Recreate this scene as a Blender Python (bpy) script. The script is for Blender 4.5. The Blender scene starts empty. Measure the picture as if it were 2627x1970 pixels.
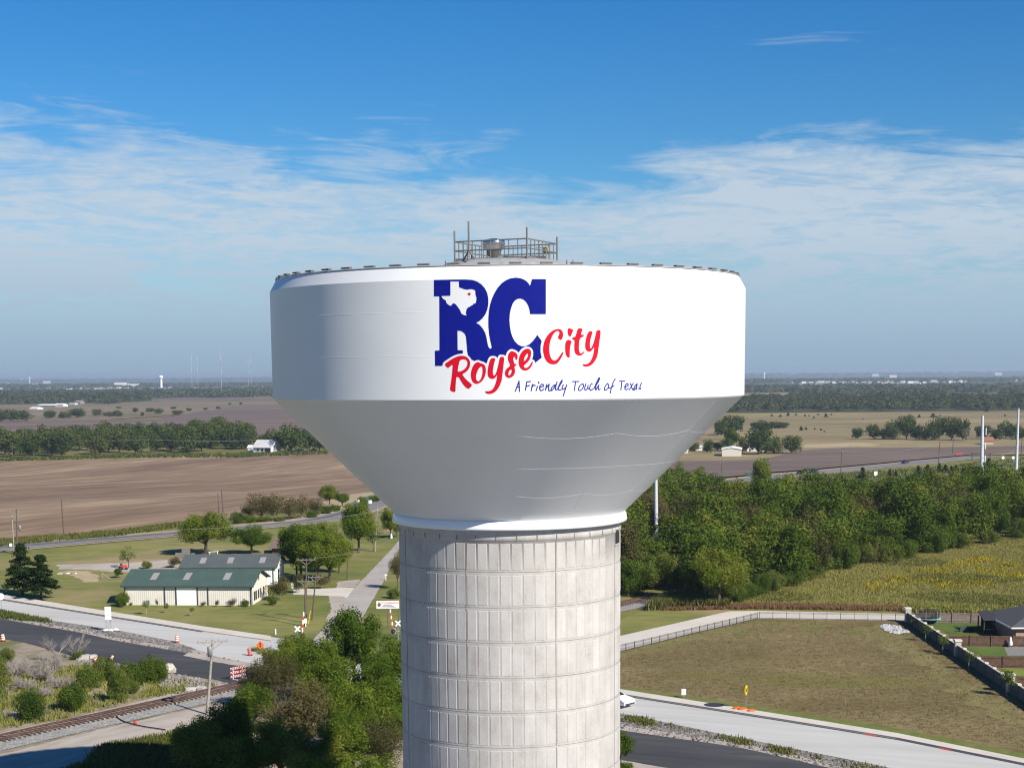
import bpy, bmesh, math, random
import numpy as np
from mathutils import Vector, Matrix
random.seed(7)
RNG = np.random.default_rng(7)
PI = math.pi
C = bpy.context.scene.collection
SC = bpy.context.scene

# ------------------------------------------------------------------ camera
EYE = 32.0                       # metres above the ground by the tower
FPX, PITCH, CX, CY, ROLL = 4133.45, 0.1448201, 1313.5, 1562.98, 0.0078755
cam = bpy.data.cameras.new('camera'); camo = bpy.data.objects.new('camera', cam); C.objects.link(camo)
SC.camera = camo
cam.sensor_fit = 'HORIZONTAL'; cam.sensor_width = 36.0
cam.lens = FPX / 2627.0 * 36.0
cam.shift_x = 0.0
cam.shift_y = (CY - 985.0) / 2627.0
cam.clip_start = 1.0; cam.clip_end = 90000.0
camo.matrix_world = (Matrix.Translation((0, 0, EYE)) @ Matrix.Rotation(PI/2 - PITCH, 4, 'X') @ Matrix.Rotation(-ROLL, 4, 'Z'))

# ------------------------------------------------------------------ sun, sky, exposure
SUN_AZ, SUN_EL = math.radians(44.5), math.radians(36.5)      # azimuth measured from the camera side towards the right
SUNV = Vector((math.sin(SUN_AZ)*math.cos(SUN_EL), -math.cos(SUN_AZ)*math.cos(SUN_EL), math.sin(SUN_EL)))
sl = bpy.data.lights.new('sun', 'SUN'); sl.energy = 5.0; sl.angle = math.radians(0.5); sl.color = (1.0, 0.95, 0.86)
so = bpy.data.objects.new('sun', sl); C.objects.link(so); so.location = (60, -40, 120)
so.rotation_euler = SUNV.to_track_quat('Z', 'Y').to_euler()
SC.view_settings.view_transform = 'Standard'; SC.view_settings.look = 'None'
SC.view_settings.gamma = 1.0; SC.view_settings.exposure = 0.48
try: SC.view_settings.use_curve_mapping = False
except Exception: pass
SC.cycles.use_denoising = True; SC.cycles.denoiser = 'OPENIMAGEDENOISE'; SC.cycles.denoising_input_passes = 'RGB_ALBEDO_NORMAL'; SC.cycles.denoising_prefilter = 'ACCURATE'; SC.cycles.filter_width = 1.15; SC.cycles.max_bounces = 6; SC.cycles.diffuse_bounces = 3; SC.cycles.glossy_bounces = 2
SC.cycles.transmission_bounces = 3; SC.cycles.transparent_max_bounces = 6; SC.cycles.volume_bounces = 0
SC.cycles.caustics_reflective = False; SC.cycles.caustics_refractive = False

W = bpy.data.worlds.new('World'); SC.world = W; W.use_nodes = True
def world():
    nt = W.node_tree; N = nt.nodes; L = nt.links; N.clear()
    out = N.new('ShaderNodeOutputWorld'); bg = N.new('ShaderNodeBackground'); bg.inputs['Strength'].default_value = 0.09
    sky = N.new('ShaderNodeTexSky'); sky.sky_type = 'NISHITA'; sky.sun_disc = False
    sky.sun_elevation = SUN_EL; sky.sun_rotation = math.atan2(SUNV.x, SUNV.y)
    sky.altitude = 150; sky.air_density = 1.0; sky.dust_density = 0.3; sky.ozone_density = 3.0
    def M(op, a, b=None, c=None, clamp=False):
        m = N.new('ShaderNodeMath'); m.operation = op; m.use_clamp = clamp
        for i, v in enumerate((a, b, c)):
            if v is None: continue
            if isinstance(v, (int, float)): m.inputs[i].default_value = v
            else: L.new(v, m.inputs[i])
        return m.outputs[0]
    tc = N.new('ShaderNodeTexCoord'); sp = N.new('ShaderNodeSeparateXYZ'); L.new(tc.outputs['Generated'], sp.inputs[0])
    az = M('ARCTAN2', sp.outputs[0], sp.outputs[1]); el = M('ARCSINE', sp.outputs[2])
    def noise(sx, sy, scale, detail, rough, off=0.0, dist=0.0, tilt=0.0):
        cb = N.new('ShaderNodeCombineXYZ')
        L.new(M('MULTIPLY', az, sx), cb.inputs[0])
        L.new(M('MULTIPLY', M('ADD', el, M('MULTIPLY', az, tilt)), sy), cb.inputs[1]); cb.inputs[2].default_value = off
        n = N.new('ShaderNodeTexNoise'); n.inputs['Scale'].default_value = scale; n.inputs['Detail'].default_value = detail
        n.inputs['Roughness'].default_value = rough; n.inputs['Distortion'].default_value = dist
        L.new(cb.outputs[0], n.inputs['Vector']); return n.outputs['Fac']
    def ss(x, a, b):
        m = N.new('ShaderNodeMapRange'); m.interpolation_type = 'SMOOTHSTEP'
        L.new(x, m.inputs['Value']); m.inputs['From Min'].default_value = a; m.inputs['From Max'].default_value = b
        return m.outputs[0]
    big = noise(5.0, 14.0, 1.0, 4, 0.55, 3.3, 0.3)
    mid = noise(11.0, 75.0, 1.0, 8, 0.64, 1.7, 0.9, 0.04)
    fine = noise(50.0, 230.0, 1.0, 6, 0.62, 8.1, 0.5)
    # cloud deck: lies below about seven degrees, its upper edge ragged and sloping
    edge = M('ADD', M('MULTIPLY', M('SUBTRACT', big, 0.5), 0.11), M('MULTIPLY', M('SUBTRACT', mid, 0.5), 0.10))
    dip = M('SUBTRACT', az, 0.05); edge = M('ADD', edge, M('MULTIPLY', M('POWER', 2.718, M('MULTIPLY', M('MULTIPLY', dip, dip), -420.0)), 0.017))
    deck = M('SUBTRACT', 1.0, ss(M('ADD', el, edge), 0.106, 0.140))
    thin = M('MULTIPLY', ss(mid, 0.30, 0.66), 0.58)
    puff = M('MULTIPLY', ss(fine, 0.38, 0.74), 0.36)
    dens = M('MULTIPLY', deck, M('ADD', M('ADD', thin, puff), 0.43))
    lowf = M('SUBTRACT', 1.0, ss(M('ADD', el, M('MULTIPLY', M('SUBTRACT', mid, 0.5), 0.02)), 0.022, 0.09))                # the deck merges into the grey-blue haze by the horizon
    dens = M('MAXIMUM', dens, M('MULTIPLY', lowf, 0.97))
    wisp = M('MULTIPLY', M('MULTIPLY', ss(noise(7.0, 60.0, 1.0, 6, 0.6, 5.2, 0.8), 0.60, 0.78), ss(el, 0.10, 0.14)),
             M('MULTIPLY', ss(noise(3.0, 9.0, 1.0, 2, 0.5, 9.0), 0.50, 0.62), 0.5))
    dens = M('MAXIMUM', dens, wisp, None, True)
    dens = M('MINIMUM', dens, 0.97)
    hs = N.new('ShaderNodeHueSaturation'); hs.inputs['Saturation'].default_value = 1.40; hs.inputs['Value'].default_value = 0.74
    L.new(sky.outputs[0], hs.inputs['Color'])
    mx = N.new('ShaderNodeMix'); mx.data_type = 'RGBA'
    tn = N.new('ShaderNodeMix'); tn.data_type = 'RGBA'; tn.blend_type = 'MULTIPLY'; tn.inputs['Factor'].default_value = 1.0
    L.new(hs.outputs[0], tn.inputs['A']); tn.inputs['B'].default_value = (0.60, 0.90, 1.12, 1)
    L.new(dens, mx.inputs['Factor']); L.new(tn.outputs['Result'], mx.inputs['A'])
    cr = N.new('ShaderNodeValToRGB'); e = cr.color_ramp.elements; e.new(0.4)
    L.new(M('MULTIPLY', el, 9.0, None, True), cr.inputs[0])
    e[0].position = 0.0; e[0].color = (2.4, 3.35, 4.4, 1); e[1].position = 0.33; e[1].color = (3.05, 4.15, 5.25, 1); e[2].position = 0.75; e[2].color = (4.2, 5.05, 5.9, 1)
    L.new(cr.outputs[0], mx.inputs['B'])
    L.new(mx.outputs['Result'], bg.inputs['Color']); L.new(bg.outputs[0], out.inputs['Surface'])
world()

# ------------------------------------------------------------------ pixels of the survey photo -> places on the ground
def terrain(y):
    t = min(1.0, max(0.0, (y - 300.0) / 500.0)); return -13.0 * t*t*(3 - 2*t)
def ray(px, py):
    cr, sr = math.cos(ROLL), math.sin(ROLL)
    x = (px-CX)*cr - (py-CY)*sr; y = (px-CX)*sr + (py-CY)*cr
    c, s = math.cos(PITCH), math.sin(PITCH); u = -y/FPX
    return Vector((x/FPX, c + u*s, -s + u*c))
def pix(px, py, h=0.0):
    """the point h metres above the ground seen at this pixel"""
    d = ray(px, py); d = d / d.y
    if d.z > -0.0016: d.z = -0.0016
    y = EYE / -d.z
    for _ in range(60):
        y2 = (EYE - h - terrain(y)) / -d.z
        y = 0.5*y + 0.5*y2
    return Vector((d.x*y, y, terrain(y)))
def at_depth(px, py, Y):
    d = ray(px, py); d = d / d.y
    return Vector((d.x*Y, Y, EYE + d.z*Y))
def mpp(Y): return Y / FPX           # metres per survey pixel at this distance

# ------------------------------------------------------------------ helpers
def rename(o, name): o.name = name
def tag(o, label=None, cat=None, group=None, kind=None):
    if label: o['label'] = label
    if cat: o['category'] = cat
    if group: o['group'] = group
    if kind: o['kind'] = kind
    return o
def thing(name, label, cat, loc=(0, 0, 0), rz=0.0, group=None):
    o = bpy.data.objects.new(name, None); C.objects.link(o); o.empty_display_size = 0.3
    o.location = loc; o.rotation_euler = (0, 0, rz)
    return tag(o, label, cat, group)
class MB:
    def __init__(s): s.v = []; s.f = []; s.sm = []
    def add(s, vs, fs, smooth=False):
        n = len(s.v); s.v += [tuple(p) for p in vs]
        for f in fs: s.f.append(tuple(i+n for i in f)); s.sm.append(smooth)
        return s
    def box(s, c, size, rz=0.0, M=None):
        cx, cy, cz = c; x, y, z = size[0]/2, size[1]/2, size[2]/2
        ca, sa = math.cos(rz), math.sin(rz); vs = []
        for dz in (-z, z):
            for dx, dy in ((-x, -y), (x, -y), (x, y), (-x, y)):
                vs.append((cx+dx*ca-dy*sa, cy+dx*sa+dy*ca, cz+dz))
        if M is not None: vs = [M @ Vector(p) for p in vs]
        return s.add(vs, [(0,3,2,1), (4,5,6,7), (0,1,5,4), (1,2,6,5), (2,3,7,6), (3,0,4,7)])
    def tube(s, p0, p1, r0, r1=None, n=8, caps=True):
        r1 = r0 if r1 is None else r1
        p0 = Vector(p0); p1 = Vector(p1); d = p1-p0
        if d.length < 1e-6: return s
        d.normalize(); a = d.orthogonal().normalized(); b = d.cross(a)
        vs = []
        for p, r in ((p0, r0), (p1, r1)):
            for i in range(n):
                t = 2*PI*i/n; vs.append(p + a*(r*math.cos(t)) + b*(r*math.sin(t)))
        fs = [(i, (i+1) % n, n+(i+1) % n, n+i) for i in range(n)]
        s.add(vs, fs, n > 5)
        if caps: s.add(vs, [tuple(range(n))[::-1], tuple(range(n, 2*n))])
        return s
    def path(s, pts, r, n=6):
        for a, b in zip(pts[:-1], pts[1:]): s.tube(a, b, r, r, n, False)
        return s
    def lathe(s, prof, n=32, c=(0, 0, 0), smooth=True, a0=0.0):
        vs = []
        for r, z in prof:
            for i in range(n):
                t = a0 + 2*PI*i/n; vs.append((c[0]+r*math.sin(t), c[1]-r*math.cos(t), c[2]+z))
        fs = []
        for k in range(len(prof)-1):
            for i in range(n):
                fs.append((k*n+i, k*n+(i+1) % n, (k+1)*n+(i+1) % n, (k+1)*n+i))
        return s.add(vs, fs, smooth)
    def ico(s, c, r, sq=(1, 1, 1), jit=0.25, sub=1):
        bm = bmesh.new(); bmesh.ops.create_icosphere(bm, subdivisions=sub, radius=1.0)
        vs = [(c[0]+v.co.x*r*sq[0]*(1+random.uniform(-jit, jit)), c[1]+v.co.y*r*sq[1]*(1+random.uniform(-jit, jit)),
               c[2]+v.co.z*r*sq[2]*(1+random.uniform(-jit, jit))) for v in bm.verts]
        fs = [tuple(v.index for v in f.verts) for f in bm.faces]; bm.free()
        return s.add(vs, fs)
    def build(s, name, m, parent=None, loc=None):
        me = bpy.data.meshes.new(name); me.from_pydata(s.v, [], s.f); me.update()
        if any(s.sm): me.polygons.foreach_set('use_smooth', s.sm)
        if m: me.materials.append(m)
        o = bpy.data.objects.new(name, me); C.objects.link(o)
        if parent: o.parent = parent
        if loc is not None: o.location = loc
        return o
def np_mesh(name, V, F, m, tone=None, parent=None, smooth=False):
    """big quad meshes straight from arrays"""
    me = bpy.data.meshes.new(name); nv = len(V); nf = len(F); k = F.shape[1]
    me.vertices.add(nv); me.vertices.foreach_set('co', np.asarray(V, np.float32).ravel())
    me.loops.add(nf*k); me.loops.foreach_set('vertex_index', np.asarray(F, np.int32).ravel())
    me.polygons.add(nf); me.polygons.foreach_set('loop_start', np.arange(0, nf*k, k, dtype=np.int32))
    try: me.polygons.foreach_set('loop_total', np.full(nf, k, np.int32))
    except Exception: pass
    me.update(calc_edges=True)
    if tone is not None:
        a = me.attributes.new('tone', 'FLOAT', 'FACE'); a.data.foreach_set('value', np.asarray(tone, np.float32))
    if smooth: me.polygons.foreach_set('use_smooth', np.ones(nf, bool))
    me.materials.append(m)
    if parent is False: return me
    o = bpy.data.objects.new(name, me); C.objects.link(o)
    if parent: o.parent = parent
    return o
def dup(root, loc, rz, scale=None, label=None, name=None):
    r = root.copy(); C.objects.link(r); r.location = loc; r.rotation_euler = (0, 0, rz)
    if scale is not None: r.scale = scale if hasattr(scale, '__len__') else (scale,)*3
    if label: r['label'] = label
    for ch in list(root.children):
        c = ch.copy(); C.objects.link(c); c.parent = r
        for g in ch.children:
            d = g.copy(); C.objects.link(d); d.parent = c
    return r

# ------------------------------------------------------------------ materials
def newmat(name):
    m = bpy.data.materials.new(name); m.use_nodes = True; nt = m.node_tree
    return m, nt, nt.nodes, nt.links, nt.nodes['Principled BSDF']
def plain(name, col, rough=0.6, metal=0.0, var=0.12, scale=3.0, bump=0.0):
    m, nt, N, L, b = newmat(name)
    b.inputs['Roughness'].default_value = rough; b.inputs['Metallic'].default_value = metal
    g = N.new('ShaderNodeNewGeometry'); n = N.new('ShaderNodeTexNoise'); n.inputs['Scale'].default_value = scale
    n.inputs['Detail'].default_value = 5; L.new(g.outputs['Position'], n.inputs['Vector'])
    r = N.new('ShaderNodeValToRGB'); L.new(n.outputs['Fac'], r.inputs[0])
    r.color_ramp.elements[0].position = 0.3; r.color_ramp.elements[1].position = 0.7
    r.color_ramp.elements[0].color = tuple(c*(1-var) for c in col)+(1,)
    r.color_ramp.elements[1].color = tuple(min(1, c*(1+var)) for c in col)+(1,)
    L.new(r.outputs[0], b.inputs['Base Color'])
    if bump:
        bp = N.new('ShaderNodeBump'); bp.inputs['Strength'].default_value = bump; bp.inputs['Distance'].default_value = 0.05
        L.new(n.outputs['Fac'], bp.inputs['Height']); L.new(bp.outputs[0], b.inputs['Normal'])
    return m
def ground_mat(name, ramp, s1, s2, w=0.5, stretch=(1, 1, 1), rz=0.0, rough=0.95, bump=0.0, bdist=0.1, detail=6, s3=None, ramp3=None, lim3=(0.5, 0.7), stretch3=(1,1,1)):
    """two noise octaves through a colour ramp, optional patches of a third"""
    m, nt, N, L, b = newmat(name); b.inputs['Roughness'].default_value = rough
    b.inputs['Specular IOR Level'].default_value = 0.15
    g = N.new('ShaderNodeNewGeometry')
    def nz(s, st, off):
        mp = N.new('ShaderNodeMapping'); mp.vector_type = 'TEXTURE'
        mp.inputs['Rotation'].default_value = (0, 0, rz); mp.inputs['Scale'].default_value = st; mp.inputs['Location'].default_value = (off, off*.7, 0)
        L.new(g.outputs['Position'], mp.inputs[0])
        n = N.new('ShaderNodeTexNoise'); n.inputs['Scale'].default_value = s; n.inputs['Detail'].default_value = detail
        n.inputs['Roughness'].default_value = 0.6; L.new(mp.outputs[0], n.inputs['Vector']); return n.outputs['Fac']
    a = nz(s1, stretch, 3.1); c = nz(s2, stretch, 17.0)
    mx = N.new('ShaderNodeMix'); mx.data_type = 'FLOAT'; mx.inputs['Factor'].default_value = w
    L.new(a, mx.inputs['A']); L.new(c, mx.inputs['B'])
    r = N.new('ShaderNodeValToRGB'); L.new(mx.outputs['Result'], r.inputs[0]); e = r.color_ramp.elements
    while len(e) < len(ramp): e.new(0.5)
    for el, (p, col) in zip(e, ramp): el.position = p; el.color = tuple(col)+(1,)
    out = r.outputs[0]
    if s3:
        d = nz(s3, stretch3, 41.0)
        mr = N.new('ShaderNodeMapRange'); mr.interpolation_type = 'SMOOTHSTEP'; L.new(d, mr.inputs['Value'])
        mr.inputs['From Min'].default_value = lim3[0]; mr.inputs['From Max'].default_value = lim3[1]
        m2 = N.new('ShaderNodeMix'); m2.data_type = 'RGBA'; L.new(mr.outputs[0], m2.inputs['Factor'])
        L.new(out, m2.inputs['A']); m2.inputs['B'].default_value = tuple(ramp3)+(1,); out = m2.outputs['Result']
    L.new(out, b.inputs['Base Color'])
    if bump:
        bp = N.new('ShaderNodeBump'); bp.inputs['Strength'].default_value = bump; bp.inputs['Distance'].default_value = bdist
        L.new(c, bp.inputs['Height']); L.new(bp.outputs[0], b.inputs['Normal'])
    return m
def leaf_mat(name, cols, transl=0.25, tonew=0.62):
    m, nt, N, L, b = newmat(name); N.remove(b); out = N['Material Output']
    at = N.new('ShaderNodeAttribute'); at.attribute_name = 'tone'
    oi = N.new('ShaderNodeObjectInfo')
    mx = N.new('ShaderNodeMix'); mx.data_type = 'FLOAT'; mx.inputs['Factor'].default_value = 1-tonew
    L.new(at.outputs['Fac'], mx.inputs['A']); L.new(oi.outputs['Random'], mx.inputs['B'])
    r = N.new('ShaderNodeValToRGB'); L.new(mx.outputs['Result'], r.inputs[0]); e = r.color_ramp.elements
    while len(e) < len(cols): e.new(0.5)
    for i, (el, c) in enumerate(zip(e, cols)): el.position = 0.12 + 0.76*i/(len(cols)-1); el.color = tuple(c)+(1,)
    d = N.new('ShaderNodeBsdfDiffuse'); t = N.new('ShaderNodeBsdfTranslucent'); s = N.new('ShaderNodeMixShader')
    L.new(r.outputs[0], d.inputs[0]); L.new(r.outputs[0], t.inputs[0]); s.inputs[0].default_value = transl
    L.new(d.outputs[0], s.inputs[1]); L.new(t.outputs[0], s.inputs[2]); L.new(s.outputs[0], out.inputs[0])
    return m

M_white = plain('tank_white_paint', (0.72, 0.72, 0.715), 0.42, var=0.03, scale=0.3)
M_collar = plain('collar_white_paint', (0.82, 0.83, 0.84), 0.3, var=0.01)
M_blue = plain('emblem_blue_paint', (0.003, 0.008, 0.20), 0.6, var=0.05)
M_red = plain('emblem_red_paint', (0.56, 0.004, 0.020), 0.6, var=0.06)
M_navy = plain('slogan_blue_paint', (0.02, 0.03, 0.25), 0.5, var=0.1)
M_steel = plain('galvanised_steel', (0.30, 0.30, 0.29), 0.55, 0.35, 0.15)
M_rail = plain('railing_grey', (0.17, 0.165, 0.155), 0.6, 0.2, 0.1)
M_shiny = plain('bright_steel', (0.55, 0.55, 0.55), 0.22, 0.95, 0.08)
M_dark = plain('dark_metal', (0.035, 0.035, 0.038), 0.6)
M_black = plain('black_rubber', (0.012, 0.012, 0.013), 0.7)
M_roofplate = plain('roof_plate_grey', (0.30, 0.30, 0.295), 0.7, var=0.15)
M_clip = plain('clip_brown_grey', (0.10, 0.09, 0.08), 0.7)
M_lip = plain('roof_edge_seal', (0.34, 0.32, 0.30), 0.8)
M_wood = plain('weathered_pole_wood', (0.11, 0.078, 0.058), 0.9, var=0.3, scale=6)
M_palewood = plain('pale_pole_wood', (0.30, 0.27, 0.24), 0.85, var=0.25, scale=5)
M_bark = plain('tree_bark', (0.085, 0.068, 0.052), 0.95, var=0.35, scale=8)
M_deadbark = plain('dead_grey_wood', (0.27, 0.235, 0.21), 0.95, var=0.3, scale=8)
M_glass = plain('window_glass_dark', (0.03, 0.035, 0.04), 0.08, var=0.1)
M_offwhite = plain('white_paint', (0.80, 0.80, 0.78), 0.5, var=0.03)
M_orange = plain('safety_orange', (0.80, 0.11, 0.015), 0.5, var=0.1)
M_redp = plain('red_reflective', (0.62, 0.03, 0.03), 0.45, var=0.1)
M_yellow = plain('sign_yellow', (0.85, 0.56, 0.01), 0.4, var=0.05)
M_pylon = plain('pylon_galvanised', (0.55, 0.57, 0.60), 0.5, 0.15, 0.06)

for _m in (M_blue, M_red, M_navy): _m.node_tree.nodes['Principled BSDF'].inputs['Specular IOR Level'].default_value = 0.12
def concrete_mat():
    m, nt, N, L, b = newmat('cast_concrete'); b.inputs['Roughness'].default_value = 0.85
    g = N.new('ShaderNodeNewGeometry')
    def nz(sc, st):
        mp = N.new('ShaderNodeMapping'); mp.inputs['Scale'].default_value = st; L.new(g.outputs['Position'], mp.inputs[0])
        n = N.new('ShaderNodeTexNoise'); n.inputs['Scale'].default_value = sc; n.inputs['Detail'].default_value = 8
        n.inputs['Roughness'].default_value = 0.65; L.new(mp.outputs[0], n.inputs['Vector']); return n.outputs['Fac']
    a = nz(1.0, (0.8, 0.8, 0.55)); s = nz(1.0, (5, 5, 0.25)); f = nz(1.0, (9, 9, 9))
    m1 = N.new('ShaderNodeMix'); m1.data_type = 'FLOAT'; m1.inputs['Factor'].default_value = 0.26
    L.new(a, m1.inputs['A']); L.new(s, m1.inputs['B'])
    m2 = N.new('ShaderNodeMix'); m2.data_type = 'FLOAT'; m2.inputs['Factor'].default_value = 0.22
    L.new(m1.outputs['Result'], m2.inputs['A']); L.new(f, m2.inputs['B'])
    r = N.new('ShaderNodeValToRGB'); L.new(m2.outputs['Result'], r.inputs[0]); e = r.color_ramp.elements
    e.new(0.5); e.new(0.5)
    for el, (p, c) in zip(e, ((0.30, (0.27, 0.242, 0.215)), (0.44, (0.405, 0.375, 0.345)), (0.56, (0.465, 0.437, 0.408)), (0.75, (0.53, 0.505, 0.475)))):
        el.position = p; el.color = c+(1,)
    ta = N.new('ShaderNodeAttribute'); ta.attribute_name = 'tone'
    mr = N.new('ShaderNodeMath'); mr.operation = 'MULTIPLY_ADD'; L.new(ta.outputs['Fac'], mr.inputs[0]); mr.inputs[1].default_value = 0.13; mr.inputs[2].default_value = 1.0
    ml = N.new('ShaderNodeMix'); ml.data_type = 'RGBA'; ml.blend_type = 'MULTIPLY'; ml.inputs['Factor'].default_value = 1.0
    L.new(r.outputs[0], ml.inputs['A']); L.new(mr.outputs[0], ml.inputs['B'])
    L.new(ml.outputs['Result'], b.inputs['Base Color'])
    bp = N.new('ShaderNodeBump'); bp.inputs['Strength'].default_value = 0.25; bp.inputs['Distance'].default_value = 0.03
    L.new(f, bp.inputs['Height']); L.new(bp.outputs[0], b.inputs['Normal'])
    return m
M_conc = concrete_mat()
M_concdark = plain('concrete_joint', (0.20, 0.185, 0.17), 0.9, var=0.2)

# ================================================================== GROUND AND ROADS
G_grass = ground_mat('grass_field', [(0.30, (0.094, 0.090, 0.028)), (0.45, (0.138, 0.134, 0.036)), (0.58, (0.198, 0.176, 0.055)), (0.75, (0.297, 0.231, 0.100))],
                     0.035, 0.45, 0.45, bump=0.35, s3=0.02, ramp3=(0.220, 0.171, 0.085), lim3=(0.55, 0.72))
G_lawn = ground_mat('mown_lawn', [(0.30, (0.067, 0.091, 0.020)), (0.46, (0.140, 0.152, 0.037)), (0.58, (0.213, 0.201, 0.061)), (0.75, (0.293, 0.232, 0.094))],
                    0.045, 0.5, 0.4, stretch=(2.2, 1, 1), bump=0.3, s3=0.025, ramp3=(0.317, 0.232, 0.127), lim3=(0.48, 0.68))
G_basin = ground_mat('dry_basin_grass', [(0.32, (0.084, 0.067, 0.023)), (0.45, (0.138, 0.104, 0.042)), (0.55, (0.196, 0.149, 0.069)), (0.72, (0.316, 0.241, 0.121))],
                     0.08, 1.5, 0.55, stretch=(1.3, 1, 1), rz=-0.12, bump=0.6, s3=0.05, ramp3=(0.148, 0.134, 0.037), lim3=(0.56, 0.70), stretch3=(2.5, 1, 1))
G_green = ground_mat('green_verge', [(0.3, (0.075, 0.10, 0.022)), (0.5, (0.13, 0.15, 0.036)), (0.7, (0.21, 0.19, 0.07))], 0.2, 1.1, 0.5, bump=0.3)
G_yard = ground_mat('watered_lawn', [(0.3, (0.050, 0.087, 0.020)), (0.55, (0.094, 0.138, 0.029)), (0.75, (0.165, 0.175, 0.055))], 0.15, 0.9, 0.4, bump=0.2)
G_meadow = ground_mat('tall_meadow_floor', [(0.3, (0.104, 0.104, 0.027)), (0.5, (0.176, 0.171, 0.045)), (0.7, (0.248, 0.208, 0.077))], 0.08, 0.7, 0.5, bump=0.5)
G_conc = ground_mat('road_concrete', [(0.3, (0.40, 0.375, 0.34)), (0.5, (0.475, 0.455, 0.42)), (0.7, (0.55, 0.53, 0.49))], 0.25, 0.9, 0.4, stretch=(9, 1, 1), rz=-0.35, rough=0.85)
G_walk = ground_mat('pale_path_concrete', [(0.3, (0.50, 0.44, 0.37)), (0.5, (0.57, 0.51, 0.43)), (0.7, (0.62, 0.56, 0.48))], 0.2, 1.5, 0.4, rough=0.85)
G_asph = ground_mat('new_asphalt', [(0.3, (0.039, 0.038, 0.040)), (0.5, (0.062, 0.060, 0.061)), (0.62, (0.086, 0.081, 0.078)), (0.78, (0.156, 0.140, 0.122))], 0.12, 0.9, 0.45, stretch=(7, 1, 1), rz=-0.33, rough=0.8)
G_old = ground_mat('worn_asphalt', [(0.3, (0.15, 0.14, 0.135)), (0.5, (0.20, 0.19, 0.18)), (0.7, (0.26, 0.245, 0.23))], 0.1, 0.8, 0.5, stretch=(9, 1, 1), rz=0.33, rough=0.9)
G_dirt = ground_mat('bare_soil', [(0.3, (0.24, 0.20, 0.165)), (0.45, (0.36, 0.31, 0.26)), (0.6, (0.45, 0.39, 0.33)), (0.78, (0.52, 0.46, 0.40))], 0.1, 0.7, 0.5, stretch=(3, 1, 1), rz=0.95, bump=0.5)
G_rough = ground_mat('rough_scrub_soil', [(0.3, (0.149, 0.124, 0.086)), (0.45, (0.241, 0.198, 0.138)), (0.6, (0.345, 0.282, 0.218)), (0.78, (0.460, 0.395, 0.322))], 0.12, 0.8, 0.5, bump=0.7, s3=0.12, ramp3=(0.138, 0.141, 0.046), lim3=(0.52, 0.66))
G_rubble = ground_mat('broken_concrete_soil', [(0.33, (0.075, 0.066, 0.058)), (0.46, (0.20, 0.18, 0.16)), (0.58, (0.33, 0.30, 0.27)), (0.75, (0.45, 0.42, 0.38))], 0.35, 2.2, 0.55, bump=1.0, bdist=0.25)
G_ballast = ground_mat('crushed_ballast', [(0.32, (0.12, 0.115, 0.105)), (0.48, (0.26, 0.25, 0.23)), (0.62, (0.38, 0.365, 0.34)), (0.8, (0.52, 0.50, 0.47))], 1.2, 4.5, 0.6, bump=1.0, bdist=0.12)
_a = pix(16, 1248); _b = pix(452, 1218); PLOW = math.atan2(_b.y-_a.y, _b.x-_a.x)
G_plough = ground_mat('ploughed_soil', [(0.34, (0.136, 0.088, 0.054)), (0.45, (0.194, 0.128, 0.080)), (0.54, (0.261, 0.177, 0.112)), (0.64, (0.381, 0.278, 0.161)), (0.76, (0.544, 0.437, 0.227))],
                      0.022, 0.16, 0.5, stretch=(7.5, 1, 1), rz=PLOW, bump=0.4, bdist=0.3, s3=0.012, ramp3=(0.416, 0.327, 0.140), lim3=(0.60, 0.76), stretch3=(6, 1, 1))
G_plough2 = ground_mat('dark_ploughed_soil', [(0.32, (0.098, 0.068, 0.056)), (0.5, (0.149, 0.107, 0.086)), (0.7, (0.230, 0.171, 0.137))], 0.015, 0.12, 0.5, stretch=(8, 1, 1), rz=0.25)
G_gold = ground_mat('dry_golden_meadow', [(0.3, (0.115, 0.098, 0.042)), (0.45, (0.19, 0.15, 0.07)), (0.58, (0.29, 0.22, 0.115)), (0.75, (0.38, 0.30, 0.17))], 0.008, 0.07, 0.45, stretch=(3.5, 1, 1))
G_scrub = ground_mat('brown_scrub', [(0.3, (0.085, 0.085, 0.036)), (0.45, (0.155, 0.125, 0.07)), (0.58, (0.23, 0.17, 0.11)), (0.75, (0.30, 0.23, 0.15))], 0.006, 0.05, 0.45, stretch=(3, 1, 1))
G_far = ground_mat('far_woodland', [(0.30, (0.038, 0.051, 0.026)), (0.50, (0.061, 0.074, 0.035)), (0.60, (0.101, 0.101, 0.052)), (0.72, (0.257, 0.209, 0.143))], 0.0011, 0.006, 0.42, stretch=(2.5, 1, 1))
G_town = ground_mat('far_rooftops', [(0.35, (0.10, 0.088, 0.085)), (0.5, (0.20, 0.17, 0.165)), (0.62, (0.30, 0.26, 0.25)), (0.75, (0.05, 0.06, 0.035))], 0.01, 0.03, 0.5)
G_sand = ground_mat('sandy_verge', [(0.3, (0.26, 0.19, 0.10)), (0.5, (0.38, 0.29, 0.17)), (0.7, (0.46, 0.38, 0.26))], 0.1, 0.7, 0.5)

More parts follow.
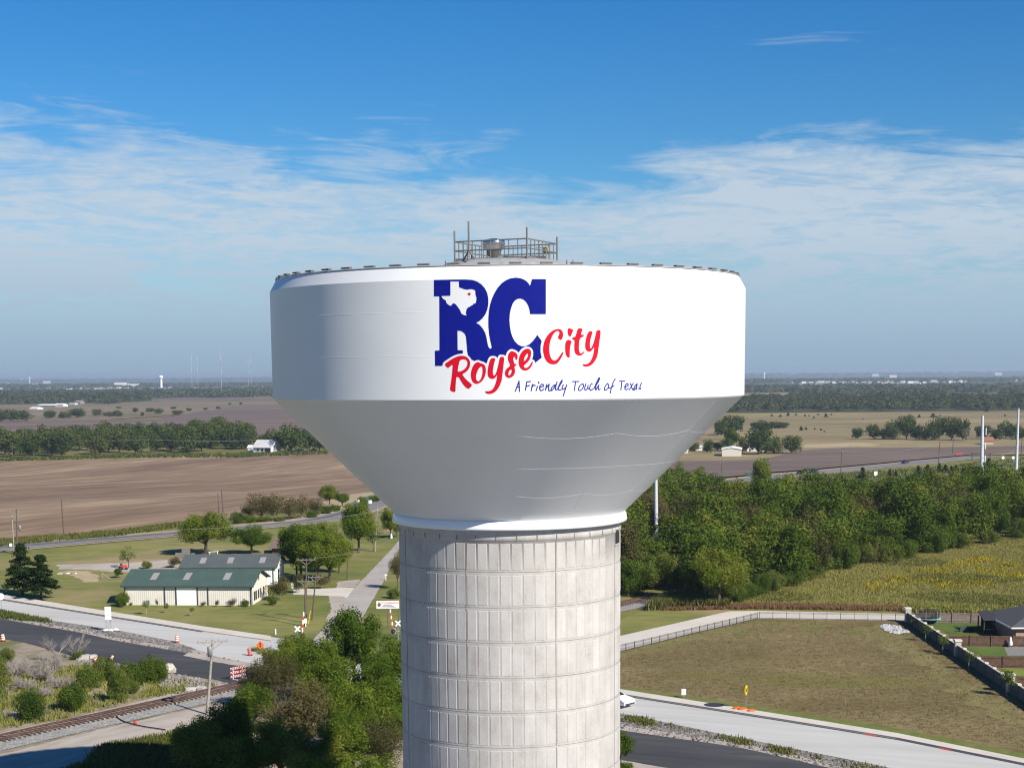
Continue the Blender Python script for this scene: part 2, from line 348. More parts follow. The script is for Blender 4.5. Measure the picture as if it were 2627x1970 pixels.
ROWS = [300 + 10*i for i in range(51)]
def ground():
    xs = list(np.linspace(-34000, 34000, 35))
    ys = [-3000, -200, 0, 60, 120, 180, 240] + ROWS + [900, 1200, 1800, 2600, 4000, 6000, 9000, 13000, 17000, 20600]
    mb = MB(); nx = len(xs)
    for y in ys:
        for x in xs: mb.v.append((x, y, terrain(y)))
    for j in range(len(ys)-1):
        for i in range(nx-1):
            mb.f.append((j*nx+i, j*nx+i+1, (j+1)*nx+i+1, (j+1)*nx+i)); mb.sm.append(False)
    tag(mb.build('ground', G_grass), kind='structure')
ground()
def ragged(pts, amp, step):
    out = []
    for a, b in zip(pts, pts[1:]+pts[:1]):
        a = Vector(a[:2]); b = Vector(b[:2]); L = (b-a).length; n = max(1, min(400, int(L/step)))
        nrm = Vector((-(b-a).y, (b-a).x)).normalized() if L > 0 else Vector((0, 0)); o = 0.0
        for k in range(n):
            if k: o = 0.6*o + random.gauss(0, amp*0.6)
            p = a.lerp(b, k/n) + nrm*o; out.append((p.x, p.y))
    return out
def sheet_world(name, pts, m, off, label=None, kind='structure'):
    """a flat layer of ground 'off' metres above the terrain, cut along the terrain's rows"""
    bm = bmesh.new()
    vs = [bm.verts.new((p[0], p[1], 0)) for p in pts]
    try: f = bm.faces.new(vs)
    except ValueError: bm.free(); return None
    bmesh.ops.triangulate(bm, faces=[f], ngon_method='BEAUTY')
    y0 = min(p[1] for p in pts); y1 = max(p[1] for p in pts)
    for y in ROWS:
        if y0 < y < y1:
            bmesh.ops.bisect_plane(bm, geom=bm.verts[:]+bm.edges[:]+bm.faces[:], plane_co=(0, y, 0), plane_no=(0, 1, 0), dist=1e-5)
    for v in bm.verts: v.co.z = terrain(v.co.y) + off
    bmesh.ops.recalc_face_normals(bm, faces=bm.faces[:])
    for f in bm.faces:
        if f.normal.z < 0: f.normal_flip()
    me = bpy.data.meshes.new(name); bm.to_mesh(me); bm.free(); me.materials.append(m)
    o = bpy.data.objects.new(name, me); C.objects.link(o); o['kind'] = kind
    if label: o['label'] = label
    return o
def sheet(name, pxs, m, off, amp=0.0, step=1.5, **k):
    pts = [tuple(pix(*p)[:2]) for p in pxs]
    if amp: pts = ragged(pts, amp, step)
    return sheet_world(name, pts, m, off, **k)

def catmull(P, n=8):
    out = []
    for i in range(len(P)-1):
        p0, p1, p2, p3 = P[max(0, i-1)], P[i], P[i+1], P[min(len(P)-1, i+2)]
        for k in range(n):
            t = k/n
            out.append(0.5*((2*p1)+(p2-p0)*t+(2*p0-5*p1+4*p2-p3)*t*t+(3*p1-p0-3*p2+p3)*t*t*t))
    return out+[P[-1]]
def strip_pts(P, wl, wr=None):
    wr = wl if wr is None else wr; Lf = []; Rt = []
    for i, p in enumerate(P):
        d = (P[min(len(P)-1, i+1)]-P[max(0, i-1)]); d = Vector((d.x, d.y)).normalized(); n = Vector((-d.y, d.x))
        Lf.append((p.x+n.x*wl, p.y+n.y*wl)); Rt.append((p.x-n.x*wr, p.y-n.y*wr))
    return Lf+Rt[::-1]

# far country first, then nearer layers
_fp = [pix(*p) for p in ((-400, 1046), (600, 1040), (1300, 1046), (1900, 1058), (3000, 1054))]
sheet_world('far_plain', [(p.x, p.y) for p in _fp]+[(33000, 20590), (-33000, 20590)], G_far, 0.45)
sheet('scrub_land', [(-300, 1040), (200, 1036), (400, 1030), (760, 1010), (1100, 1012), (1100, 1046), (570, 1050), (480, 1066), (120, 1086), (-300, 1096)], G_scrub, 0.6)
sheet('distant_town_ground', [(150, 1004), (400, 993), (800, 989), (800, 1005), (400, 1007)], G_town, 0.7)
sheet('far_field', [(385, 1024), (470, 1020), (700, 1022), (700, 1030), (390, 1029)], G_plough2, 0.75)
sheet('far_field', [(520, 1008), (800, 1005), (800, 1013), (530, 1014)], G_scrub, 0.75)
sheet('upper_field', [(-300, 1092), (120, 1081), (400, 1076), (480, 1063), (570, 1048), (640, 1039), (800, 1034), (900, 1110), (600, 1125), (-300, 1140)], G_plough2, 0.65)
sheet('golden_meadow', [(1500, 1068), (1900, 1063), (2300, 1058), (3000, 1052), (3000, 1165), (2060, 1175), (1500, 1230)], G_gold, 0.6, 2.0, 30)
for p in ([(1890, 1009.5), (2034, 1008.5), (2036, 1030), (1890, 1031)], [(2164, 1013.5), (2296, 1012), (2300, 1030), (2170, 1030)], [(2440, 1010), (2573, 1009), (2575, 1030), (2450, 1030)]):
    sheet('far_field', p, G_gold, 1.0)
sheet('pale_meadow_edge', [(2066, 1143), (2200, 1138), (2260, 1141), (2240, 1148), (2060, 1152)], G_sand, 0.7)
sheet('dark_field', [(1600, 1200), (1740, 1186), (1860, 1185), (1960, 1181), (2055, 1158), (2160, 1152), (2400, 1151), (2640, 1146), (2640, 1158), (2470, 1171), (2329, 1184), (2161, 1200), (1993, 1214), (1880, 1226), (1600, 1250)], G_plough2, 0.75)
sheet('ploughed_field', [(-300, 1190), (290, 1178), (460, 1170), (700, 1166), (840, 1163), (1040, 1160), (1100, 1215), (1000, 1262), (880, 1285), (760, 1303), (640, 1323), (470, 1347), (180, 1379), (0, 1393), (-300, 1416)], G_plough, 0.08, 0.8, 12)
sheet('scrub_pasture', [(1560, 1262), (1880, 1241), (2161, 1212), (2640, 1168), (2800, 1300), (1560, 1360)], G_meadow, 0.06)
HWY = catmull([pix(*p) for p in ((-140, 1419), (0, 1408.5), (234, 1388), (468, 1368.5), (660, 1351), (813, 1335), (900, 1315), (962, 1294), (1030, 1268), (1200, 1256), (1500, 1246), (1880, 1234), (1993, 1221), (2161, 1206), (2329, 1190), (2496, 1173), (2700, 1155))], 6)
i0 = 42
sheet_world('sandy_verge', strip_pts(HWY[:i0], 7.6, 5.4), G_sand, 0.10)
sheet_world('sandy_verge', strip_pts(HWY[i0-1:], 16, 9), G_sand, 0.10)
sheet_world('highway', strip_pts(HWY[:i0], 4.0), G_old, 0.14)
sheet_world('highway', strip_pts(HWY[i0-1:], 7.5), G_old, 0.14)
sheet_world('wheel_track_stain', strip_pts(HWY[:i0], 2.6, -0.5), plain('road_wear', (0.105, 0.10, 0.10), 0.9, var=0.25, scale=0.3), 0.15)
sheet('mown_lawn', [(-80, 1424), (200, 1401), (468, 1378), (690, 1359), (860, 1335), (1000, 1300), (1080, 1330), (1080, 1690), (695, 1630), (520, 1611), (-80, 1518)], G_lawn, 0.02)
sheet('bare_patch', [(150, 1448), (330, 1444), (430, 1436), (462, 1446), (455, 1466), (330, 1468), (240, 1462), (150, 1460)], G_dirt, 0.024, 0.5, 1.0)
sheet('bare_patch', [(150, 1468), (190, 1463), (225, 1465), (254, 1478), (256, 1492), (215, 1494), (190, 1480)], G_sand, 0.025, 0.3, 0.8)
sheet('lane', [(1014, 1398), (976, 1439), (908, 1510), (861, 1572), (830, 1612), (790, 1655), (880, 1668), (905, 1620), (929, 1587), (943, 1560), (988, 1484), (1024, 1410), (1070, 1362), (1050, 1356)], ground_mat('chip_seal_lane', [(0.3, (0.30, 0.265, 0.235)), (0.5, (0.37, 0.33, 0.295)), (0.7, (0.43, 0.39, 0.35))], 0.15, 1.0, 0.5), 0.045, 0.06, 0.8)
sheet('driveway', [(752, 1512), (910, 1507), (890, 1534), (880, 1530), (752, 1525)], G_walk, 0.04, 0.06, 0.8)
sheet('ditch_soil', [(840, 1520), (905, 1514), (880, 1548), (856, 1580), (846, 1600), (835, 1590), (852, 1560)], G_dirt, 0.035, 0.15, 0.6)
sheet('ditch_soil', [(868, 1492), (925, 1486), (912, 1505), (860, 1510)], G_dirt, 0.035, 0.15, 0.6)
sheet('basin_meadow_floor', [(1640, 1575), (1750, 1556), (1860, 1540), (1950, 1490), (2100, 1450), (2260, 1405), (2460, 1375), (2900, 1330), (2900, 1620), (2335, 1576), (1947, 1567), (1871, 1568)], G_meadow, 0.015)
sheet('bare_patch', [(2480, 1408), (2560, 1401), (2590, 1408), (2540, 1418), (2500, 1419)], G_sand, 0.03, 0.3, 0.8)
sheet('trail_lawn', [(1500, 1625), (1590, 1590), (1640, 1570), (1700, 1563), (1870, 1563), (1872, 1568), (1592, 1631), (1480, 1656)], G_lawn, 0.02)
sheet('basin_grass', [(1400, 1725), (1592, 1668), (1780, 1620), (1947, 1585), (2335, 1590), (2342, 1600), (2900, 2010), (2900, 2010), (2627, 1950), (2300, 1873), (2000, 1826), (1591, 1766), (1400, 1735)], G_basin, 0.02)
for p in ([(1878, 1626), (1920, 1621), (1925, 1630), (1890, 1634)], [(2040, 1611), (2080, 1606), (2120, 1611), (2090, 1618), (2050, 1617)], [(2160, 1624), (2200, 1620), (2215, 1628), (2180, 1632)],
          [(1955, 1598), (2005, 1596), (2010, 1602), (1965, 1605)]):
    sheet('green_patch', p, G_green, 0.028, 0.35, 0.6)
G_olive = ground_mat('olive_bank_grass', [(0.3, (0.125, 0.105, 0.036)), (0.5, (0.185, 0.158, 0.060)), (0.7, (0.26, 0.21, 0.10))], 0.15, 1.4, 0.5, bump=0.5)
sheet('bank_grass', [(2190, 1608), (2250, 1602), (2330, 1640), (2400, 1690), (2520, 1770), (2680, 1880), (2680, 1915), (2540, 1830), (2400, 1745), (2290, 1672), (2220, 1630)], G_olive, 0.024, 0.8, 0.7)
sheet('bank_grass', [(1592, 1676), (1780, 1628), (1947, 1592), (2190, 1596), (2150, 1606), (1950, 1606), (1790, 1640), (1592, 1694)], G_olive, 0.0245, 0.6, 0.7)
sheet('green_verge', [(1400, 1728), (1591, 1760), (1801, 1791), (2000, 1820), (2300, 1868), (2760, 1957), (2760, 1985), (2300, 1884), (2000, 1836), (1591, 1771), (1400, 1740)], G_green, 0.034, 0.12, 1.0)
TRU = [(1400, 1676), (1592, 1631), (1871, 1568), (1947, 1567), (2334, 1575)]
TRL = [(2336, 1592.5), (1942, 1587), (1780, 1623), (1592, 1671), (1400, 1718)]
sheet('concrete_trail', TRU+TRL, G_walk, 0.042)
sheet_world('bounce_ground', ragged([(-70, -160), (120, -160), (120, 60), (75, 106), (-22, 104), (-60, 70)], 0.4, 2.0), ground_mat('bounce_grey', [(0.3, (0.17, 0.165, 0.16)), (0.5, (0.225, 0.22, 0.215)), (0.7, (0.28, 0.275, 0.27))], 0.2, 2.0, 0.5), 0.016)  # unseen pale ground added to bounce light up onto the tank cone
# disturbed land on the near side of the works
sheet('worksite_soil', [(-200, 1600), (300, 1690), (620, 1755), (900, 1830), (1400, 1930), (1700, 2050), (1200, 2600), (-400, 2300)], G_rough, 0.012)
sheet('worksite_soil', [(1500, 1900), (1740, 1960), (2400, 2100), (1600, 2200)], G_dirt, 0.014)
sheet('dirt_track', [(-120, 1960), (0, 1935), (250, 1872), (430, 1832), (560, 1800), (660, 1776), (700, 1790), (560, 1840), (430, 1884), (330, 1918), (240, 1955), (160, 2010), (-120, 2120)], G_dirt, 0.02, 0.12, 0.7)
sheet('grass_bank', [(330, 1918), (430, 1884), (560, 1846), (640, 1850), (640, 2100), (140, 2060), (210, 1975)], G_green, 0.02, 0.2, 0.6)
sheet('pale_dirt', [(-100, 1902), (150, 1848), (330, 1806), (480, 1770), (600, 1752), (600, 1760), (330, 1822), (150, 1862), (-100, 1916)], G_dirt, 0.022, 0.15, 0.7)
RU = [(-120, 1506), (0, 1526), (520, 1609), (695, 1634), (1000, 1676), (1591, 1771), (2000, 1835.5), (2300, 1884), (2627, 1950), (2900, 2010)]
RL = [(2900, 2110), (2627, 2046), (2230, 1959), (2000, 1914), (1801, 1873), (1591, 1830), (1200, 1765), (900, 1745), (720, 1716), (640, 1700), (560, 1686), (446, 1646), (301, 1617), (133, 1592), (0, 1567), (-120, 1546)]
AU = [(-120, 1566), (0, 1587), (217, 1625), (289, 1642), (434, 1667), (560, 1688), (680, 1708), (900, 1752), (1613, 1876), (1702, 1889), (1900, 1918), (2131, 1970), (2400, 2030)]
AL = [(2300, 2090), (1900, 2010), (1735, 1972), (1626, 1954), (1300, 1900), (900, 1825), (620, 1764), (554, 1743), (437, 1727), (300, 1700), (206, 1687), (63, 1648), (-120, 1622)]
sheet('rubble_strip', [(p[0], p[1]-3) for p in RL[::-1] if p[0] < 2700]+[(p[0], p[1]+5) for p in AU[::-1]], G_rubble, 0.03, 0.25, 0.8)
sheet('pale_soil_edge', [(p[0], p[1]-1) for p in AU[:5]]+[(p[0], p[1]-9+i*0.4) for i, p in enumerate(AU[:5][::-1])], G_dirt, 0.036, 0.12, 0.8)
sheet('pale_soil_edge', [(p[0], p[1]+3) for p in AU[7:12]]+[(p[0], p[1]-12) for p in AU[7:12][::-1]], G_dirt, 0.036, 0.15, 0.8)
sheet('asphalt_road', AU+AL, G_asph, 0.042, 0.07, 1.0)
sheet('concrete_road', RU+RL, G_conc, 0.05, 0.03, 2.0)
sheet('concrete_apron', [(505, 1662), (600, 1672), (700, 1690), (735, 1722), (680, 1718), (560, 1700), (470, 1682)], G_dirt, 0.046, 0.08, 0.6)
# kerb: a pale raised strip with the unfilled dark joint in front of it
def offpx(P, d): return [(x, y+d) for x, y in P]
KP = [pix(*p) for p in offpx(RU, 11.5)]
KB = [pix(*p) for p in RU]
m_joint = plain('dark_joint', (0.055, 0.052, 0.05), 0.9, var=0.2)
def kerb(i0, i1, hgt=0.13):
    a = KB[i0:i1]; b = KP[i0:i1]; mb = MB()
    for k in range(len(a)-1):
        A0, A1, B0, B1 = a[k], a[k+1], b[k], b[k+1]
        z = 0.05+hgt
        mb.add([(A0.x, A0.y, 0), (A1.x, A1.y, 0), (A1.x, A1.y, z), (A0.x, A0.y, z), (B0.x, B0.y, 0), (B1.x, B1.y, 0), (B1.x, B1.y, z), (B0.x, B0.y, z)],
               [(0, 1, 2, 3), (3, 2, 6, 7), (7, 6, 5, 4)])
    tag(mb.build('kerb', G_walk), kind='structure')
kerb(0, 4); kerb(4, 10)
for i0, i1, k in ((0, 3, 0), (5, 10, 1)):
    P = [p + Vector((0, -0.02, 0)) for p in KP[i0:i1]]
    sheet_world('road_joint', [(p.x, p.y-0.03) for p in P]+[(p.x, p.y-0.52) for p in P[::-1]], m_joint, 0.056)
_t = [pix(*p) for p in offpx(RU, 12.5)]
def sub(P, i, t): return P[i].lerp(P[i+1], t)
for i, t0, t1 in ((6, 0.73, 0.83), (7, 0.34, 0.44)):
    a, b = sub(_t, i, t0), sub(_t, i, t1)
    sheet_world('red_paint_mark', [(a.x, a.y), (b.x, b.y), (b.x, b.y-0.5), (a.x, a.y-0.5)], plain('red_marking', (0.62, 0.06, 0.04), 0.8), 0.062)
mh = pix(1832, 1812); sheet_world('manhole_cover', [(mh.x+1.0*math.cos(a), mh.y+1.0*math.sin(a)) for a in np.linspace(0, 2*PI, 20, False)], M_dark, 0.185)
# the slab joints and tone bands of the carriageway are in its material; ballast bed under the railway
RAILP = catmull([pix(*p) for p in ((-160, 1934.5), (0, 1898.5), (145, 1865.5), (310, 1829.5), (600, 1765), (1000, 1678.5), (1300, 1614), (1600, 1550.5), (1730, 1524), (1830, 1506), (1930, 1490))], 10)
_ia = min(range(len(RAILP)), key=lambda i: (RAILP[i]-pix(615, 1762)).length); _ib = min(range(len(RAILP)), key=lambda i: (RAILP[i]-pix(1400, 1592)).length)
for _P in (RAILP[:_ia+1], RAILP[_ib:]): sheet_world('ballast_bed', ragged(strip_pts(_P, 2.0, 3.6), 0.12, 0.8), G_ballast, 0.056)
# back gardens at the right
sheet('garden_lawn', [(2365, 1590), (2500, 1596), (2800, 1604), (2800, 1632), (2440, 1628), (2400, 1606)], G_yard, 0.03)
sheet('garden_lawn', [(2470, 1657), (2700, 1660), (2700, 1684), (2520, 1682)], G_yard, 0.03)
sheet('garden_lawn', [(2562, 1712), (2700, 1714), (2700, 1737), (2600, 1734)], ground_mat('bright_lawn', [(0.3, (0.13, 0.16, 0.03)), (0.7, (0.21, 0.23, 0.05))], 0.2, 1.0), 0.03)
sheet('patio', [(2575, 1657), (2700, 1657), (2700, 1682), (2585, 1682)], M_concdark, 0.036)

# ================================================================== WATER TOWER
TX, TY = -0.093, 90.0
RD, RC, RK, RR = 12.925, 6.18, 6.538, 12.586
Z_DT, Z_DB, Z_RF, Z_KB = EYE+4.439, EYE-1.186, EYE+5.061, EYE-8.05
tower = thing('water_tower', 'tall white water tower with blue and red lettering on a pale ribbed concrete column', 'water tower', (TX, TY, 0))
NS = 192
# steel bowl: chamfered shoulder, drum, cone, collar
mb = MB(); mb.lathe([(RD, Z_DB), (RD, Z_DT)], NS); drum = mb.build('tank_drum', M_white, tower)
mb = MB(); mb.lathe([(RD, Z_DT), (RR, Z_RF)], NS)
mb.lathe([(RR, Z_RF), (RR-0.06, Z_RF+0.02)], NS); mb.build('tank_shoulder', M_white, tower)
ZC1 = Z_KB+0.54
mb = MB(); mb.lathe([(RK-0.16, ZC1-0.1), (RK-0.10, ZC1), (RK+0.30, ZC1+0.36), (RD-0.12, Z_DB-0.115), (RD-0.03, Z_DB-0.06), (RD-0.002, Z_DB)], NS); cone = mb.build('tank_cone', M_white, tower)
mb = MB(); mb.lathe([(RC+0.05, Z_KB-0.02), (RK, Z_KB), (RK+0.03, Z_KB+0.1), (RK, Z_KB+0.2), (RK-0.02, Z_KB+0.40), (RK-0.10, Z_KB+0.48), (RK-0.3, Z_KB+0.50)], NS); mb.build('collar', M_collar, tower)
# roof
def roof_z(r):
    if r > 4.6: return Z_RF + 0.02 + 0.036*(RR-r)
    t = (4.6-r)/4.6; return Z_RF + 0.02 + 0.036*(RR-4.6) + 0.78*(1-(1-min(1, t*1.9))**2)
mb = MB(); mb.lathe([(max(0.01, r), roof_z(r)) for r in np.linspace(RR-0.06, 0.0, 34)], NS); mb.build('roof', M_roofplate, tower)
mb = MB(); mb.lathe([(RR-0.0, Z_RF+0.015), (RR+0.035, Z_RF+0.02), (RR+0.035, Z_RF+0.055), (RR-0.05, Z_RF+0.06)], NS); mb.build('roof_edge', M_lip, tower)
for k in range(53):
    a = 0.03+2*PI*k/53; mb = MB()
    mb.box((TX*0+(RR-0.10)*math.sin(a), -(RR-0.10)*math.cos(a), Z_RF+0.13), (0.58, 0.20, 0.07), a)
    mb.build('edge_clip', M_clip, tower)
# weld seams (raised beads)
def ring_bead(r, z, parent, w=0.03, h=0.0035):
    m = MB(); m.lathe([(r-0.001, z-w), (r+h, z-w*0.4), (r+h, z+w*0.4), (r-0.001, z+w)], NS); return m.build('weld_seam', M_white, parent)
ring_bead(RD, at_depth(1000, 801, TY-RD*0.97).z, drum); ring_bead(RD, at_depth(1000, 914.5, TY-RD*0.97).z, drum)
def cone_r(z):
    z0, z1 = ZC1+0.36, Z_DB-0.115; return (RK+0.30) + (RD-0.12-RK-0.30)*(z-z0)/(z1-z0)
for zf, sc in ((0.70, 0.22), (0.42, 0.0), (0.16, 0.16)):
    z0, z1 = ZC1+0.36, Z_DB-0.115; m = MB(); P = []
    for i in range(289):
        a = 2*PI*i/288; u = ((a-0.50)/(2*PI)*13) % 1.0
        z = z0+(z1-z0)*zf - sc*4*u*(1-u) + sc*0.6; r = cone_r(z)-0.002
        P.append((r*math.sin(a), -r*math.cos(a), z))
    m.path(P, 0.0048, 5); m.build('weld_seam', M_white, cone)
for k in range(13):
    mb = MB(); a = 0.50+2*PI*k/13; z0, z1 = ZC1+0.5, Z_DB-0.2
    mb.tube((cone_r(z0)*math.sin(a), -cone_r(z0)*math.cos(a), z0), (cone_r(z1)*math.sin(a), -cone_r(z1)*math.cos(a), z1), 0.006, 0.006, 5, False)
    mb.build('weld_seam', M_white, cone)

# concrete column: lifts with grooves between them, raised form panels
LIFT = 1.882; ZJ0 = EYE-10.26
mb = MB(); prof = [(RC+0.0, 0.0)]
zs = []; z = ZJ0
while z > 0.3: zs.append(z); z -= LIFT
for z in zs[::-1]: prof += [(RC, z)]
prof += [(RC, ZJ0+1.64), (RC+0.035, ZJ0+1.655), (RC+0.035, ZJ0+1.84), (RC+0.02, Z_KB-0.02)]
mb.lathe(prof, 256); column = mb.build('column', M_conc, tower)
jr = random.Random(12)
for z in zs:
    mb = MB(); n = 256; vs = []; w = [0.011+0.010*jr.random() for _ in range(32)]
    for i in range(n):
        a = 2*PI*i/n; u = i/8; k = int(u); f = u-k; ww = w[k % 32]*(1-f)+w[(k+1) % 32]*f; dz = 0.006*math.sin(a*7+z)
        for r_, z_ in ((RC-.001, z+dz-ww), (RC+.004, z+dz-ww*.7), (RC+.004, z+dz+ww*.7), (RC-.001, z+dz+ww)): vs.append((r_*math.sin(a), -r_*math.cos(a), z_))
    mb.add(vs, [(i*4+k, ((i+1) % n)*4+k, ((i+1) % n)*4+k+1, i*4+k+1) for i in range(n) for k in range(3)]); mb.build('pour_joint', M_concdark, column)
NP = 64; pitch = 2*PI/NP; A0 = -0.383
mb = MB(); pr = random.Random(3); ptone = []
tops = [ZJ0+1.80]+zs
for li, zt in enumerate(zs + [zs[-1]-LIFT]):
    lo = zt+0.11; hi = zt+LIFT-0.17 if li else zt+1.50
    if lo < 0: lo = 0.02
    lt_ = pr.gauss(0, 0.35)
    for k in range(NP):
        a0 = A0+k*pitch+0.0065; a1 = A0+(k+1)*pitch-0.0075
        h = 0.014+pr.uniform(-0.003, 0.004); s = 0.0035; j = pr.uniform(-0.012, 0.012); vs = []
        if li == 0 and 0.95 < (k+0.5)*pitch+A0 < 1.38: continue
        for (aa, zz, rr) in ((a0, lo+j, RC), (a1, lo+j, RC), (a1, hi+j, RC), (a0, hi+j, RC), (a0+s, lo+0.02+j, RC+h), (a1-s, lo+0.02+j, RC+h), (a1-s, hi-0.02+j, RC+h), (a0+s, hi-0.02+j, RC+h)):
            vs.append((rr*math.sin(aa), -rr*math.cos(aa), zz))
        mb.add(vs, [(0, 1, 5, 4), (1, 2, 6, 5), (2, 3, 7, 6), (3, 0, 4, 7), (4, 5, 6, 7)]); ptone += [lt_+pr.gauss(0, 0.22)]*5
fp_ = mb.build('form_panels', M_conc, column); fp_.data.attributes.new('tone', 'FLOAT', 'FACE').data.foreach_set('value', ptone)
for k in range(0, NP, 8):
    mb = MB()
    a = A0+k*pitch-0.002
    for zt in zs:
        p = lambda r, z: (r*math.sin(a), -r*math.cos(a), z); jx = pr.uniform(-0.01, 0.01)
        mb.box(p(RC+0.004, zt+LIFT/2-0.02), (0.035, 0.02, LIFT-0.10), a+jx)
    mb.build('form_joint', M_concdark, column)
for k in range(36):
    mb = MB(); a = 0.06+2*PI*k/36; mb.box(((RC+0.03)*math.sin(a), -(RC+0.03)*math.cos(a), ZJ0+1.80), (0.05, 0.06, 0.26), a)
    mb.build('corbel_slot', M_concdark, tower)  # dark bars paint in the shaded slots between the ring segments
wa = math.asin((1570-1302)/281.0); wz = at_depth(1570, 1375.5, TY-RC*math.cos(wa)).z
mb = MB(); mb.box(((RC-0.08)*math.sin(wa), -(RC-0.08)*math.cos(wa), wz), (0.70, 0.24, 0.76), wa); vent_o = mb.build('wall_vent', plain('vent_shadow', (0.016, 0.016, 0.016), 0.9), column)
mb = MB()
for dx, dz, sx, sz in ((0.40, 0, 0.10, 0.9), (0, 0.42, 0.90, 0.07), (0, -0.42, 0.90, 0.07)):
    mb.box(((RC+0.02)*math.sin(wa)+dx*math.cos(wa), -(RC+0.02)*math.cos(wa)+dx*math.sin(wa), wz+dz), (sx, 0.09, sz), wa)
mb.build('frame', M_conc, vent_o)

# roof gear: railing, tripod mast, vent, hatch
rail = thing('roof_railing', None, None); 
del_keys = None
rail.parent = tower; rail.name = 'roof_railing'
cA, cB, cC = Vector((-2.85, -1.1)), Vector((1.04, -2.82)), Vector((2.75, 1.1)); cD = cA+cC-cB
def rz_(p): return roof_z(p.length)
TR, MR = 1.02, 0.54
runs = [(cA, cB, 8), (cB, cC, 8), (cC, cD, 8), (cD, cA, 8)]
for a, b, n in runs:
    mb = MB(); za, zb = rz_(a)+0.02, rz_(b)+0.02
    for h in (TR, MR): mb.tube((a.x, a.y, za+h), (b.x, b.y, zb+h), 0.036, 0.036, 6)
    mb.box(((a.x+b.x)/2, (a.y+b.y)/2, (za+zb)/2+0.06), ((b-a).length, 0.03, 0.12), math.atan2(b.y-a.y, b.x-a.x))
    for k in range(1, n):
        p = a.lerp(b, k/n); z = za+(zb-za)*k/n; mb.tube((p.x, p.y, z-0.05), (p.x, p.y, z+TR), 0.028, 0.028, 6)
    mb.build('rail_bay', M_rail, rail)
for p, h in ((cA, 1.62), (cB, 1.62), (cC, 1.42), (cD, 1.42)):
    mb = MB(); mb.tube((p.x, p.y, rz_(p)-0.05), (p.x, p.y, rz_(p)+h), 0.048, 0.048, 8); mb.build('corner_post', M_rail, rail)
m0 = Vector((-2.05, -2.45)); zm = roof_z(m0.length)
mast = thing('tripod_mast', None, None); mast.parent = tower
mb = MB(); mb.tube((m0.x, m0.y, zm-0.05), (m0.x, m0.y, zm+2.02), 0.055, 0.05, 8); mb.build('mast_pole', M_rail, mast)
for k in range(3):
    a = 0.4+2*PI*k/3; mb = MB(); mb.tube((m0.x, m0.y, zm+0.50), (m0.x+0.42*math.cos(a), m0.y+0.42*math.sin(a), zm-0.02), 0.04, 0.05, 6); mb.build('leg', M_rail, mast)
mb = MB(); mb.lathe([(0.01, 0.52), (0.075, 0.52), (0.075, 0.40), (0.01, 0.40)], 10, (m0.x, m0.y, zm)); mb.build('bracket', M_dark, mast)
vz = roof_z(0.75)-0.02; vc = (-0.75, 0.0, vz)
mb = MB(); mb.lathe([(0.24, 0), (0.24, 0.26), (0.40, 0.34), (0.40, 0.56), (0.46, 0.60)], 32, vc); vent = mb.build('roof_vent', plain('vent_neck', (0.22, 0.22, 0.21), 0.4, 0.6), tower)
mb = MB(); mb.lathe([(0.46, 0.60), (0.56, 0.64), (0.56, 0.82), (0.60, 0.85), (0.62, 0.87), (0.62, 1.06), (0.56, 1.12), (0.20, 1.20), (0.01, 1.21)], 40, vc); mb.build('vent_hood', M_shiny, vent)
for x, y, s, h in ((0.95, 0.2, 1.0, 0.16), (0.2, -1.7, 0.8, 0.10), (1.5, -1.2, 0.9, 0.14)):
    z = roof_z(math.hypot(x, y)); mb = MB(); mb.box((x, y, z+h/2), (s, s*0.8, h), 0.4); hb = mb.build('roof_hatch', M_dark if h < 0.15 else M_steel, tower)
lx, ly = 2.0, 0.4; z = roof_z(2.05); mb = MB(); mb.tube((lx, ly, z-0.05), (lx, ly, z+0.75), 0.04, 0.04, 6); mb.tube((lx-0.45, ly, z+0.72), (lx+0.1, ly, z+0.72), 0.03, 0.03, 6); lm = mb.build('beacon_bracket', M_steel, tower)
mb = MB(); mb.lathe([(0.01, 0.30), (0.13, 0.30), (0.15, 0.12), (0.10, 0.0), (0.01, 0.0)], 14, (lx+0.12, ly, z+0.42)); mb.build('beacon', plain('amber_lens', (0.35, 0.30, 0.05), 0.3), lm)
for px in (1142, 1455, 1471): 
    q = at_depth(px, 674, TY-RR*0.96); a = math.asin((q.x-TX)/12.0); mb = MB(); mb.tube((12.0*math.sin(a), -12.0*math.cos(a), roof_z(12.0)), (12.0*math.sin(a), -12.0*math.cos(a), roof_z(12.0)+0.26), 0.025, 0.02, 6); mb.build('roof_peg', M_dark, tower)

# ------------------------------------------------------------------ lettering on the drum
def poly_sdf(P, X, Y):
    P = np.array(P, float); d = np.full(X.shape, 1e9); inside = np.zeros(X.shape, bool)
    for (x0, y0), (x1, y1) in zip(P, np.roll(P, -1, 0)):
        ex, ey = x1-x0, y1-y0; wx, wy = X-x0, Y-y0
        t = np.clip((wx*ex+wy*ey)/(ex*ex+ey*ey+1e-12), 0, 1)
        d = np.minimum(d, np.hypot(wx-ex*t, wy-ey*t))
        c = ((y0 > Y) != (y1 > Y))
        with np.errstate(divide='ignore', invalid='ignore'): xi = (x1-x0)*(Y-y0)/(y1-y0+1e-12)+x0
        inside ^= (c & (X < xi))
    return np.where(inside, -d, d)
def stroke_sdf(P, hw, X, Y):
    d = np.full(X.shape, 1e9)
    for (x0, y0), (x1, y1) in zip(P[:-1], P[1:]):
        ex, ey = x1-x0, y1-y0; wx, wy = X-x0, Y-y0
        t = np.clip((wx*ex+wy*ey)/(ex*ex+ey*ey+1e-12), 0, 1)
        d = np.minimum(d, np.hypot(wx-ex*t, wy-ey*t)-hw)
    return d
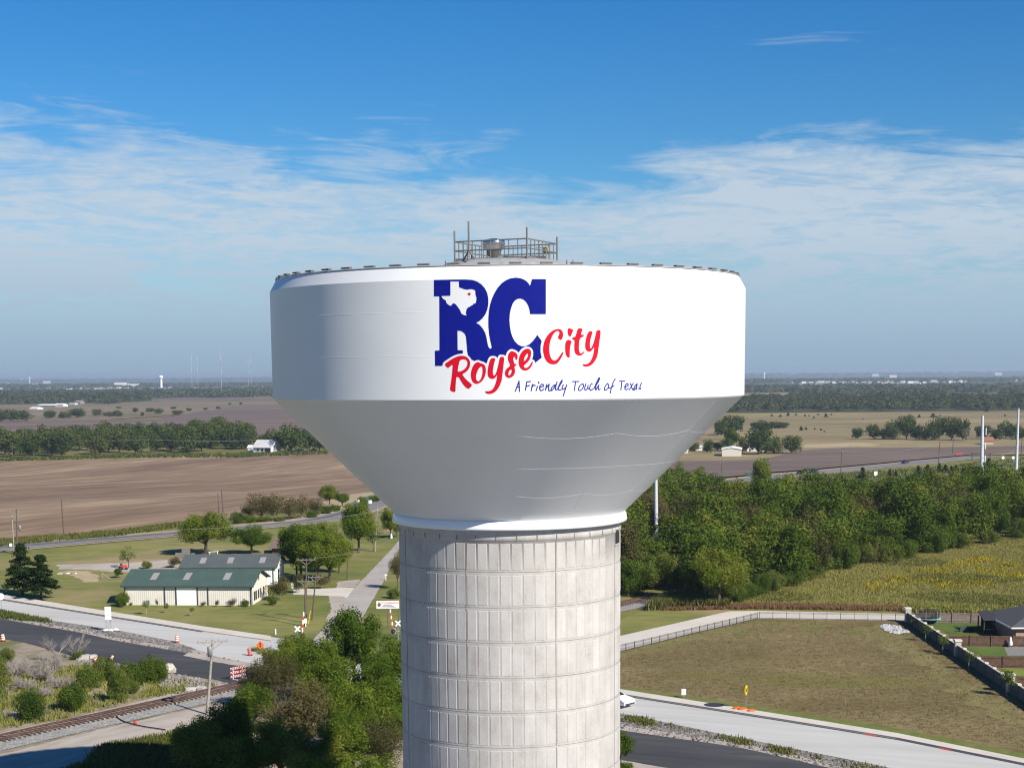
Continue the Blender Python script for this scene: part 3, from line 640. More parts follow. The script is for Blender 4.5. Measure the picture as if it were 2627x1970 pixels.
def chaikin(P, n=1):
    for _ in range(n):
        o = []
        for a, b in zip(P, P[1:]+P[:1]): o += [(a[0]*.78+b[0]*.22, a[1]*.78+b[1]*.22), (a[0]*.22+b[0]*.78, a[1]*.22+b[1]*.78)]
        P = o
    return P
def to_drum(px, py, off):
    d = ray(px, py); r = RD+off; a = d.x**2+d.y**2; b = d.x*TX+d.y*TY; c = TX**2+TY**2-r*r
    t = (b-math.sqrt(max(0, b*b-a*c)))/a; return (d.x*t-TX, d.y*t-TY, EYE+d.z*t)
def paint(name, sdf, x0, y0, st, off, m, parent):
    """fill of a signed distance grid as a thin painted film on the drum"""
    ny, nx = sdf.shape; mb = MB(); idx = {}
    def vert(key, px, py):
        if key not in idx: idx[key] = len(mb.v); mb.v.append(to_drum(px, py, off))
        return idx[key]
    neg = sdf < 0; anyc = neg[:-1, :-1] | neg[1:, :-1] | neg[:-1, 1:] | neg[1:, 1:]
    for j, i in zip(*np.nonzero(anyc)):
        cs = ((j, i), (j, i+1), (j+1, i+1), (j+1, i)); poly = []
        for k in range(4):
            (ja, ia), (jb, ib) = cs[k], cs[(k+1) % 4]; va, vb = sdf[ja, ia], sdf[jb, ib]
            if va < 0: poly.append(vert((ja, ia), x0+ia*st, y0+ja*st))
            if (va < 0) != (vb < 0):
                t = va/(va-vb); key = (min((ja, ia), (jb, ib)), max((ja, ia), (jb, ib)), 'e')
                poly.append(vert(key, x0+(ia+(ib-ia)*t)*st, y0+(ja+(jb-ja)*t)*st))
        if len(poly) >= 3: mb.f.append(tuple(poly[::-1])); mb.sm.append(True)
    return mb.build(name, m, parent)
def conv(P, ox, oy, s): return [(ox+x/s, oy+y/s) for x, y in P]
ZA = (1080, 690, 3.8138); ZR = (1130, 880, 8.1926); ZB = (1370, 820, 11.06); Z1 = (1310, 960, 12.289); Z2 = (1460, 960, 11.06)
Rp = [(127,108),(300,105),(430,104),(500,108),(545,122),(590,150),(625,190),(648,235),(659,290),(659,345),(650,395),(630,445),(600,485),(572,510),(540,527),(575,548),(605,583),(628,625),(640,665),(648,710),(656,750),(666,772),(680,781),(690,772),(720,800),(700,900),(620,930),(540,905),(480,880),(460,840),(452,800),(446,720),(440,660),(425,630),(395,607),(357,603),(359,795),(410,795),(410,826),(340,850),(250,905),(205,948),(138,948),(136,800),(182,797),(180,268),(127,268)]
TEX = [(288,122),(372,122),(373,180),(400,188),(420,197),(455,203),(478,197),(505,199),(532,210),(534,250),(545,285),(540,322),(533,338),(512,340),(510,352),(490,360),(475,372),(462,374),(445,398),(440,435),(450,458),(415,449),(396,437),(381,402),(356,366),(340,346),(325,337),(310,339),(300,352),(295,363),(270,352),(250,335),(243,308),(215,292),(198,264),(288,262)]
Cp = [(925,85),(970,90),(1005,103),(1035,122),(1055,145),(1067,167),(1087,100),(1222,100),(1222,442),(1068,442),(1062,400),(1050,360),(1030,325),(1005,301),(975,290),(945,293),(917,312),(895,345),(880,390),(869,440),(866,500),(870,560),(880,620),(897,670),(920,710),(950,740),(985,757),(1025,755),(1060,738),(1095,705),(1120,672),(1138,645),(1182,705),(1171,750),(1170,810),(1182,868),(1150,892),(1115,922),(1080,915),(1020,930),(940,945),(845,935),(838,915),(790,900),(720,880),(690,800),(692,760),(678,700),(667,640),(660,560),(660,480),(665,410),(676,350),(695,290),(720,235),(750,185),(790,140),(830,112),(875,92)]
st = 1.15; x0, y0 = 1106.0, 706.0; X, Y = np.meshgrid(x0+st*np.arange(int(312/st)), y0+st*np.arange(int(240/st)))
sr = np.maximum(poly_sdf(conv(Rp, *ZA), X, Y), -poly_sdf(conv(TEX, *ZA), X, Y)); sc_ = poly_sdf(conv(Cp, *ZA), X, Y)
star = [(472+(23 if k % 2 == 0 else 9.5)*math.sin(PI*k/5), 246-(23 if k % 2 == 0 else 9.5)*math.cos(PI*k/5)) for k in range(10)]
L_R = [[(88,440),(180,375),(280,312),(380,272),(470,265),(540,285),(590,325),(620,380),(627,440),(615,500),(585,560),(535,610),(455,655),(500,720),(570,795),(670,875),(640,925),(600,958),(565,950),(530,925),(480,870),(430,790),(390,712),(335,712),(325,800),(318,920),(316,1028),(270,1022),(225,1005),(200,980),(215,880),(235,740),(250,600),(262,445),(215,480),(170,522),(140,510),(110,480)], [(405,360),(470,340),(530,345),(565,380),(573,430),(555,490),(510,545),(440,590),(357,607),(375,500)]]
L_o = [[(790,395),(730,420),(685,480),(655,560),(640,640),(645,730),(670,805),(715,845),(770,858),(830,835),(890,785),(930,710),(955,620),(955,530),(930,460),(890,432),(850,425)], [(855,487),(800,540),(765,620),(745,700),(752,770),(785,808),(830,785),(865,720),(885,640),(888,560),(878,505)]]
L_y = [[(1060,325),(1100,310),(1160,322),(1130,420),(1110,520),(1100,610),(1112,685),(1150,670),(1185,590),(1215,470),(1250,290),(1300,287),(1345,300),(1325,480),(1305,650),(1285,800),(1240,910),(1180,1000),(1110,1050),(1040,1070),(980,1062),(940,1035),(938,1010),(1000,1013),(1060,1000),(1110,955),(1150,880),(1185,760),(1198,655),(1175,700),(1140,740),(1090,755),(1035,738),(1000,690),(990,620),(1005,500),(1030,390)]]
L_s = [[(1500,165),(1560,185),(1605,220),(1627,270),(1615,340),(1600,358),(1578,340),(1575,300),(1560,285),(1535,305),(1530,350),(1545,400),(1555,442),(1600,437),(1603,460),(1560,485),(1560,530),(1572,590),(1558,650),(1520,705),(1450,735),(1395,720),(1358,670),(1355,610),(1385,540),(1440,500),(1470,475),(1455,430),(1425,370),(1415,300),(1430,230),(1460,185)], [(1495,548),(1450,580),(1428,630),(1430,675),(1452,680),(1485,640),(1502,590)]]
L_e = [[(1830,115),(1880,130),(1908,180),(1905,260),(1880,340),(1830,410),(1752,470),(1755,500),(1780,525),(1830,515),(1880,465),(1925,385),(1950,400),(1925,470),(1880,535),(1830,570),(1770,580),(1710,555),(1665,500),(1642,420),(1650,320),(1680,230),(1730,160),(1780,125)], [(1840,212),(1800,245),(1765,310),(1748,385),(1790,360),(1830,300),(1845,245)]]
C_C = [[(700,260),(770,285),(815,340),(828,420),(815,510),(790,565),(755,577),(715,555),(675,505),(700,450),(725,390),(720,345),(690,322),(640,325),(570,385),(510,480),(465,600),(440,720),(432,850),(445,980),(475,1075),(520,1140),(580,1165),(640,1140),(700,1070),(760,980),(820,900),(843,935),(800,1040),(730,1160),(650,1250),(560,1270),(460,1255),(370,1195),(300,1080),(262,930),(258,800),(280,660),(330,530),(410,410),(510,320),(610,275)]]
C_i = [[(945,575),(1000,570),(1075,615),(1045,690),(1025,790),(1015,930),(1015,1085),(970,1075),(915,1025),(895,940),(885,800),(890,680),(915,610)]]
C_d = [[(960,260),(995,238),(1060,262),(1120,292),(1085,380),(1035,490),(1005,480),(970,430),(955,350)]]
C_t = [[(1255,250),(1300,243),(1380,258),(1365,320),(1340,385),(1335,432),(1400,425),(1425,450),(1390,485),(1320,520),(1295,570),(1280,660),(1275,790),(1280,890),(1305,950),(1345,955),(1390,920),(1440,880),(1430,930),(1370,1000),(1300,1025),(1230,1010),(1175,960),(1148,880),(1145,740),(1155,570),(1100,578),(1080,510),(1180,480),(1205,390),(1230,300)]]
C_y = [[(1560,330),(1610,322),(1670,345),(1635,450),(1605,560),(1585,680),(1590,790),(1605,822),(1640,780),(1690,670),(1735,500),(1775,305),(1830,290),(1895,310),(1880,480),(1855,650),(1835,800),(1810,985),(1780,1080),(1720,1190),(1650,1270),(1570,1320),(1480,1335),(1410,1320),(1380,1285),(1390,1255),(1480,1268),(1560,1230),(1620,1150),(1665,1050),(1690,960),(1715,770),(1680,820),(1640,880),(1580,915),(1510,895),(1460,830),(1453,700),(1475,540),(1515,410)]]
X2, Y2 = np.meshgrid(1134+st*np.arange(int(430/st)), 832+st*np.arange(int(190/st)))
red = []
for L, Zz in ((L_R, ZR), (L_o, ZR), (L_y, ZR), (L_s, ZR), (L_e, ZR), (C_C, ZB), (C_i, ZB), (C_d, ZB), (C_t, ZB), (C_y, ZB)):
    s = poly_sdf(conv(chaikin(L[0]), *Zz), X2, Y2)
    for h in L[1:]: s = np.maximum(s, -poly_sdf(conv(chaikin(h), *Zz), X2, Y2))
    red.append((s, Zz))
redall = np.minimum.reduce([s for s, z in red]); royse = np.minimum.reduce([s for s, z in red if z is ZR])
# the white keyline is bare drum paint left round the red script: cut it out of the blue
Xk, Yk = X, Y; keyline = np.full(X.shape, 1e9)
for L, Zz in ((L_R, ZR), (L_o, ZR), (L_y, ZR), (L_s, ZR), (L_e, ZR), (C_C, ZB)):
    keyline = np.minimum(keyline, poly_sdf(conv(chaikin(L[0]), *Zz), X, Y))
keyline -= 5.6
paint('blue_initials', np.maximum(np.minimum(sr, sc_), -keyline), x0, y0, st, 0.010, M_blue, drum)
paint('red_star', poly_sdf(conv(star, *ZA), X, Y), x0, y0, st, 0.010, M_red, drum)
paint('red_town_name', redall, 1134, 832, st, 0.012, M_red, drum)
S1 = [[(150,530),(265,215),(280,540)],[(200,405),(280,400)],[(470,500),(510,240)],[(510,240),(630,225)],[(490,385),(595,352)],[(650,520),(690,320)],[(670,420),(720,340),(780,355)],[(805,515),(850,380)],[(880,240),(895,285)],[(940,405),(1030,385),(1035,330),(985,310),(925,370),(910,440),(940,510),(1000,510),(1050,460)],[(1100,500),(1140,320)],[(1120,440),(1215,310),(1195,470),(1215,525),(1260,510)],[(1420,330),(1360,350),(1290,430),(1270,500),(1300,515),(1360,440),(1410,350)],[(1465,240),(1410,440),(1430,495),(1470,480)],[(1490,440),(1570,260),(1625,180),(1620,240),(1560,340),(1510,420),(1500,470),(1530,500),(1595,485)],[(1665,330),(1630,390),(1625,450),(1655,480),(1720,430)],[(1770,330),(1735,450),(1690,590),(1660,690)]]
S2 = [[(100,205),(285,205)],[(185,215),(150,460)],[(380,270),(310,320),(270,400),(270,450),(310,465),(380,420),(415,330),(400,280),(380,270)],[(480,270),(445,380),(445,430),(480,450),(530,390),(540,310)],[(540,310),(530,380),(550,410),(580,410)],[(660,270),(630,265),(595,340),(585,420),(620,460),(680,420),(720,380)],[(720,380),(780,230),(850,95),(875,110),(830,220),(770,310),(745,400),(765,455)],[(765,455),(800,370),(850,300),(830,380),(835,430),(860,440),(885,415)],[(1090,260),(1030,330),(1000,400),(1005,450),(1050,450),(1110,390),(1130,310),(1090,260)],[(1110,395),(1200,380)],[(1310,130),(1250,230),(1200,380),(1170,540)],[(1190,380),(1240,350),(1280,315)],[(1425,195),(1585,195)],[(1500,200),(1470,450)],[(1590,370),(1680,320),(1670,265),(1630,265),(1580,350),(1590,420),(1630,440),(1685,400)],[(1745,260),(1800,430),(1830,440)],[(1825,255),(1705,445)],[(1930,265),(1870,330),(1835,410),(1850,450),(1900,380),(1935,280),(1910,390),(1925,435)],[(2060,240),(2030,300),(2010,360),(2030,420),(1970,400)]]
st3 = 0.75; X3, Y3 = np.meshgrid(1316+st3*np.arange(int(336/st3)), 962+st3*np.arange(int(60/st3)))
sl3 = np.full(X3.shape, 1e9)
for P in S1: sl3 = np.minimum(sl3, stroke_sdf(conv(P, *Z1), 1.45, X3, Y3))
for P in S2: sl3 = np.minimum(sl3, stroke_sdf(conv(P, *Z2), 1.40, X3, Y3))
paint('blue_slogan', sl3, 1316, 962, st3, 0.010, M_navy, drum)

# ================================================================== TREES AND PLANTS
LM_oak = leaf_mat('leaves_green', [(0.037, 0.066, 0.009), (0.077, 0.126, 0.014), (0.128, 0.176, 0.020), (0.204, 0.204, 0.034)])
LM_wood = leaf_mat('leaves_mixed_wood', [(0.035, 0.063, 0.011), (0.070, 0.112, 0.016), (0.118, 0.159, 0.024), (0.247, 0.218, 0.040)], tonew=0.5)
LM_olive = leaf_mat('leaves_olive_brown', [(0.046, 0.048, 0.018), (0.086, 0.083, 0.030), (0.129, 0.109, 0.041), (0.184, 0.144, 0.063)])
LM_grove = leaf_mat('leaves_far_grove', [(0.035, 0.056, 0.016), (0.062, 0.090, 0.021), (0.094, 0.120, 0.026), (0.111, 0.111, 0.039)], tonew=0.5)
LM_cedar = leaf_mat('cedar_needles', [(0.012, 0.026, 0.010), (0.024, 0.044, 0.014), (0.042, 0.066, 0.020)])
LM_bright = leaf_mat('leaves_bright', [(0.050, 0.085, 0.014), (0.090, 0.130, 0.022), (0.140, 0.170, 0.035)])
LM_shrub = leaf_mat('leaves_shrub', [(0.039, 0.071, 0.012), (0.077, 0.123, 0.019), (0.123, 0.161, 0.027), (0.165, 0.165, 0.050)])
LM_grass = leaf_mat('tall_grass_blades', [(0.141, 0.149, 0.036), (0.222, 0.224, 0.052), (0.306, 0.282, 0.087), (0.28, 0.20, 0.11)], 0.2)
LM_weed = leaf_mat('weed_leaves', [(0.060, 0.083, 0.018), (0.113, 0.127, 0.030), (0.16, 0.15, 0.055)], 0.2)
LM_gold = leaf_mat('yellow_flowers', [(0.187, 0.170, 0.020), (0.357, 0.281, 0.020), (0.60, 0.42, 0.03)], 0.2)
LM_far = leaf_mat('leaves_far_wood', [(0.034, 0.047, 0.020), (0.057, 0.072, 0.026), (0.088, 0.097, 0.036), (0.075, 0.075, 0.036)], tonew=0.9)

def unit(n, rng):
    v = rng.normal(size=(n, 3)); return v/np.linalg.norm(v, axis=1)[:, None]
def leaf_quads(c, nrm, size, rng, droop=0.0):
    n = len(c); r = unit(n, rng); t = np.cross(nrm, r); t /= np.linalg.norm(t, axis=1)[:, None]+1e-9; b = np.cross(nrm, t)
    s = size*rng.uniform(0.55, 1.25, n)[:, None]; a = rng.uniform(0.5, 0.9, n)[:, None]
    V = np.stack([c-t*s, c-b*s*a*0.8, c+t*s, c+b*s*a*0.8], 1).reshape(-1, 3)
    return V, np.arange(4*n).reshape(-1, 4)
def crown_arrays(seed, R, H, zc, nl, n, leaf, lobe=(0.30, 0.48), gap=0.0, flat=1.0):
    """leaves over the outsides of many lobes that fill an uneven crown; R, H half sizes, zc height of its middle"""
    rng = np.random.default_rng(seed)
    d = unit(nl, rng); rad = rng.uniform(0.35, 1.12, nl)[:, None]
    L = d*rad*np.array([R, R, H])*0.78; L[:, 2] = np.where(L[:, 2] < -0.55*H, -0.3*H, L[:, 2])
    lr = rng.uniform(lobe[0], lobe[1], nl)*R; ltone = rng.normal(0.5, 0.17, nl)
    w = lr**2; w = w/w.sum(); k = rng.choice(nl, n, p=w)
    u = unit(n, rng); sh = rng.uniform(0.0, 1.0, n)**0.45
    c = L[k]+u*(lr[k]*(0.35+0.75*sh))[:, None]*np.array([1, 1, flat])
    c += rng.normal(0, 0.04*R, (n, 3))
    nrm = u*0.7+unit(n, rng)*0.75+np.array([0, 0, 0.25]); nrm /= np.linalg.norm(nrm, axis=1)[:, None]
    V, F = leaf_quads(c, nrm, leaf, rng); V[:, 2] += zc
    tone = np.clip(ltone[k]+rng.normal(0, 0.10, n), 0, 1)
    return V, F, tone, L+np.array([0, 0, zc])
def trunk_mb(lobes, h0, r, rng, n=5, top=0.8):
    mb = MB(); segs = []
    k = max(3, len(lobes)//3); fork = Vector((rng.uniform(-.1, .1), rng.uniform(-.1, .1), h0))
    mb.tube((0, 0, -0.3), (fork.x*0.5, fork.y*0.5, h0*0.5), r*1.25, r*0.95, 8, False); mb.tube((fork.x*0.5, fork.y*0.5, h0*0.5), fork, r*0.95, r*0.8, 8, False)
    for i in range(min(len(lobes), 9)):
        p = Vector(lobes[i]); m = fork.lerp(p, 0.5)+Vector((rng.uniform(-.2, .2), rng.uniform(-.2, .2), rng.uniform(-.1, .3)))
        mb.tube(fork, m, r*0.5, r*0.32, n, False); mb.tube(m, fork.lerp(p, top), r*0.32, r*0.10, n, False)
    return mb
PROTO = {}
def tree_proto(key, seeds, R, H, zc, nl, n, leaf, mat_, h0, r, bark=None, **kw):
    out = []
    for s in seeds:
        V, F, tone, L = crown_arrays(s, R, H, zc, nl, n, leaf, **kw)
        cm = np_mesh('crown', V, F, mat_, tone, parent=False)
        tb = trunk_mb(L, h0, r, random.Random(s)); tm = bpy.data.meshes.new('trunk'); tm.from_pydata(tb.v, [], tb.f); tm.update(); tm.materials.append(bark or M_bark)
        out.append((cm, tm))
    PROTO[key] = out
tree_proto('oak', (11, 12, 13, 14, 15), 4.0, 3.5, 4.9, 46, 24000, 0.125, LM_oak, 1.9, 0.24, lobe=(0.13, 0.34))
tree_proto('thicket', (21, 22, 23, 24, 25), 3.6, 3.4, 4.6, 46, 22000, 0.12, LM_oak, 1.8, 0.20, lobe=(0.13, 0.33))
tree_proto('olive', (31, 32), 3.6, 3.0, 5.0, 44, 12000, 0.095, LM_olive, 2.0, 0.20, lobe=(0.14, 0.32))
tree_proto('wood', (41, 42, 43, 44, 45, 46), 3.9, 4.1, 4.5, 46, 10500, 0.17, LM_wood, 1.6, 0.20, lobe=(0.13, 0.34))
tree_proto('woodbrown', (51, 52), 3.8, 3.9, 4.4, 38, 9500, 0.135, LM_olive, 1.6, 0.2, lobe=(0.16, 0.36))
tree_proto('grove', (61, 62, 63, 64), 6.0, 5.4, 5.4, 34, 2300, 0.50, LM_grove, 1.2, 0.30, lobe=(0.17, 0.40))
tree_proto('tall', (71, 72), 3.8, 6.6, 8.2, 30, 6000, 0.30, LM_oak, 2.6, 0.28)
tree_proto('sparse', (81, 82), 2.6, 2.4, 4.2, 16, 900, 0.15, LM_bright, 2.0, 0.10, lobe=(0.2, 0.34))
tree_proto('fall', (83, 84), 3.2, 2.4, 3.4, 18, 3200, 0.16, LM_olive, 1.2, 0.13, bark=M_deadbark)
tree_proto('shrub', (91, 92, 93, 94), 2.3, 1.5, 1.35, 26, 11000, 0.085, LM_shrub, 0.5, 0.09, lobe=(0.16, 0.38))
tree_proto('roundtree', (95,), 1.2, 1.2, 1.9, 14, 3000, 0.11, LM_bright, 0.8, 0.10)
tree_proto('sapling', (96, 97), 1.0, 1.15, 2.6, 12, 800, 0.10, LM_shrub, 1.6, 0.05, bark=M_palewood)
tree_proto('youngyellow', (98,), 0.9, 1.5, 2.6, 12, 900, 0.11, LM_bright, 1.2, 0.045, bark=M_palewood)
def cedar_arrays(seed, R, Ht, h0, n, leaf):
    rng = np.random.default_rng(seed); nb = 60; hb = h0+(Ht-h0)*rng.uniform(0, 1, nb)**1.15; ang = rng.uniform(0, 2*PI, nb)
    ln = R*(1-((hb-h0)/(Ht-h0))**1.25)*rng.uniform(0.65, 1.1, nb)+0.15
    k = rng.integers(0, nb, n); t = rng.uniform(0.12, 1, n)**0.75
    c = np.stack([np.cos(ang[k])*ln[k]*t, np.sin(ang[k])*ln[k]*t, hb[k]-0.10*ln[k]*t+0.16*np.abs(np.sin(t*3))], 1)
    c += rng.normal(0, 1, (n, 3))*np.array([0.26, 0.26, 0.11])*(0.5+0.5*t)[:, None]
    nrm = unit(n, rng)*0.7+np.array([0, 0, 0.6]); nrm /= np.linalg.norm(nrm, axis=1)[:, None]
    V, F = leaf_quads(c, nrm, leaf, rng); tone = np.clip(rng.normal(0.5, 0.15, nb)[k]+rng.normal(0, 0.15, n), 0, 1)
    br = [(math.cos(a)*l*0.8, math.sin(a)*l*0.8, h) for a, l, h in zip(ang, ln, hb)]
    return V, F, tone, br
out = []
for s in (101, 102):
    V, F, tone, br = cedar_arrays(s, 2.7, 6.6, 1.3, 15000, 0.17); cm = np_mesh('crown', V, F, LM_cedar, tone, parent=False)
    tb = MB(); tb.tube((0, 0, -0.3), (0, 0, 6.0), 0.22, 0.04, 8, False)
    for x, y, z in br[::2]: tb.tube((0, 0, z-0.05), (x, y, z-0.1), 0.045, 0.015, 4, False)
    tm = bpy.data.meshes.new('trunk'); tm.from_pydata(tb.v, [], tb.f); tm.update(); tm.materials.append(M_bark); out.append((cm, tm))
PROTO['cedar'] = out
out = []
for s in (103, 104):
    V, F, tone, br = cedar_arrays(s, 2.0, 5.0, 0.2, 1500, 0.30); cm = np_mesh('crown', V, F, LM_cedar, tone, parent=False); out.append((cm, None))
PROTO['conifer'] = out
TREE_N = {}
def plant(key, loc, scale, label, name='tree', cat='tree', group=None, rz=None, v=None, trunk=True):
    vs = PROTO[key]; i = TREE_N.get(key, 0); TREE_N[key] = i+1
    cm, tm = vs[i % len(vs) if v is None else v]
    rz = random.uniform(0, 2*PI) if rz is None else rz
    sc = scale if hasattr(scale, '__len__') else (scale*random.uniform(0.92, 1.08), scale*random.uniform(0.92, 1.08), scale)
    if trunk and tm is not None:
        r = thing(name, label, cat, loc, rz, group); r.scale = sc
        for mname, me in (('crown', cm), ('trunk', tm)):
            o = bpy.data.objects.new(mname, me); C.objects.link(o); o.parent = r
    else:
        r = bpy.data.objects.new(name, cm); C.objects.link(r); r.location = loc; r.rotation_euler = (0, 0, rz); r.scale = sc; tag(r, label, cat, group)
    return r
DIM = {'oak': (4.0, 8.4), 'thicket': (3.6, 8.0), 'olive': (3.6, 8.0), 'wood': (3.7, 8.8), 'woodbrown': (3.6, 8.4), 'grove': (6.0, 10.8), 'tall': (3.8, 14.8),
       'sparse': (2.6, 6.6), 'fall': (3.2, 5.8), 'shrub': (2.3, 2.85), 'roundtree': (1.2, 3.1), 'sapling': (1.0, 3.75), 'youngyellow': (0.9, 4.1), 'cedar': (2.7, 6.6), 'conifer': (2.0, 5.0)}
def plant_px(key, bx, by, top, wpx, label, **k):
    """tree whose foot is at pixel (bx, by), crown top at row 'top' and crown wpx pixels wide"""
    p = pix(bx, by); h = at_depth(bx, top, p.y).z-p.z; R0, H0 = DIM[key]
    r = wpx*mpp(p.y)/2
    return plant(key, (p.x, p.y, p.z), (r/R0*1.02, r/R0*1.02, h/H0), label, **k)
def plant_crown(key, cx, cy, rpx, label, **k):
    """tree known by its crown: centre pixel and radius"""
    R0, H0 = DIM[key]; hc = 4.0
    for _ in range(12):
        p = pix(cx, cy, hc); s = rpx*mpp(p.y)/R0; hc = H0*s*0.60
    return plant(key, (p.x, p.y, p.z), s, label, **k)

# --- the thicket in front, between the railway and the tower
for i, (key, cx, cy, r, lab) in enumerate([
    ('thicket', 770, 1668, 62, 'bright green tree beside the white crossbuck signal'), ('thicket', 905, 1640, 92, 'tall leafy tree standing where the lane meets the concrete road'),
    ('thicket', 1000, 1690, 72, 'green tree touching the left edge of the column'), ('olive', 705, 1730, 72, 'brownish green tree right behind the striped barricades'),
    ('thicket', 838, 1742, 88, 'dense green tree in the middle of the front thicket'), ('oak', 650, 1800, 62, 'small dark tree next to the lone utility pole'),
    ('olive', 770, 1822, 104, 'large olive brown tree with thin leaves in the front thicket'), ('oak', 930, 1825, 96, 'round deep green tree beside the column base'),
    ('thicket', 1015, 1790, 66, 'narrow tree in the shade of the column'), ('oak', 590, 1860, 92, 'dark tree half in the shadow of the tank'),
    ('olive', 985, 1905, 84, 'olive tree low at the left of the column'), ('oak', 860, 1915, 90, 'rounded tree with yellow green top at the lower edge'),
    ('thicket', 720, 1905, 92, 'bright lime green tree at the bottom of the thicket'), ('oak', 495, 1905, 84, 'dark tree at the left end of the front thicket'),
    ('thicket', 620, 1965, 90, 'shaded tree at the bottom edge left of the lime green one'), ('oak', 790, 1990, 90, 'tree cut by the bottom edge between two taller ones'), ('oak', 950, 1990, 84, 'tree cut by the bottom edge beside the column'),
    ('oak', 815, 1700, 84, 'leafy tree filling the middle of the front thicket below the lane'), ('thicket', 955, 1745, 80, 'bright tree between the column and the middle of the thicket'), ('thicket', 880, 1790, 84, 'full green tree low in the front thicket'), ('olive', 660, 1745, 52, 'brown tinged small tree behind the second barricade'), ('oak', 735, 1695, 60, 'green tree at the upper left of the front thicket'), ('thicket', 1000, 1850, 70, 'shaded tree against the lower column'), ('oak', 905, 1875, 80, 'deep green tree low in the middle of the thicket'), ('thicket', 1592, 1905, 44, 'tree showing a sliver of leaves right of the column'), ('oak', 1590, 1985, 50, 'leafy tree low at the right side of the column')]):
    plant_crown(key, cx, cy, r, lab, group='trees of the front thicket')

# --- the wood right of the tower
def inside(p, poly):
    x, y = p; c = False
    for (x0, y0), (x1, y1) in zip(poly, poly[1:]+poly[:1]):
        if (y0 > y) != (y1 > y) and x < (x1-x0)*(y-y0)/(y1-y0+1e-12)+x0: c = not c
    return c
def scatter(poly, spacing, tries=9000, maxn=400, seed=1):
    rng = random.Random(seed); xs = [p[0] for p in poly]; ys = [p[1] for p in poly]; out = []
    for _ in range(tries):
        p = (rng.uniform(min(xs), max(xs)), rng.uniform(min(ys), max(ys)))
        if inside(p, poly) and all((p[0]-q[0])**2+(p[1]-q[1])**2 > spacing*spacing for q in out):
            out.append(p)
            if len(out) >= maxn: break
    return out
WOODP = [tuple(pix(*p)[:2]) for p in ((1580, 1518), (1690, 1492), (1730, 1488), (1760, 1512), (1830, 1550), (1960, 1522), (2080, 1482), (2250, 1440), (2450, 1408), (2720, 1372), (2720, 1312), (2450, 1322), (2250, 1334), (2130, 1342), (2000, 1336), (1850, 1322), (1700, 1318), (1570, 1340))]
railxy = [(p.x, p.y) for p in RAILP]
WL = ['leafy green tree in the wood right of the tower', 'brownish thin leaved tree in the wood right of the tower']
for x, y in scatter(WOODP, 7.3, 16000, 150, 5):
    if min((x-a)**2+(y-b)**2 for a, b in railxy) < 4.6**2: continue
    if abs(x/y*4133+CX-1684) < 34 and y < pix(1684, 1400).y+3: continue
    b = random.random() < 0.16; s = random.uniform(1.0, 1.42)
    plant('woodbrown' if b else 'wood', (x, y, terrain(y)), (s*random.uniform(0.9, 1.15), s*random.uniform(0.9, 1.15), s*random.uniform(0.85, 1.1)), WL[b], group='brownish trees of the right wood' if b else 'green trees of the right wood')
plant_px('oak', 1845, 1560, 1392, 150, 'dark spreading tree at the front corner of the wood by the railway')
plant_px('wood', 1612, 1530, 1420, 70, 'green tree at the edge of the wood beside the column')
plant_px('tall', 1955, 1285, 1156, 56, 'tall tree rising alone above the wood beside the highway', group=None)
for bx, by, top, w in ((1652, 1300, 1208, 70), (1735, 1290, 1188, 84), (1790, 1300, 1196, 60), (1820, 1310, 1216, 70), (1880, 1305, 1226, 56)):
    plant_px('wood', bx, by, top, w, 'green tree on the back edge of the wood by the highway', group='back edge of the right wood')
for i in range(26):
    t = i/25; P = ((1610, 1528), (1660, 1515), (1715, 1500), (1875, 1560), (1960, 1533), (2080, 1494), (2250, 1452), (2450, 1420), (2690, 1385)); u = t*(len(P)-1); k = min(len(P)-2, int(u)); f = u-k
    bx, by = P[k][0]*(1-f)+P[k+1][0]*f, P[k][1]*(1-f)+P[k+1][1]*f-random.uniform(4, 14)
    p = pix(bx, by); sc = random.uniform(0.8, 1.5); plant('shrub', tuple(p), (sc, sc, sc*1.15), 'leafy bush along the front edge of the right wood', name='bush', cat='bush', group='bushes at the front of the right wood')
# young conifers and bushes on the pasture between wood and highway
for bx, by, h in ((2212, 1230, 30), (2160, 1236, 16), (2283, 1222, 18), (2298, 1222, 14), (2355, 1222, 26), (2379, 1217, 24), (2410, 1212, 22), (2425, 1212, 20), (2440, 1214, 18), (2452, 1212, 18), (2470, 1216, 16), (2502, 1212, 14), (2536, 1200, 24), (2290, 1250, 22), (2330, 1238, 14), (2390, 1236, 14), (2195, 1250, 16)):
    p = pix(bx, by); s = h*mpp(p.y)/5.0
    plant('conifer', (p.x, p.y, p.z), (s*1.15, s*1.15, s), 'young dark conifer on the pasture below the highway', name='young_conifer', group='young conifers by the highway', trunk=False)

# --- grove beyond the ploughed field, left
GROVEP = [tuple(pix(*p)[:2]) for p in ((-120, 1182), (0, 1178), (330, 1167), (480, 1162), (600, 1158), (640, 1150), (640, 1128), (560, 1122), (400, 1130), (200, 1146), (-120, 1152))]
for x, y in scatter(GROVEP, 13.0, 12000, 84, 8):
    s = random.uniform(1.05, 1.45)
    plant('grove', (x, y, terrain(y)), s, 'round green tree in the grove beyond the ploughed field', group='grove beyond the ploughed field')
for bx, by, top, w, lab in ((705, 1158, 1098, 70, 'dark tree over the roof of the white farmhouse'), (745, 1160, 1092, 90, 'large tree right of the white farmhouse'), (790, 1158, 1100, 70, 'tree behind the pale field pole'), (820, 1157, 1115, 50, 'tree above the red car by the field'), (668, 1142, 1117, 36, 'reddish brown tree behind the farmhouse roof')):
    plant_px('grove', bx, by, top, w, lab, group='trees around the farmhouse')
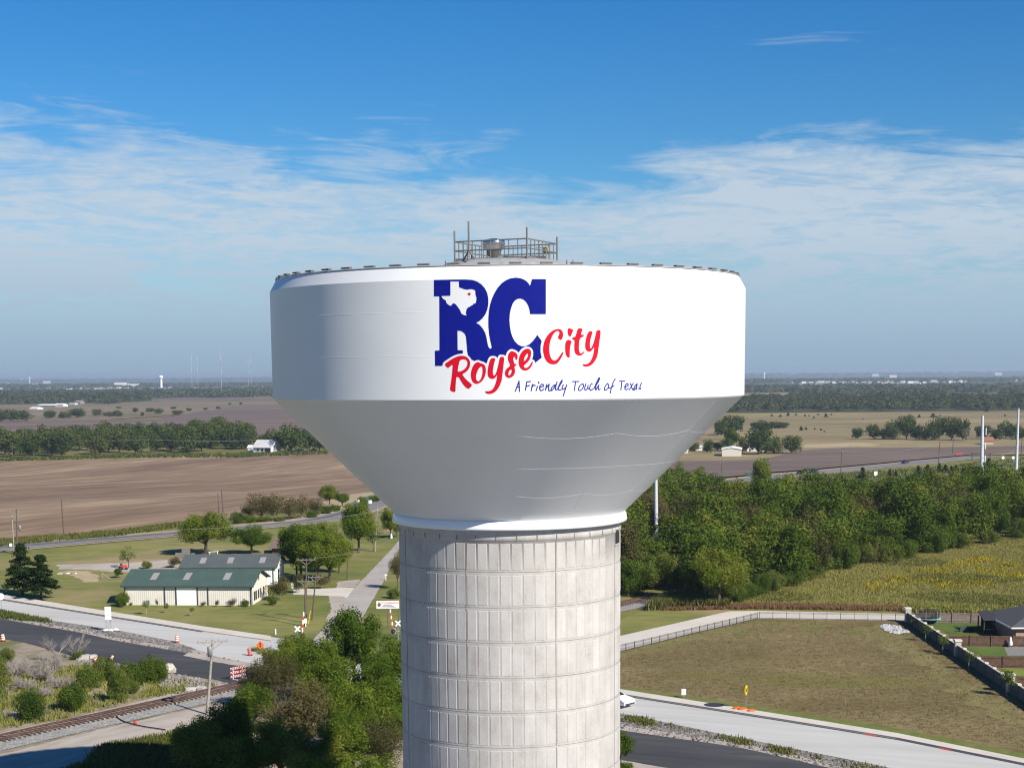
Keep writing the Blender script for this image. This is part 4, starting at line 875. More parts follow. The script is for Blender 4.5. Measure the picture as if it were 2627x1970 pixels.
# scattered bushes on the scrub land
for bx, by, top, w in ((-10, 1083, 1050, 60), (25, 1083, 1050, 50), (55, 1082, 1052, 60), (128, 1074, 1051, 38), (165, 1074, 1056, 36), (195, 1073, 1048, 56), (250, 1068, 1049, 36), (275, 1068, 1056, 26), (298, 1069, 1053, 40), (348, 1059, 1046, 18), (365, 1068, 1057, 12), (385, 1058, 1045, 28), (408, 1062, 1048, 30), (455, 1066, 1052, 34), (445, 1050, 1043, 20), (485, 1055, 1046, 16), (590, 1038, 1033, 10), (618, 1038, 1032, 10), (528, 1052, 1046, 16), (305, 1048, 1042, 16), (560, 1050, 1042, 14)):
    plant_px('grove', bx, by, top, w, 'dark round bush dotted over the far scrub land', name='bush', cat='bush', group='bushes on the far scrub land', trunk=False)
for bx, by, top, w in ((1882, 1116, 1066, 70), (1850, 1120, 1078, 50), (1950, 1108, 1078, 60), (1990, 1100, 1082, 60), (2010, 1098, 1084, 30)):
    plant_px('grove', bx, by, top, w, 'tree of the clump right behind the tank cone', group='clump behind the cone')
for bx, by, top, w, lab in ((1875, 1160, 1088, 38, 'tall pointed tree behind the pale metal shed'), (1905, 1164, 1120, 30, 'small tree right of the pale metal shed'), (1945, 1168, 1090, 78, 'large round tree in front of the white house'), (1985, 1166, 1122, 56, 'dark tree right of the white house'), (2030, 1166, 1118, 62, 'dark round tree at the end of the ploughed strip'), (1815, 1164, 1128, 36, 'tree beside the shed lawn'), (1780, 1160, 1134, 34, 'bushy tree by the farm buildings near the cone'), (1860, 1156, 1126, 40, 'tree behind the shed roof'), (1840, 1158, 1130, 30, 'low tree left of the pointed one')):
    plant_px('tall' if 'pointed' in lab else 'grove', bx, by, top, w, lab, group='trees around the metal shed')
for bx, by, top, w in ((2200, 1128, 1098, 36), (2240, 1128, 1088, 36), (2268, 1129, 1098, 44), (2290, 1129, 1080, 56), (2325, 1129, 1068, 54), (2350, 1130, 1090, 44), (2368, 1131, 1094, 40), (2400, 1131, 1078, 56), (2440, 1131, 1070, 60), (2470, 1132, 1076, 46), (2420, 1118, 1066, 40), (2330, 1112, 1066, 40), (2520, 1128, 1092, 50), (2555, 1130, 1098, 44), (2580, 1126, 1078, 48), (2605, 1128, 1090, 46), (2640, 1130, 1098, 50), (2236, 1118, 1092, 40)):
    plant_px('grove', bx, by, top, w, 'tree in the row across the golden meadow', group='tree row on the golden meadow')
for bx, by, h, w in ((1980, 1069, 6, 9), (2002, 1071, 7, 12), (2022, 1068, 9, 12), (2042, 1067, 6, 9), (2065, 1069, 6, 8), (2075, 1069, 5, 6), (2088, 1074, 6, 8), (2119, 1071, 10, 14), (2099, 1066, 5, 9), (2132, 1066, 5, 8), (2055, 1106, 12, 14), (2090, 1104, 6, 8), (2106, 1106, 6, 10), (2115, 1110, 5, 10), (2214, 1078, 4, 6), (2394, 1072, 11, 20), (2358, 1072, 8, 12), (2531, 1057, 8, 16), (2578, 1069, 6, 8), (2068, 1104, 8, 12)):
    p = pix(bx, by); s = mpp(p.y)
    plant('conifer', (p.x, p.y, p.z), (w*s/4.0, w*s/4.0, h*s/5.0), 'small dark bush dotted on the golden meadow', name='bush', cat='bush', group='bushes on the golden meadow', trunk=False)

# --- trees around the barns and the lane
TL = [('cedar', 59, 1526, 1398, 92, 'larger dark cedar left of its twin by the concrete road'), ('cedar', 106, 1536, 1428, 104, 'smaller dark cedar by the concrete road'),
      ('sparse', 330, 1456, 1403, 56, 'thin pale green tree on the lawn behind the green roofed barn'), ('roundtree', 304, 1482, 1456, 27, 'little round tree left of the green roofed barn'),
      ('shrub', 376, 1458, 1437, 34, 'broad bush on the bare ground behind the barn'), ('fall', 448, 1457, 1427, 34, 'small flat topped tree by the wooden deck'),
      ('oak', 528, 1421, 1310, 152, 'big round tree behind the grey roofed barn'), ('oak', 646, 1420, 1346, 108, 'leafy tree right of the big round one behind the barns'),
      ('thicket', 762, 1482, 1350, 96, 'dark tree touching the gable of the grey roofed barn'), ('thicket', 812, 1494, 1340, 130, 'broad dark tree in the middle of the clump by the lane'), ('thicket', 870, 1470, 1350, 80, 'dark tree at the lane side of the clump'), ('oak', 772, 1486, 1336, 116, 'dark tree against the end of the grey roofed barn'), ('oak', 846, 1490, 1370, 110, 'dense dark tree between barn and lane'), ('oak', 826, 1430, 1330, 80, 'dark tree behind the dense one near the lane'), ('oak', 800, 1448, 1345, 90, 'dark green tree over the shed roof'),
      ('oak', 920, 1418, 1282, 112, 'spreading tree with a clear forked trunk beside the lane'), ('sparse', 958, 1415, 1346, 60, 'young thin tree beside the lane'),
      ('thicket', 1002, 1380, 1300, 56, 'tree at the lane end below the collar'), ('thicket', 1018, 1378, 1322, 46, 'small tree beside the mailbox at the lane end'),
      ('oak', 846, 1296, 1240, 56, 'dark tree on the field edge beyond the highway'), ('oak', 878, 1300, 1262, 40, 'green tree at the highway bend'), ('olive', 1020, 1512, 1412, 56, 'tree half hidden by the left edge of the column'), ('shrub', 1012, 1535, 1505, 40, 'bush at the foot of the tree beside the column'),
      ('fall', 718, 1540, 1478, 66, 'reddish brown ornamental tree at the barn gable'), ('fall', 768, 1522, 1470, 40, 'brown leaved small tree right of the gable'), ('fall', 826, 1510, 1470, 46, 'brownish bushy tree beside the driveway'), ('shrub', 700, 1552, 1530, 30, 'dark bush on the gravel bed at the gable'),
      ('sapling', 376, 1577, 1536, 24, 'sapling on the front lawn before the barn'), ('sapling', 428, 1572, 1548, 16, 'slim sapling right of the first on the front lawn'), ('sapling', 492, 1580, 1556, 14, 'thin sapling before the white barn door')]
KN = {'shrub': 'bush', 'cedar': 'cedar_tree', 'sapling': 'sapling', 'fall': 'ornamental_tree'}
for key, bx, by, top, w, lab in TL: plant_px(key, bx, by, top, w, lab, cat='bush' if key == 'shrub' else 'tree', name=KN.get(key, 'tree'))
for bx, by, top, w in ((672, 1334, 1262, 70), (700, 1336, 1268, 66), (740, 1334, 1270, 70), (775, 1330, 1272, 64), (805, 1326, 1274, 46), (640, 1330, 1290, 50)):
    plant_px('fall', bx, by, top, w, 'brownish scrubby tree on the bank beyond the highway', name='scrub_tree', group='scrubby trees beyond the highway')
for bx, by, top, w in ((610, 1342, 1316, 40), (640, 1340, 1318, 44), (676, 1338, 1322, 40), (800, 1328, 1312, 40), (835, 1318, 1300, 44), (860, 1312, 1292, 36), (715, 1338, 1324, 36), (960, 1288, 1272, 40), (930, 1296, 1276, 34)):
    plant_px('shrub', bx, by, top, w, 'low green bush along the highway bank', name='bush', cat='bush', group='bushes along the highway bank')
for bx, by, top, w, key in ((316, 1556, 1516, 46, 'shrub'), (336, 1553, 1545, 12, 'fall'), (403, 1555, 1536, 9, 'fall'), (428, 1555, 1546, 8, 'fall'), (521, 1556, 1542, 18, 'fall'), (557, 1556, 1538, 13, 'fall'), (595, 1556, 1535, 30, 'fall'), (628, 1556, 1535, 24, 'shrub')):
    plant_px(key, bx, by, top, w, 'shrub planted along the front wall of the barn', name='shrub', cat='shrub', group='shrubs along the barn wall')
# --- scrub by the works, lower left
for bx, by, top, w, lab in ((-20, 1790, 1690, 90, 0), (80, 1850, 1776, 90, 0), (190, 1822, 1750, 90, 1), (225, 1765, 1700, 90, 0), (300, 1800, 1722, 70, 0), (270, 1745, 1690, 80, 0), (330, 1758, 1690, 80, 0), (375, 1752, 1678, 80, 0), (410, 1752, 1690, 56, 0), (15, 1700, 1665, 50, 0), (340, 1778, 1738, 50, 1), (200, 1690, 1664, 40, 0)):
    plant_px('shrub', bx, by, top, w, ('bright green bush in the scrub between asphalt and railway', 'yellowish weedy bush in the scrub beside the railway')[lab], name='bush', cat='bush', group=('green bushes of the works scrub', 'yellowish bushes of the works scrub')[lab])
def bare_tree(name, loc, R, Ht, n, label, group=None, lean=(0, 0), seed=0):
    rng = random.Random(seed); mb = MB()
    def grow(p, d, l, r, depth):
        q = p+d*l; mb.tube(p, q, r, r*0.7, 4, False)
        if depth == 0: return
        for _ in range(3 if depth > 1 else 4):
            e = (d+Vector((rng.uniform(-1, 1), rng.uniform(-1, 1), rng.uniform(-0.45, 0.7)))*0.75).normalized()
            grow(p.lerp(q, rng.uniform(0.4, 1.0)), e, l*rng.uniform(0.6, 0.85), r*0.55, depth-1)
    for k in range(n):
        a = rng.uniform(0, 2*PI); d = Vector((math.cos(a)*R/Ht*0.8+lean[0], math.sin(a)*R/Ht*0.8+lean[1], 1)).normalized()
        grow(Vector((rng.uniform(-.3, .3), rng.uniform(-.3, .3), -0.1)), d, Ht*0.42, 0.055, 3)
    o = mb.build(name, M_deadbark, None, loc); tag(o, label, 'dead tree', group); return o
for i, (bx, by, R, h, lab) in enumerate(((150, 1695, 2.2, 3.4, 'leafless grey tree standing before the asphalt road'), (195, 1690, 1.7, 3.0, 'smaller leafless tree right beside the other bare one'), (110, 1745, 3.2, 2.2, 'heap of dead grey branches in the works scrub'), (60, 1770, 3.0, 1.9, 'low tangle of dead branches at the left'), (150, 1765, 2.8, 1.8, 'dead brushwood in front of the green bushes'), (70, 1720, 2.8, 1.8, 'dead brushwood beside the asphalt edge'), (105, 1790, 2.6, 1.6, 'lowest pile of grey brushwood before the weeds'), (40, 1735, 3.0, 2.2, 'grey brushwood heap behind the low tangle'), (130, 1725, 3.0, 2.4, 'tall grey brushwood heap beside the bare trees'))):
    p = pix(bx, by); bare_tree('dead_tree' if i < 2 else 'brush_pile', (p.x, p.y, 0), R*1.25, h*1.1, 5 if i < 2 else 16, lab, lean=(0.25, 0) if i > 1 else (0, 0), seed=i+40)
p = pix(2478, 1134); bare_tree('dead_tree', (p.x, p.y, p.z), 5, 11, 5, 'grey leafless tree left of the nearer steel pylon', seed=77)
# --- saplings along the garden wall
for i, (bx, by, top, w, key, lab) in enumerate(((2343, 1613, 1586, 16, 'sapling', 'small sapling at the top end of the garden wall'), (2374, 1645, 1600, 30, 'sapling', 'second sapling from the top of the garden wall'), (2418, 1676, 1626, 32, 'sapling', 'leafy sapling before the middle of the garden wall'), (2485, 1718, 1668, 34, 'sapling', 'green sapling just below the middle stone pillar'), (2583, 1786, 1716, 44, 'youngyellow', 'yellow green twin stemmed sapling at the lower wall'))):
    plant_px(key, bx, by, top, w, lab, name='sapling', group='saplings along the garden wall')

# --- stuff: woods in the distance, tall grass, weeds, flowers, stones
def tree_mass(name, polys, spacing, R, n, leaf, seed, label, mat_=LM_far, maxn=2600, hs=1.0):
    rng = np.random.default_rng(seed); VV = []; FF = []; TT = []; o = 0
    for poly in polys:
        xs = np.array([p[0] for p in poly]); ys = np.array([p[1] for p in poly]); tries = 0; cnt = 0
        area = 0.5*abs(np.dot(xs, np.roll(ys, 1))-np.dot(ys, np.roll(xs, 1))); want = int(min(maxn, area/spacing**2))
        while cnt < want and tries < want*8:
            tries += 1; p = (rng.uniform(xs.min(), xs.max()), rng.uniform(ys.min(), ys.max()))
            if not inside(p, poly): continue
            cnt += 1; r = R*rng.uniform(0.6, 1.25); h = r*rng.uniform(0.9, 1.2)*hs
            u = unit(n, rng); u[:, 2] = np.abs(u[:, 2])*1.25-0.25
            c = np.stack([p[0]+u[:, 0]*r, p[1]+u[:, 1]*r, terrain(p[1])+h*0.75+u[:, 2]*h], 1)
            nrm = u+unit(n, rng)*0.5+np.array([0, 0, .2]); nrm /= np.linalg.norm(nrm, axis=1)[:, None]
            V, F = leaf_quads(c, nrm, leaf, rng); VV.append(V); FF.append(F+o); o += len(V); TT.append(np.clip(rng.normal(0.5, 0.2)+rng.normal(0, 0.13, n), 0, 1))
    ob = np_mesh(name, np.concatenate(VV), np.concatenate(FF), mat_, np.concatenate(TT)); return tag(ob, label, None, None, 'stuff')
def wp(P): return [tuple(pix(*p)[:2]) for p in P]
tree_mass('far_woodland', [wp([(1600, 1056), (1900, 1058), (2300, 1055), (2760, 1051), (2760, 1030), (2300, 1030), (1900, 1034), (1600, 1036)])], 15, 8.0, 70, 1.7, 1, 'broad dark wood beyond the golden meadow', maxn=3200, hs=0.8)
tree_mass('far_woodland', [wp([(1600, 1038), (1900, 1036), (2300, 1033), (2760, 1031), (2760, 1028), (2300, 1030), (1900, 1032), (1600, 1034)]), wp([(2040, 1024), (2160, 1024), (2160, 1012), (2040, 1010)]), wp([(2302, 1024), (2436, 1024), (2436, 1011), (2302, 1012)]), wp([(2578, 1024), (2760, 1024), (2760, 1008), (2578, 1009)]), wp([(2160, 1014), (2310, 1012), (2310, 1009), (2160, 1010)])], 26, 12.0, 40, 3.6, 2, 'second band of wood behind the first', maxn=2600, hs=0.5)
tree_mass('far_woodland', [wp([(1700, 1009), (2760, 1006), (2760, 994), (1700, 998)])], 48, 17.0, 26, 7.0, 3, 'hazy woodland below the distant suburb', maxn=2600, hs=0.36)
tree_mass('far_woodland', [wp([(-150, 1042), (40, 1040), (160, 1034), (280, 1038), (380, 1030), (380, 1018), (200, 1016), (-150, 1020)])], 20, 10.0, 44, 2.6, 4, 'dark woodland left beyond the scrub', maxn=2200, hs=0.62)
tree_mass('far_woodland', [wp([(-150, 1018), (380, 1014), (800, 1004), (800, 999), (380, 1006), (-150, 1010)]), wp([(300, 1024), (460, 1020), (520, 1018), (560, 1014), (480, 1011), (300, 1012)]), wp([(420, 1022), (800, 1021), (800, 1014), (420, 1015)])], 32, 12.0, 34, 4.0, 5, 'band of trees before the far town', maxn=1800, hs=0.5)
tree_mass('far_woodland', [wp([(-150, 1000), (800, 992), (800, 986), (-150, 992)]), wp([(1700, 984), (2760, 979), (2760, 974), (1700, 979)])], 85, 24.0, 18, 13.0, 6, 'bluish tree belts near the horizon', maxn=2400, hs=0.2)
tree_mass('far_woodland', [[(-9500, 17000), (9500, 17000), (9500, 20400), (-9500, 20400)]], 210, 46.0, 14, 34.0, 7, 'wooded ridge along the horizon', maxn=1500, hs=0.16)

def tufts(name, poly, n, h, w, mat_, seed, label, blades=7, spread=0.25, nf=None):
    rng = np.random.default_rng(seed); xs = [p[0] for p in poly]; ys = [p[1] for p in poly]; P = []
    while len(P) < n:
        p = (rng.uniform(min(xs), max(xs)), rng.uniform(min(ys), max(ys)))
        if inside(p, poly) and (nf is None or rng.uniform() < nf(p)): P.append(p)
    P = np.repeat(np.array(P), blades, 0); m = len(P); t0 = np.repeat(np.clip(rng.normal(0.5, 0.2, n), 0, 1), blades)
    base = np.stack([P[:, 0]+rng.normal(0, spread, m), P[:, 1]+rng.normal(0, spread, m), np.array([terrain(y) for y in P[:, 1]])], 1)
    a = rng.uniform(0, 2*PI, m); hh = h*rng.uniform(0.5, 1.2, m); lean = rng.normal(0, 0.28, (m, 2))*hh[:, None]; ww = w*rng.uniform(0.6, 1.3, m)
    dx = np.stack([np.cos(a)*ww, np.sin(a)*ww, np.zeros(m)], 1); up = np.stack([lean[:, 0], lean[:, 1], hh], 1)
    V = np.stack([base-dx, base+dx, base+up*0.62+dx*1.1, base+up-dx*0.2], 1).reshape(-1, 3)
    o = np_mesh(name, V, np.arange(4*m).reshape(-1, 4), mat_, np.clip(t0+rng.normal(0, 0.12, m), 0, 1)); return tag(o, label, None, None, 'stuff')
tufts('tall_grass', wp([(1690, 1563), (1760, 1552), (1860, 1542), (1950, 1508), (2100, 1468), (2260, 1423), (2460, 1392), (2720, 1350), (2720, 1608), (2520, 1566), (2335, 1568), (1947, 1560), (1871, 1560)]), 34000, 0.42, 0.04, LM_grass, 1, 'tall dry grass on the meadow before the wood')
tufts('tall_grass', wp([(1660, 1566), (1700, 1543), (1760, 1530), (1830, 1548), (1870, 1556), (1870, 1560), (1700, 1563)]), 1500, 1.3, 0.09, LM_weed, 2, 'green reeds beside the railway')
fl = [pix(*p) for p in ((2490, 1500), (2545, 1470), (2430, 1505), (2310, 1490), (2380, 1497), (2470, 1452), (2590, 1455), (2250, 1508), (2600, 1480), (2520, 1440), (2400, 1470))]
tufts('yellow_flowers', wp([(2190, 1515), (2300, 1470), (2440, 1440), (2640, 1420), (2680, 1520), (2480, 1530), (2300, 1530)]), 800, 0.65, 0.08, LM_gold, 3, 'patches of yellow wildflowers in the tall grass', 5, 0.3, nf=lambda p: max(math.exp(-(((p[0]-q.x)/2.6)**2+((p[1]-q.y)/3.4)**2)) for q in fl))
def clump(p): return 1.0 if math.sin(p[0]*.21+.7*math.sin(p[1]*.17))+math.sin(p[1]*.27+p[0]*.06) > 0.7 else 0.04
tufts('weeds', wp([(1760, 1552), (1960, 1510), (2260, 1425), (2700, 1352), (2700, 1590), (2335, 1566), (1947, 1558)]), 5200, 0.5, 0.055, LM_weed, 21, 'green weedy patches in the tall grass', 6, 0.3, nf=clump)
LM_russet = leaf_mat('russet_stems', [(0.16, 0.085, 0.045), (0.24, 0.14, 0.08), (0.30, 0.20, 0.12)], 0.15)
tufts('tall_grass', wp([(1700, 1561), (1871, 1556), (1947, 1552), (2335, 1561), (2335, 1568), (1947, 1562), (1871, 1563), (1700, 1566)]), 2600, 0.5, 0.05, LM_russet, 22, 'reddish brown stems along the trail edge')
tufts('weeds', wp([(-100, 1400), (60, 1384), (200, 1372), (300, 1366), (468, 1343), (520, 1336), (470, 1352), (300, 1376), (140, 1390), (20, 1402), (-100, 1410)]), 1500, 0.8, 0.10, LM_weed, 4, 'strip of weeds between highway and ploughed field', nf=lambda p: 0.25+0.75*(math.sin(p[0]*.31+1)+math.sin(p[0]*.13) > 0.1))
tufts('weeds', wp([(1560, 1262), (1880, 1243), (2161, 1215), (2640, 1172), (2720, 1290), (2100, 1320), (1560, 1340)]), 6000, 0.8, 0.16, LM_weed, 5, 'rough grass on the pasture below the highway', 5, 0.5)
tufts('weeds', wp([(-60, 1570), (0, 1569), (120, 1592), (133, 1598), (60, 1592), (-60, 1580)]), 700, 0.5, 0.05, LM_weed, 6, 'weeds on the median rubble at the left')
tufts('weeds', wp([(1560, 1828), (1700, 1855), (1860, 1890), (2000, 1920), (2260, 1972), (2240, 1985), (2000, 1932), (1800, 1886), (1560, 1842)]), 260, 0.36, 0.045, LM_weed, 7, 'weeds growing along the concrete edge', 7, 0.35, nf=lambda p: 1.0 if (math.sin(p[0]*1.7)+math.sin(p[0]*0.63+1)) > 0.5 else 0.08)
tufts('weeds', wp([(260, 1918), (420, 1890), (560, 1850), (640, 1850), (640, 1990), (140, 1990), (220, 1960)]), 4200, 0.55, 0.05, LM_weed, 8, 'rough grass on the bank below the dirt track')
tufts('weeds', wp([(-100, 1720), (120, 1700), (440, 1740), (560, 1760), (330, 1800), (180, 1842), (-100, 1885)]), 1500, 0.5, 0.05, LM_grass, 9, 'weeds and dry grass in the works scrub', 7, 0.35, nf=lambda p: 0.35+0.65*(math.sin(p[0]*.5)*math.sin(p[1]*.4) > 0))
tufts('weeds', wp([(600, 1175), (700, 1170), (840, 1166), (840, 1160), (600, 1166), (330, 1168), (0, 1180), (0, 1184), (330, 1174)]), 900, 1.6, 0.3, LM_weed, 10, 'grass edge along the far side of the ploughed field')
tufts('weeds', wp([(640, 1666), (700, 1690), (735, 1700), (720, 1684), (660, 1664)]), 60, 0.5, 0.05, LM_grass, 11, 'dry weeds on the median near the barricades')
LM_dry = leaf_mat('dry_short_grass', [(0.112, 0.093, 0.039), (0.188, 0.150, 0.068), (0.285, 0.225, 0.120), (0.27, 0.21, 0.125)], 0.15)
tufts('dry_grass', wp([(1560, 1690), (1592, 1676), (1780, 1626), (1947, 1590), (2330, 1596), (2400, 1650), (2660, 1830), (2660, 1930), (2300, 1864), (2000, 1818), (1591, 1758)]), 9000, 0.11, 0.05, LM_dry, 13, 'short dry grass clumps on the basin', 4, 0.22)
tufts('weeds', wp([(2330, 1574), (2640, 1586), (2640, 1570), (2330, 1560)]), 700, 0.9, 0.08, LM_grass, 12, 'tall grass behind the back garden fence')
def stones(name, poly, n, r0, r1, mat_, seed, label, nf=None):
    rng = random.Random(seed); xs = [p[0] for p in poly]; ys = [p[1] for p in poly]; mb = MB(); k = 0
    oct_f = [(0, 2, 4), (2, 1, 4), (1, 3, 4), (3, 0, 4), (2, 0, 5), (1, 2, 5), (3, 1, 5), (0, 3, 5)]
    while k < n:
        p = (rng.uniform(min(xs), max(xs)), rng.uniform(min(ys), max(ys)))
        if not inside(p, poly): continue
        k += 1; r = r0+(r1-r0)*rng.random()**3; z = 0.04; j = lambda: rng.uniform(0.6, 1.2)*r
        a = rng.uniform(0, PI); ca, sa = math.cos(a), math.sin(a)
        vs = [(p[0]+ca*j(), p[1]+sa*j(), z+r*.2), (p[0]-ca*j(), p[1]-sa*j(), z), (p[0]-sa*j(), p[1]+ca*j(), z+r*.1), (p[0]+sa*j(), p[1]-ca*j(), z), (p[0]+rng.uniform(-.3, .3)*r, p[1], z+j()*0.8), (p[0], p[1], z-r*0.4)]
        mb.add(vs, oct_f)
    return tag(mb.build(name, mat_), label, None, None, 'stuff')
M_rub = plain('rubble_stone', (0.22, 0.20, 0.18), 0.95, var=0.45, scale=1.5); M_rubd = plain('dark_rubble', (0.10, 0.09, 0.082), 0.95, var=0.5, scale=1.5)
RS = wp([(p[0], p[1]+1) for p in RL[::-1] if p[0] < 2500]+[(p[0], p[1]) for p in AU[::-1]])
stones('rubble', RS, 2200, 0.05, 0.20, M_rub, 1, 'broken concrete lumps on the median'); stones('rubble', RS, 2600, 0.05, 0.26, M_rubd, 2, 'dark broken asphalt lumps on the median')
stones('rubble', wp([(420, 1732), (470, 1735), (560, 1748), (600, 1758), (560, 1770), (460, 1778), (410, 1770)]), 900, 0.06, 0.4, M_rub, 3, 'heap of soil and stones at the end of the asphalt')
stones('rubble', wp([(200, 1690), (300, 1703), (420, 1728), (420, 1745), (200, 1712)]), 500, 0.06, 0.3, M_rub, 4, 'stones along the asphalt edge')
stones('ballast_stones', strip_pts(RAILP[:_ia], 1.9, 3.4), 9000, 0.035, 0.075, plain('ballast_stone', (0.33, 0.315, 0.29), 0.95, var=0.4, scale=9), 5, 'loose grey ballast beside the rails')
stones('riprap', wp([(2258, 1606), (2275, 1603), (2300, 1607), (2322, 1618), (2335, 1622), (2300, 1627), (2270, 1618)]), 420, 0.12, 0.38, plain('white_riprap', (0.40, 0.39, 0.38), 0.9, var=0.35), 6, 'patch of white rocks before the garden wall')

# ================================================================== BUILDINGS, POLES, SIGNS, VEHICLES
def frame_of(p1, p2): return math.atan2(p2.y-p1.y, p2.x-p1.x), (Vector((p2.x, p2.y))-Vector((p1.x, p1.y))).length
M_siding = plain('cream_siding', (0.66, 0.62, 0.545), 0.6, var=0.06, scale=0.8)
M_trim = plain('dark_green_trim', (0.035, 0.055, 0.05), 0.5)
M_groof = plain('green_metal_roof', (0.052, 0.088, 0.072), 0.75, 0.0, 0.10, 0.5)
M_gyroof = plain('grey_green_metal_roof', (0.078, 0.092, 0.090), 0.75, 0.0, 0.10, 0.5)
M_sky = plain('skylight_panel', (0.30, 0.275, 0.265), 0.4, var=0.1)
M_greytrim = plain('grey_wood', (0.16, 0.14, 0.125), 0.9, var=0.25, scale=4)
def gable_building(name, label, p1, p2, Wd, eave, ridge, mw, mr, over=0.35, ribs=0.0, cat='building', trim=None):
    rz, Ln = frame_of(p1, p2); r = thing(name, label, cat, (p1.x, p1.y, p1.z), rz)
    mb = MB(); v = [(0, 0, -.3), (Ln, 0, -.3), (Ln, Wd, -.3), (0, Wd, -.3), (0, 0, eave), (Ln, 0, eave), (Ln, Wd, eave), (0, Wd, eave), (0, Wd/2, ridge), (Ln, Wd/2, ridge)]
    mb.add(v, [(0, 1, 5, 4), (2, 3, 7, 6), (1, 2, 6, 9, 5), (3, 0, 4, 8, 7)])
    if ribs:
        n = int(Ln/ribs)
        for k in range(n+1): mb.box((min(Ln-.03, max(.03, k*ribs)), -0.012, eave/2), (0.07, 0.03, eave-0.05))
        for k in range(int(Wd/ribs)+1):
            y = k*ribs; h = eave+(ridge-eave)*(1-abs(y-Wd/2)/(Wd/2)); mb.box((Ln+0.012, y, h/2-.05), (0.03, 0.07, max(.2, h-0.2)))
    mb.build('wall', mw, r)
    sl = (ridge-eave)/(Wd/2); o = over; t = 0.10; mb = MB(); z0 = eave-sl*o+0.06
    for y0, y1 in ((-o, Wd/2), (Wd+o, Wd/2)):
        vs = [(-o, y0, z0), (Ln+o, y0, z0), (Ln+o, y1, ridge+.06), (-o, y1, ridge+.06)]
        vs += [(a, b, c+t) for a, b, c in vs]; mb.add(vs, [(0, 1, 2, 3), (4, 5, 6, 7), (0, 1, 5, 4), (1, 2, 6, 5), (3, 0, 4, 7)])
        if ribs:
            for k in range(int((Ln+2*o)/0.6)+1):
                x = -o+min(Ln+2*o-.02, .02+k*0.6); d = -0.02 if y0 < y1 else 0.02
                mb.add([(x-.02, y0, z0+t+.03), (x+.02, y0, z0+t+.03), (x+.02, y1, ridge+.06+t+.03), (x-.02, y1, ridge+.06+t+.03), (x-.02, y0, z0+t), (x+.02, y0, z0+t), (x+.02, y1, ridge+.06+t), (x-.02, y1, ridge+.06+t)], [(0, 1, 2, 3), (0, 3, 7, 4), (1, 2, 6, 5), (0, 1, 5, 4)])
    rf = mb.build('roof', mr, r)
    return r, Ln, rf, (lambda y: eave+sl*min(y, Wd-y)+0.06+t)
def panel(name, m, parent, c, size): mb = MB(); mb.box(c, size); return mb.build(name, m, parent)
def skylights(rf, xs, ya, yb, zf):
    for x in xs:
        mb = MB(); h = 0.04; vs = [(x-.45, ya, zf(ya)+h), (x+.45, ya, zf(ya)+h), (x+.45, yb, zf(yb)+h), (x-.45, yb, zf(yb)+h)]; vs += [(a, b, c-h) for a, b, c in vs]
        mb.add(vs, [(0, 1, 2, 3), (0, 1, 5, 4), (1, 2, 6, 5), (2, 3, 7, 6), (3, 0, 4, 7)]); mb.build('skylight', M_sky, rf)
def barn_front():
    p1, p2 = pix(320, 1552), pix(646, 1553)
    eave = at_depth(480, 1500, p1.y).z; W = 10.0; rd = at_depth(500, 1459, p1.y+W/2).z
    r, L, rf, zf = gable_building('green_roofed_barn', 'cream metal barn with a green roof and white roll door by the concrete road', p1, p2, W, eave, rd-.1, M_siding, M_groof, 0.45, 0.30)
    skylights(rf, (L*0.205, L*0.465, L*0.78), 1.5, 3.7, zf)
    s = L/326.0
    dx0, dx1 = (455-320)*s, (506-320)*s
    panel('roll_door', M_offwhite, r, ((dx0+dx1)/2, -0.035, eave*0.46), (dx1-dx0, 0.06, eave*0.92))
    for x in (dx0-.1, dx1+.1): panel('door_jamb', M_trim, r, (x, -0.05, eave*0.47), (0.16, 0.09, eave*0.94))
    panel('door_lintel', M_trim, r, ((dx0+dx1)/2, -0.05, eave*0.96), (dx1-dx0+.36, 0.09, 0.16))
    panel('eave_trim', M_trim, r, (L/2, -0.40, eave-0.13), (L+0.85, 0.12, 0.16))
    for x in (0.07, (424-320)*s, (535-320)*s, L-0.07): panel('downspout', M_trim, r, (x, -0.06, eave/2), (0.13, 0.1, eave))
    panel('corner_trim', M_trim, r, (L+0.03, 0.10, eave/2), (0.08, 0.2, eave))
    panel('wall_lamp', M_offwhite, r, ((dx0+dx1)/2, -0.16, eave*0.99-.02), (0.5, 0.2, 0.1))
    for y in (1.6, 2.7, 4.2, 5.5, 7.4): 
        wn = panel('window', M_glass, r, (L+0.035, y, 1.15), (0.04, 0.62, 1.1)); panel('frame', M_trim, wn, (L+0.03, y, 1.15), (0.035, 0.78, 1.26))
    panel('gable_ornament', plain('rust', (0.16, 0.05, 0.03), 0.7), r, (L+0.04, W*0.46, rd-1.15), (0.05, 0.35, 0.55))
    panel('gable_trim', M_trim, r, (L+0.45, W*0.25, (eave+rd)/2-0.12), (0.05, 0.12, 0.1))
barn_front()
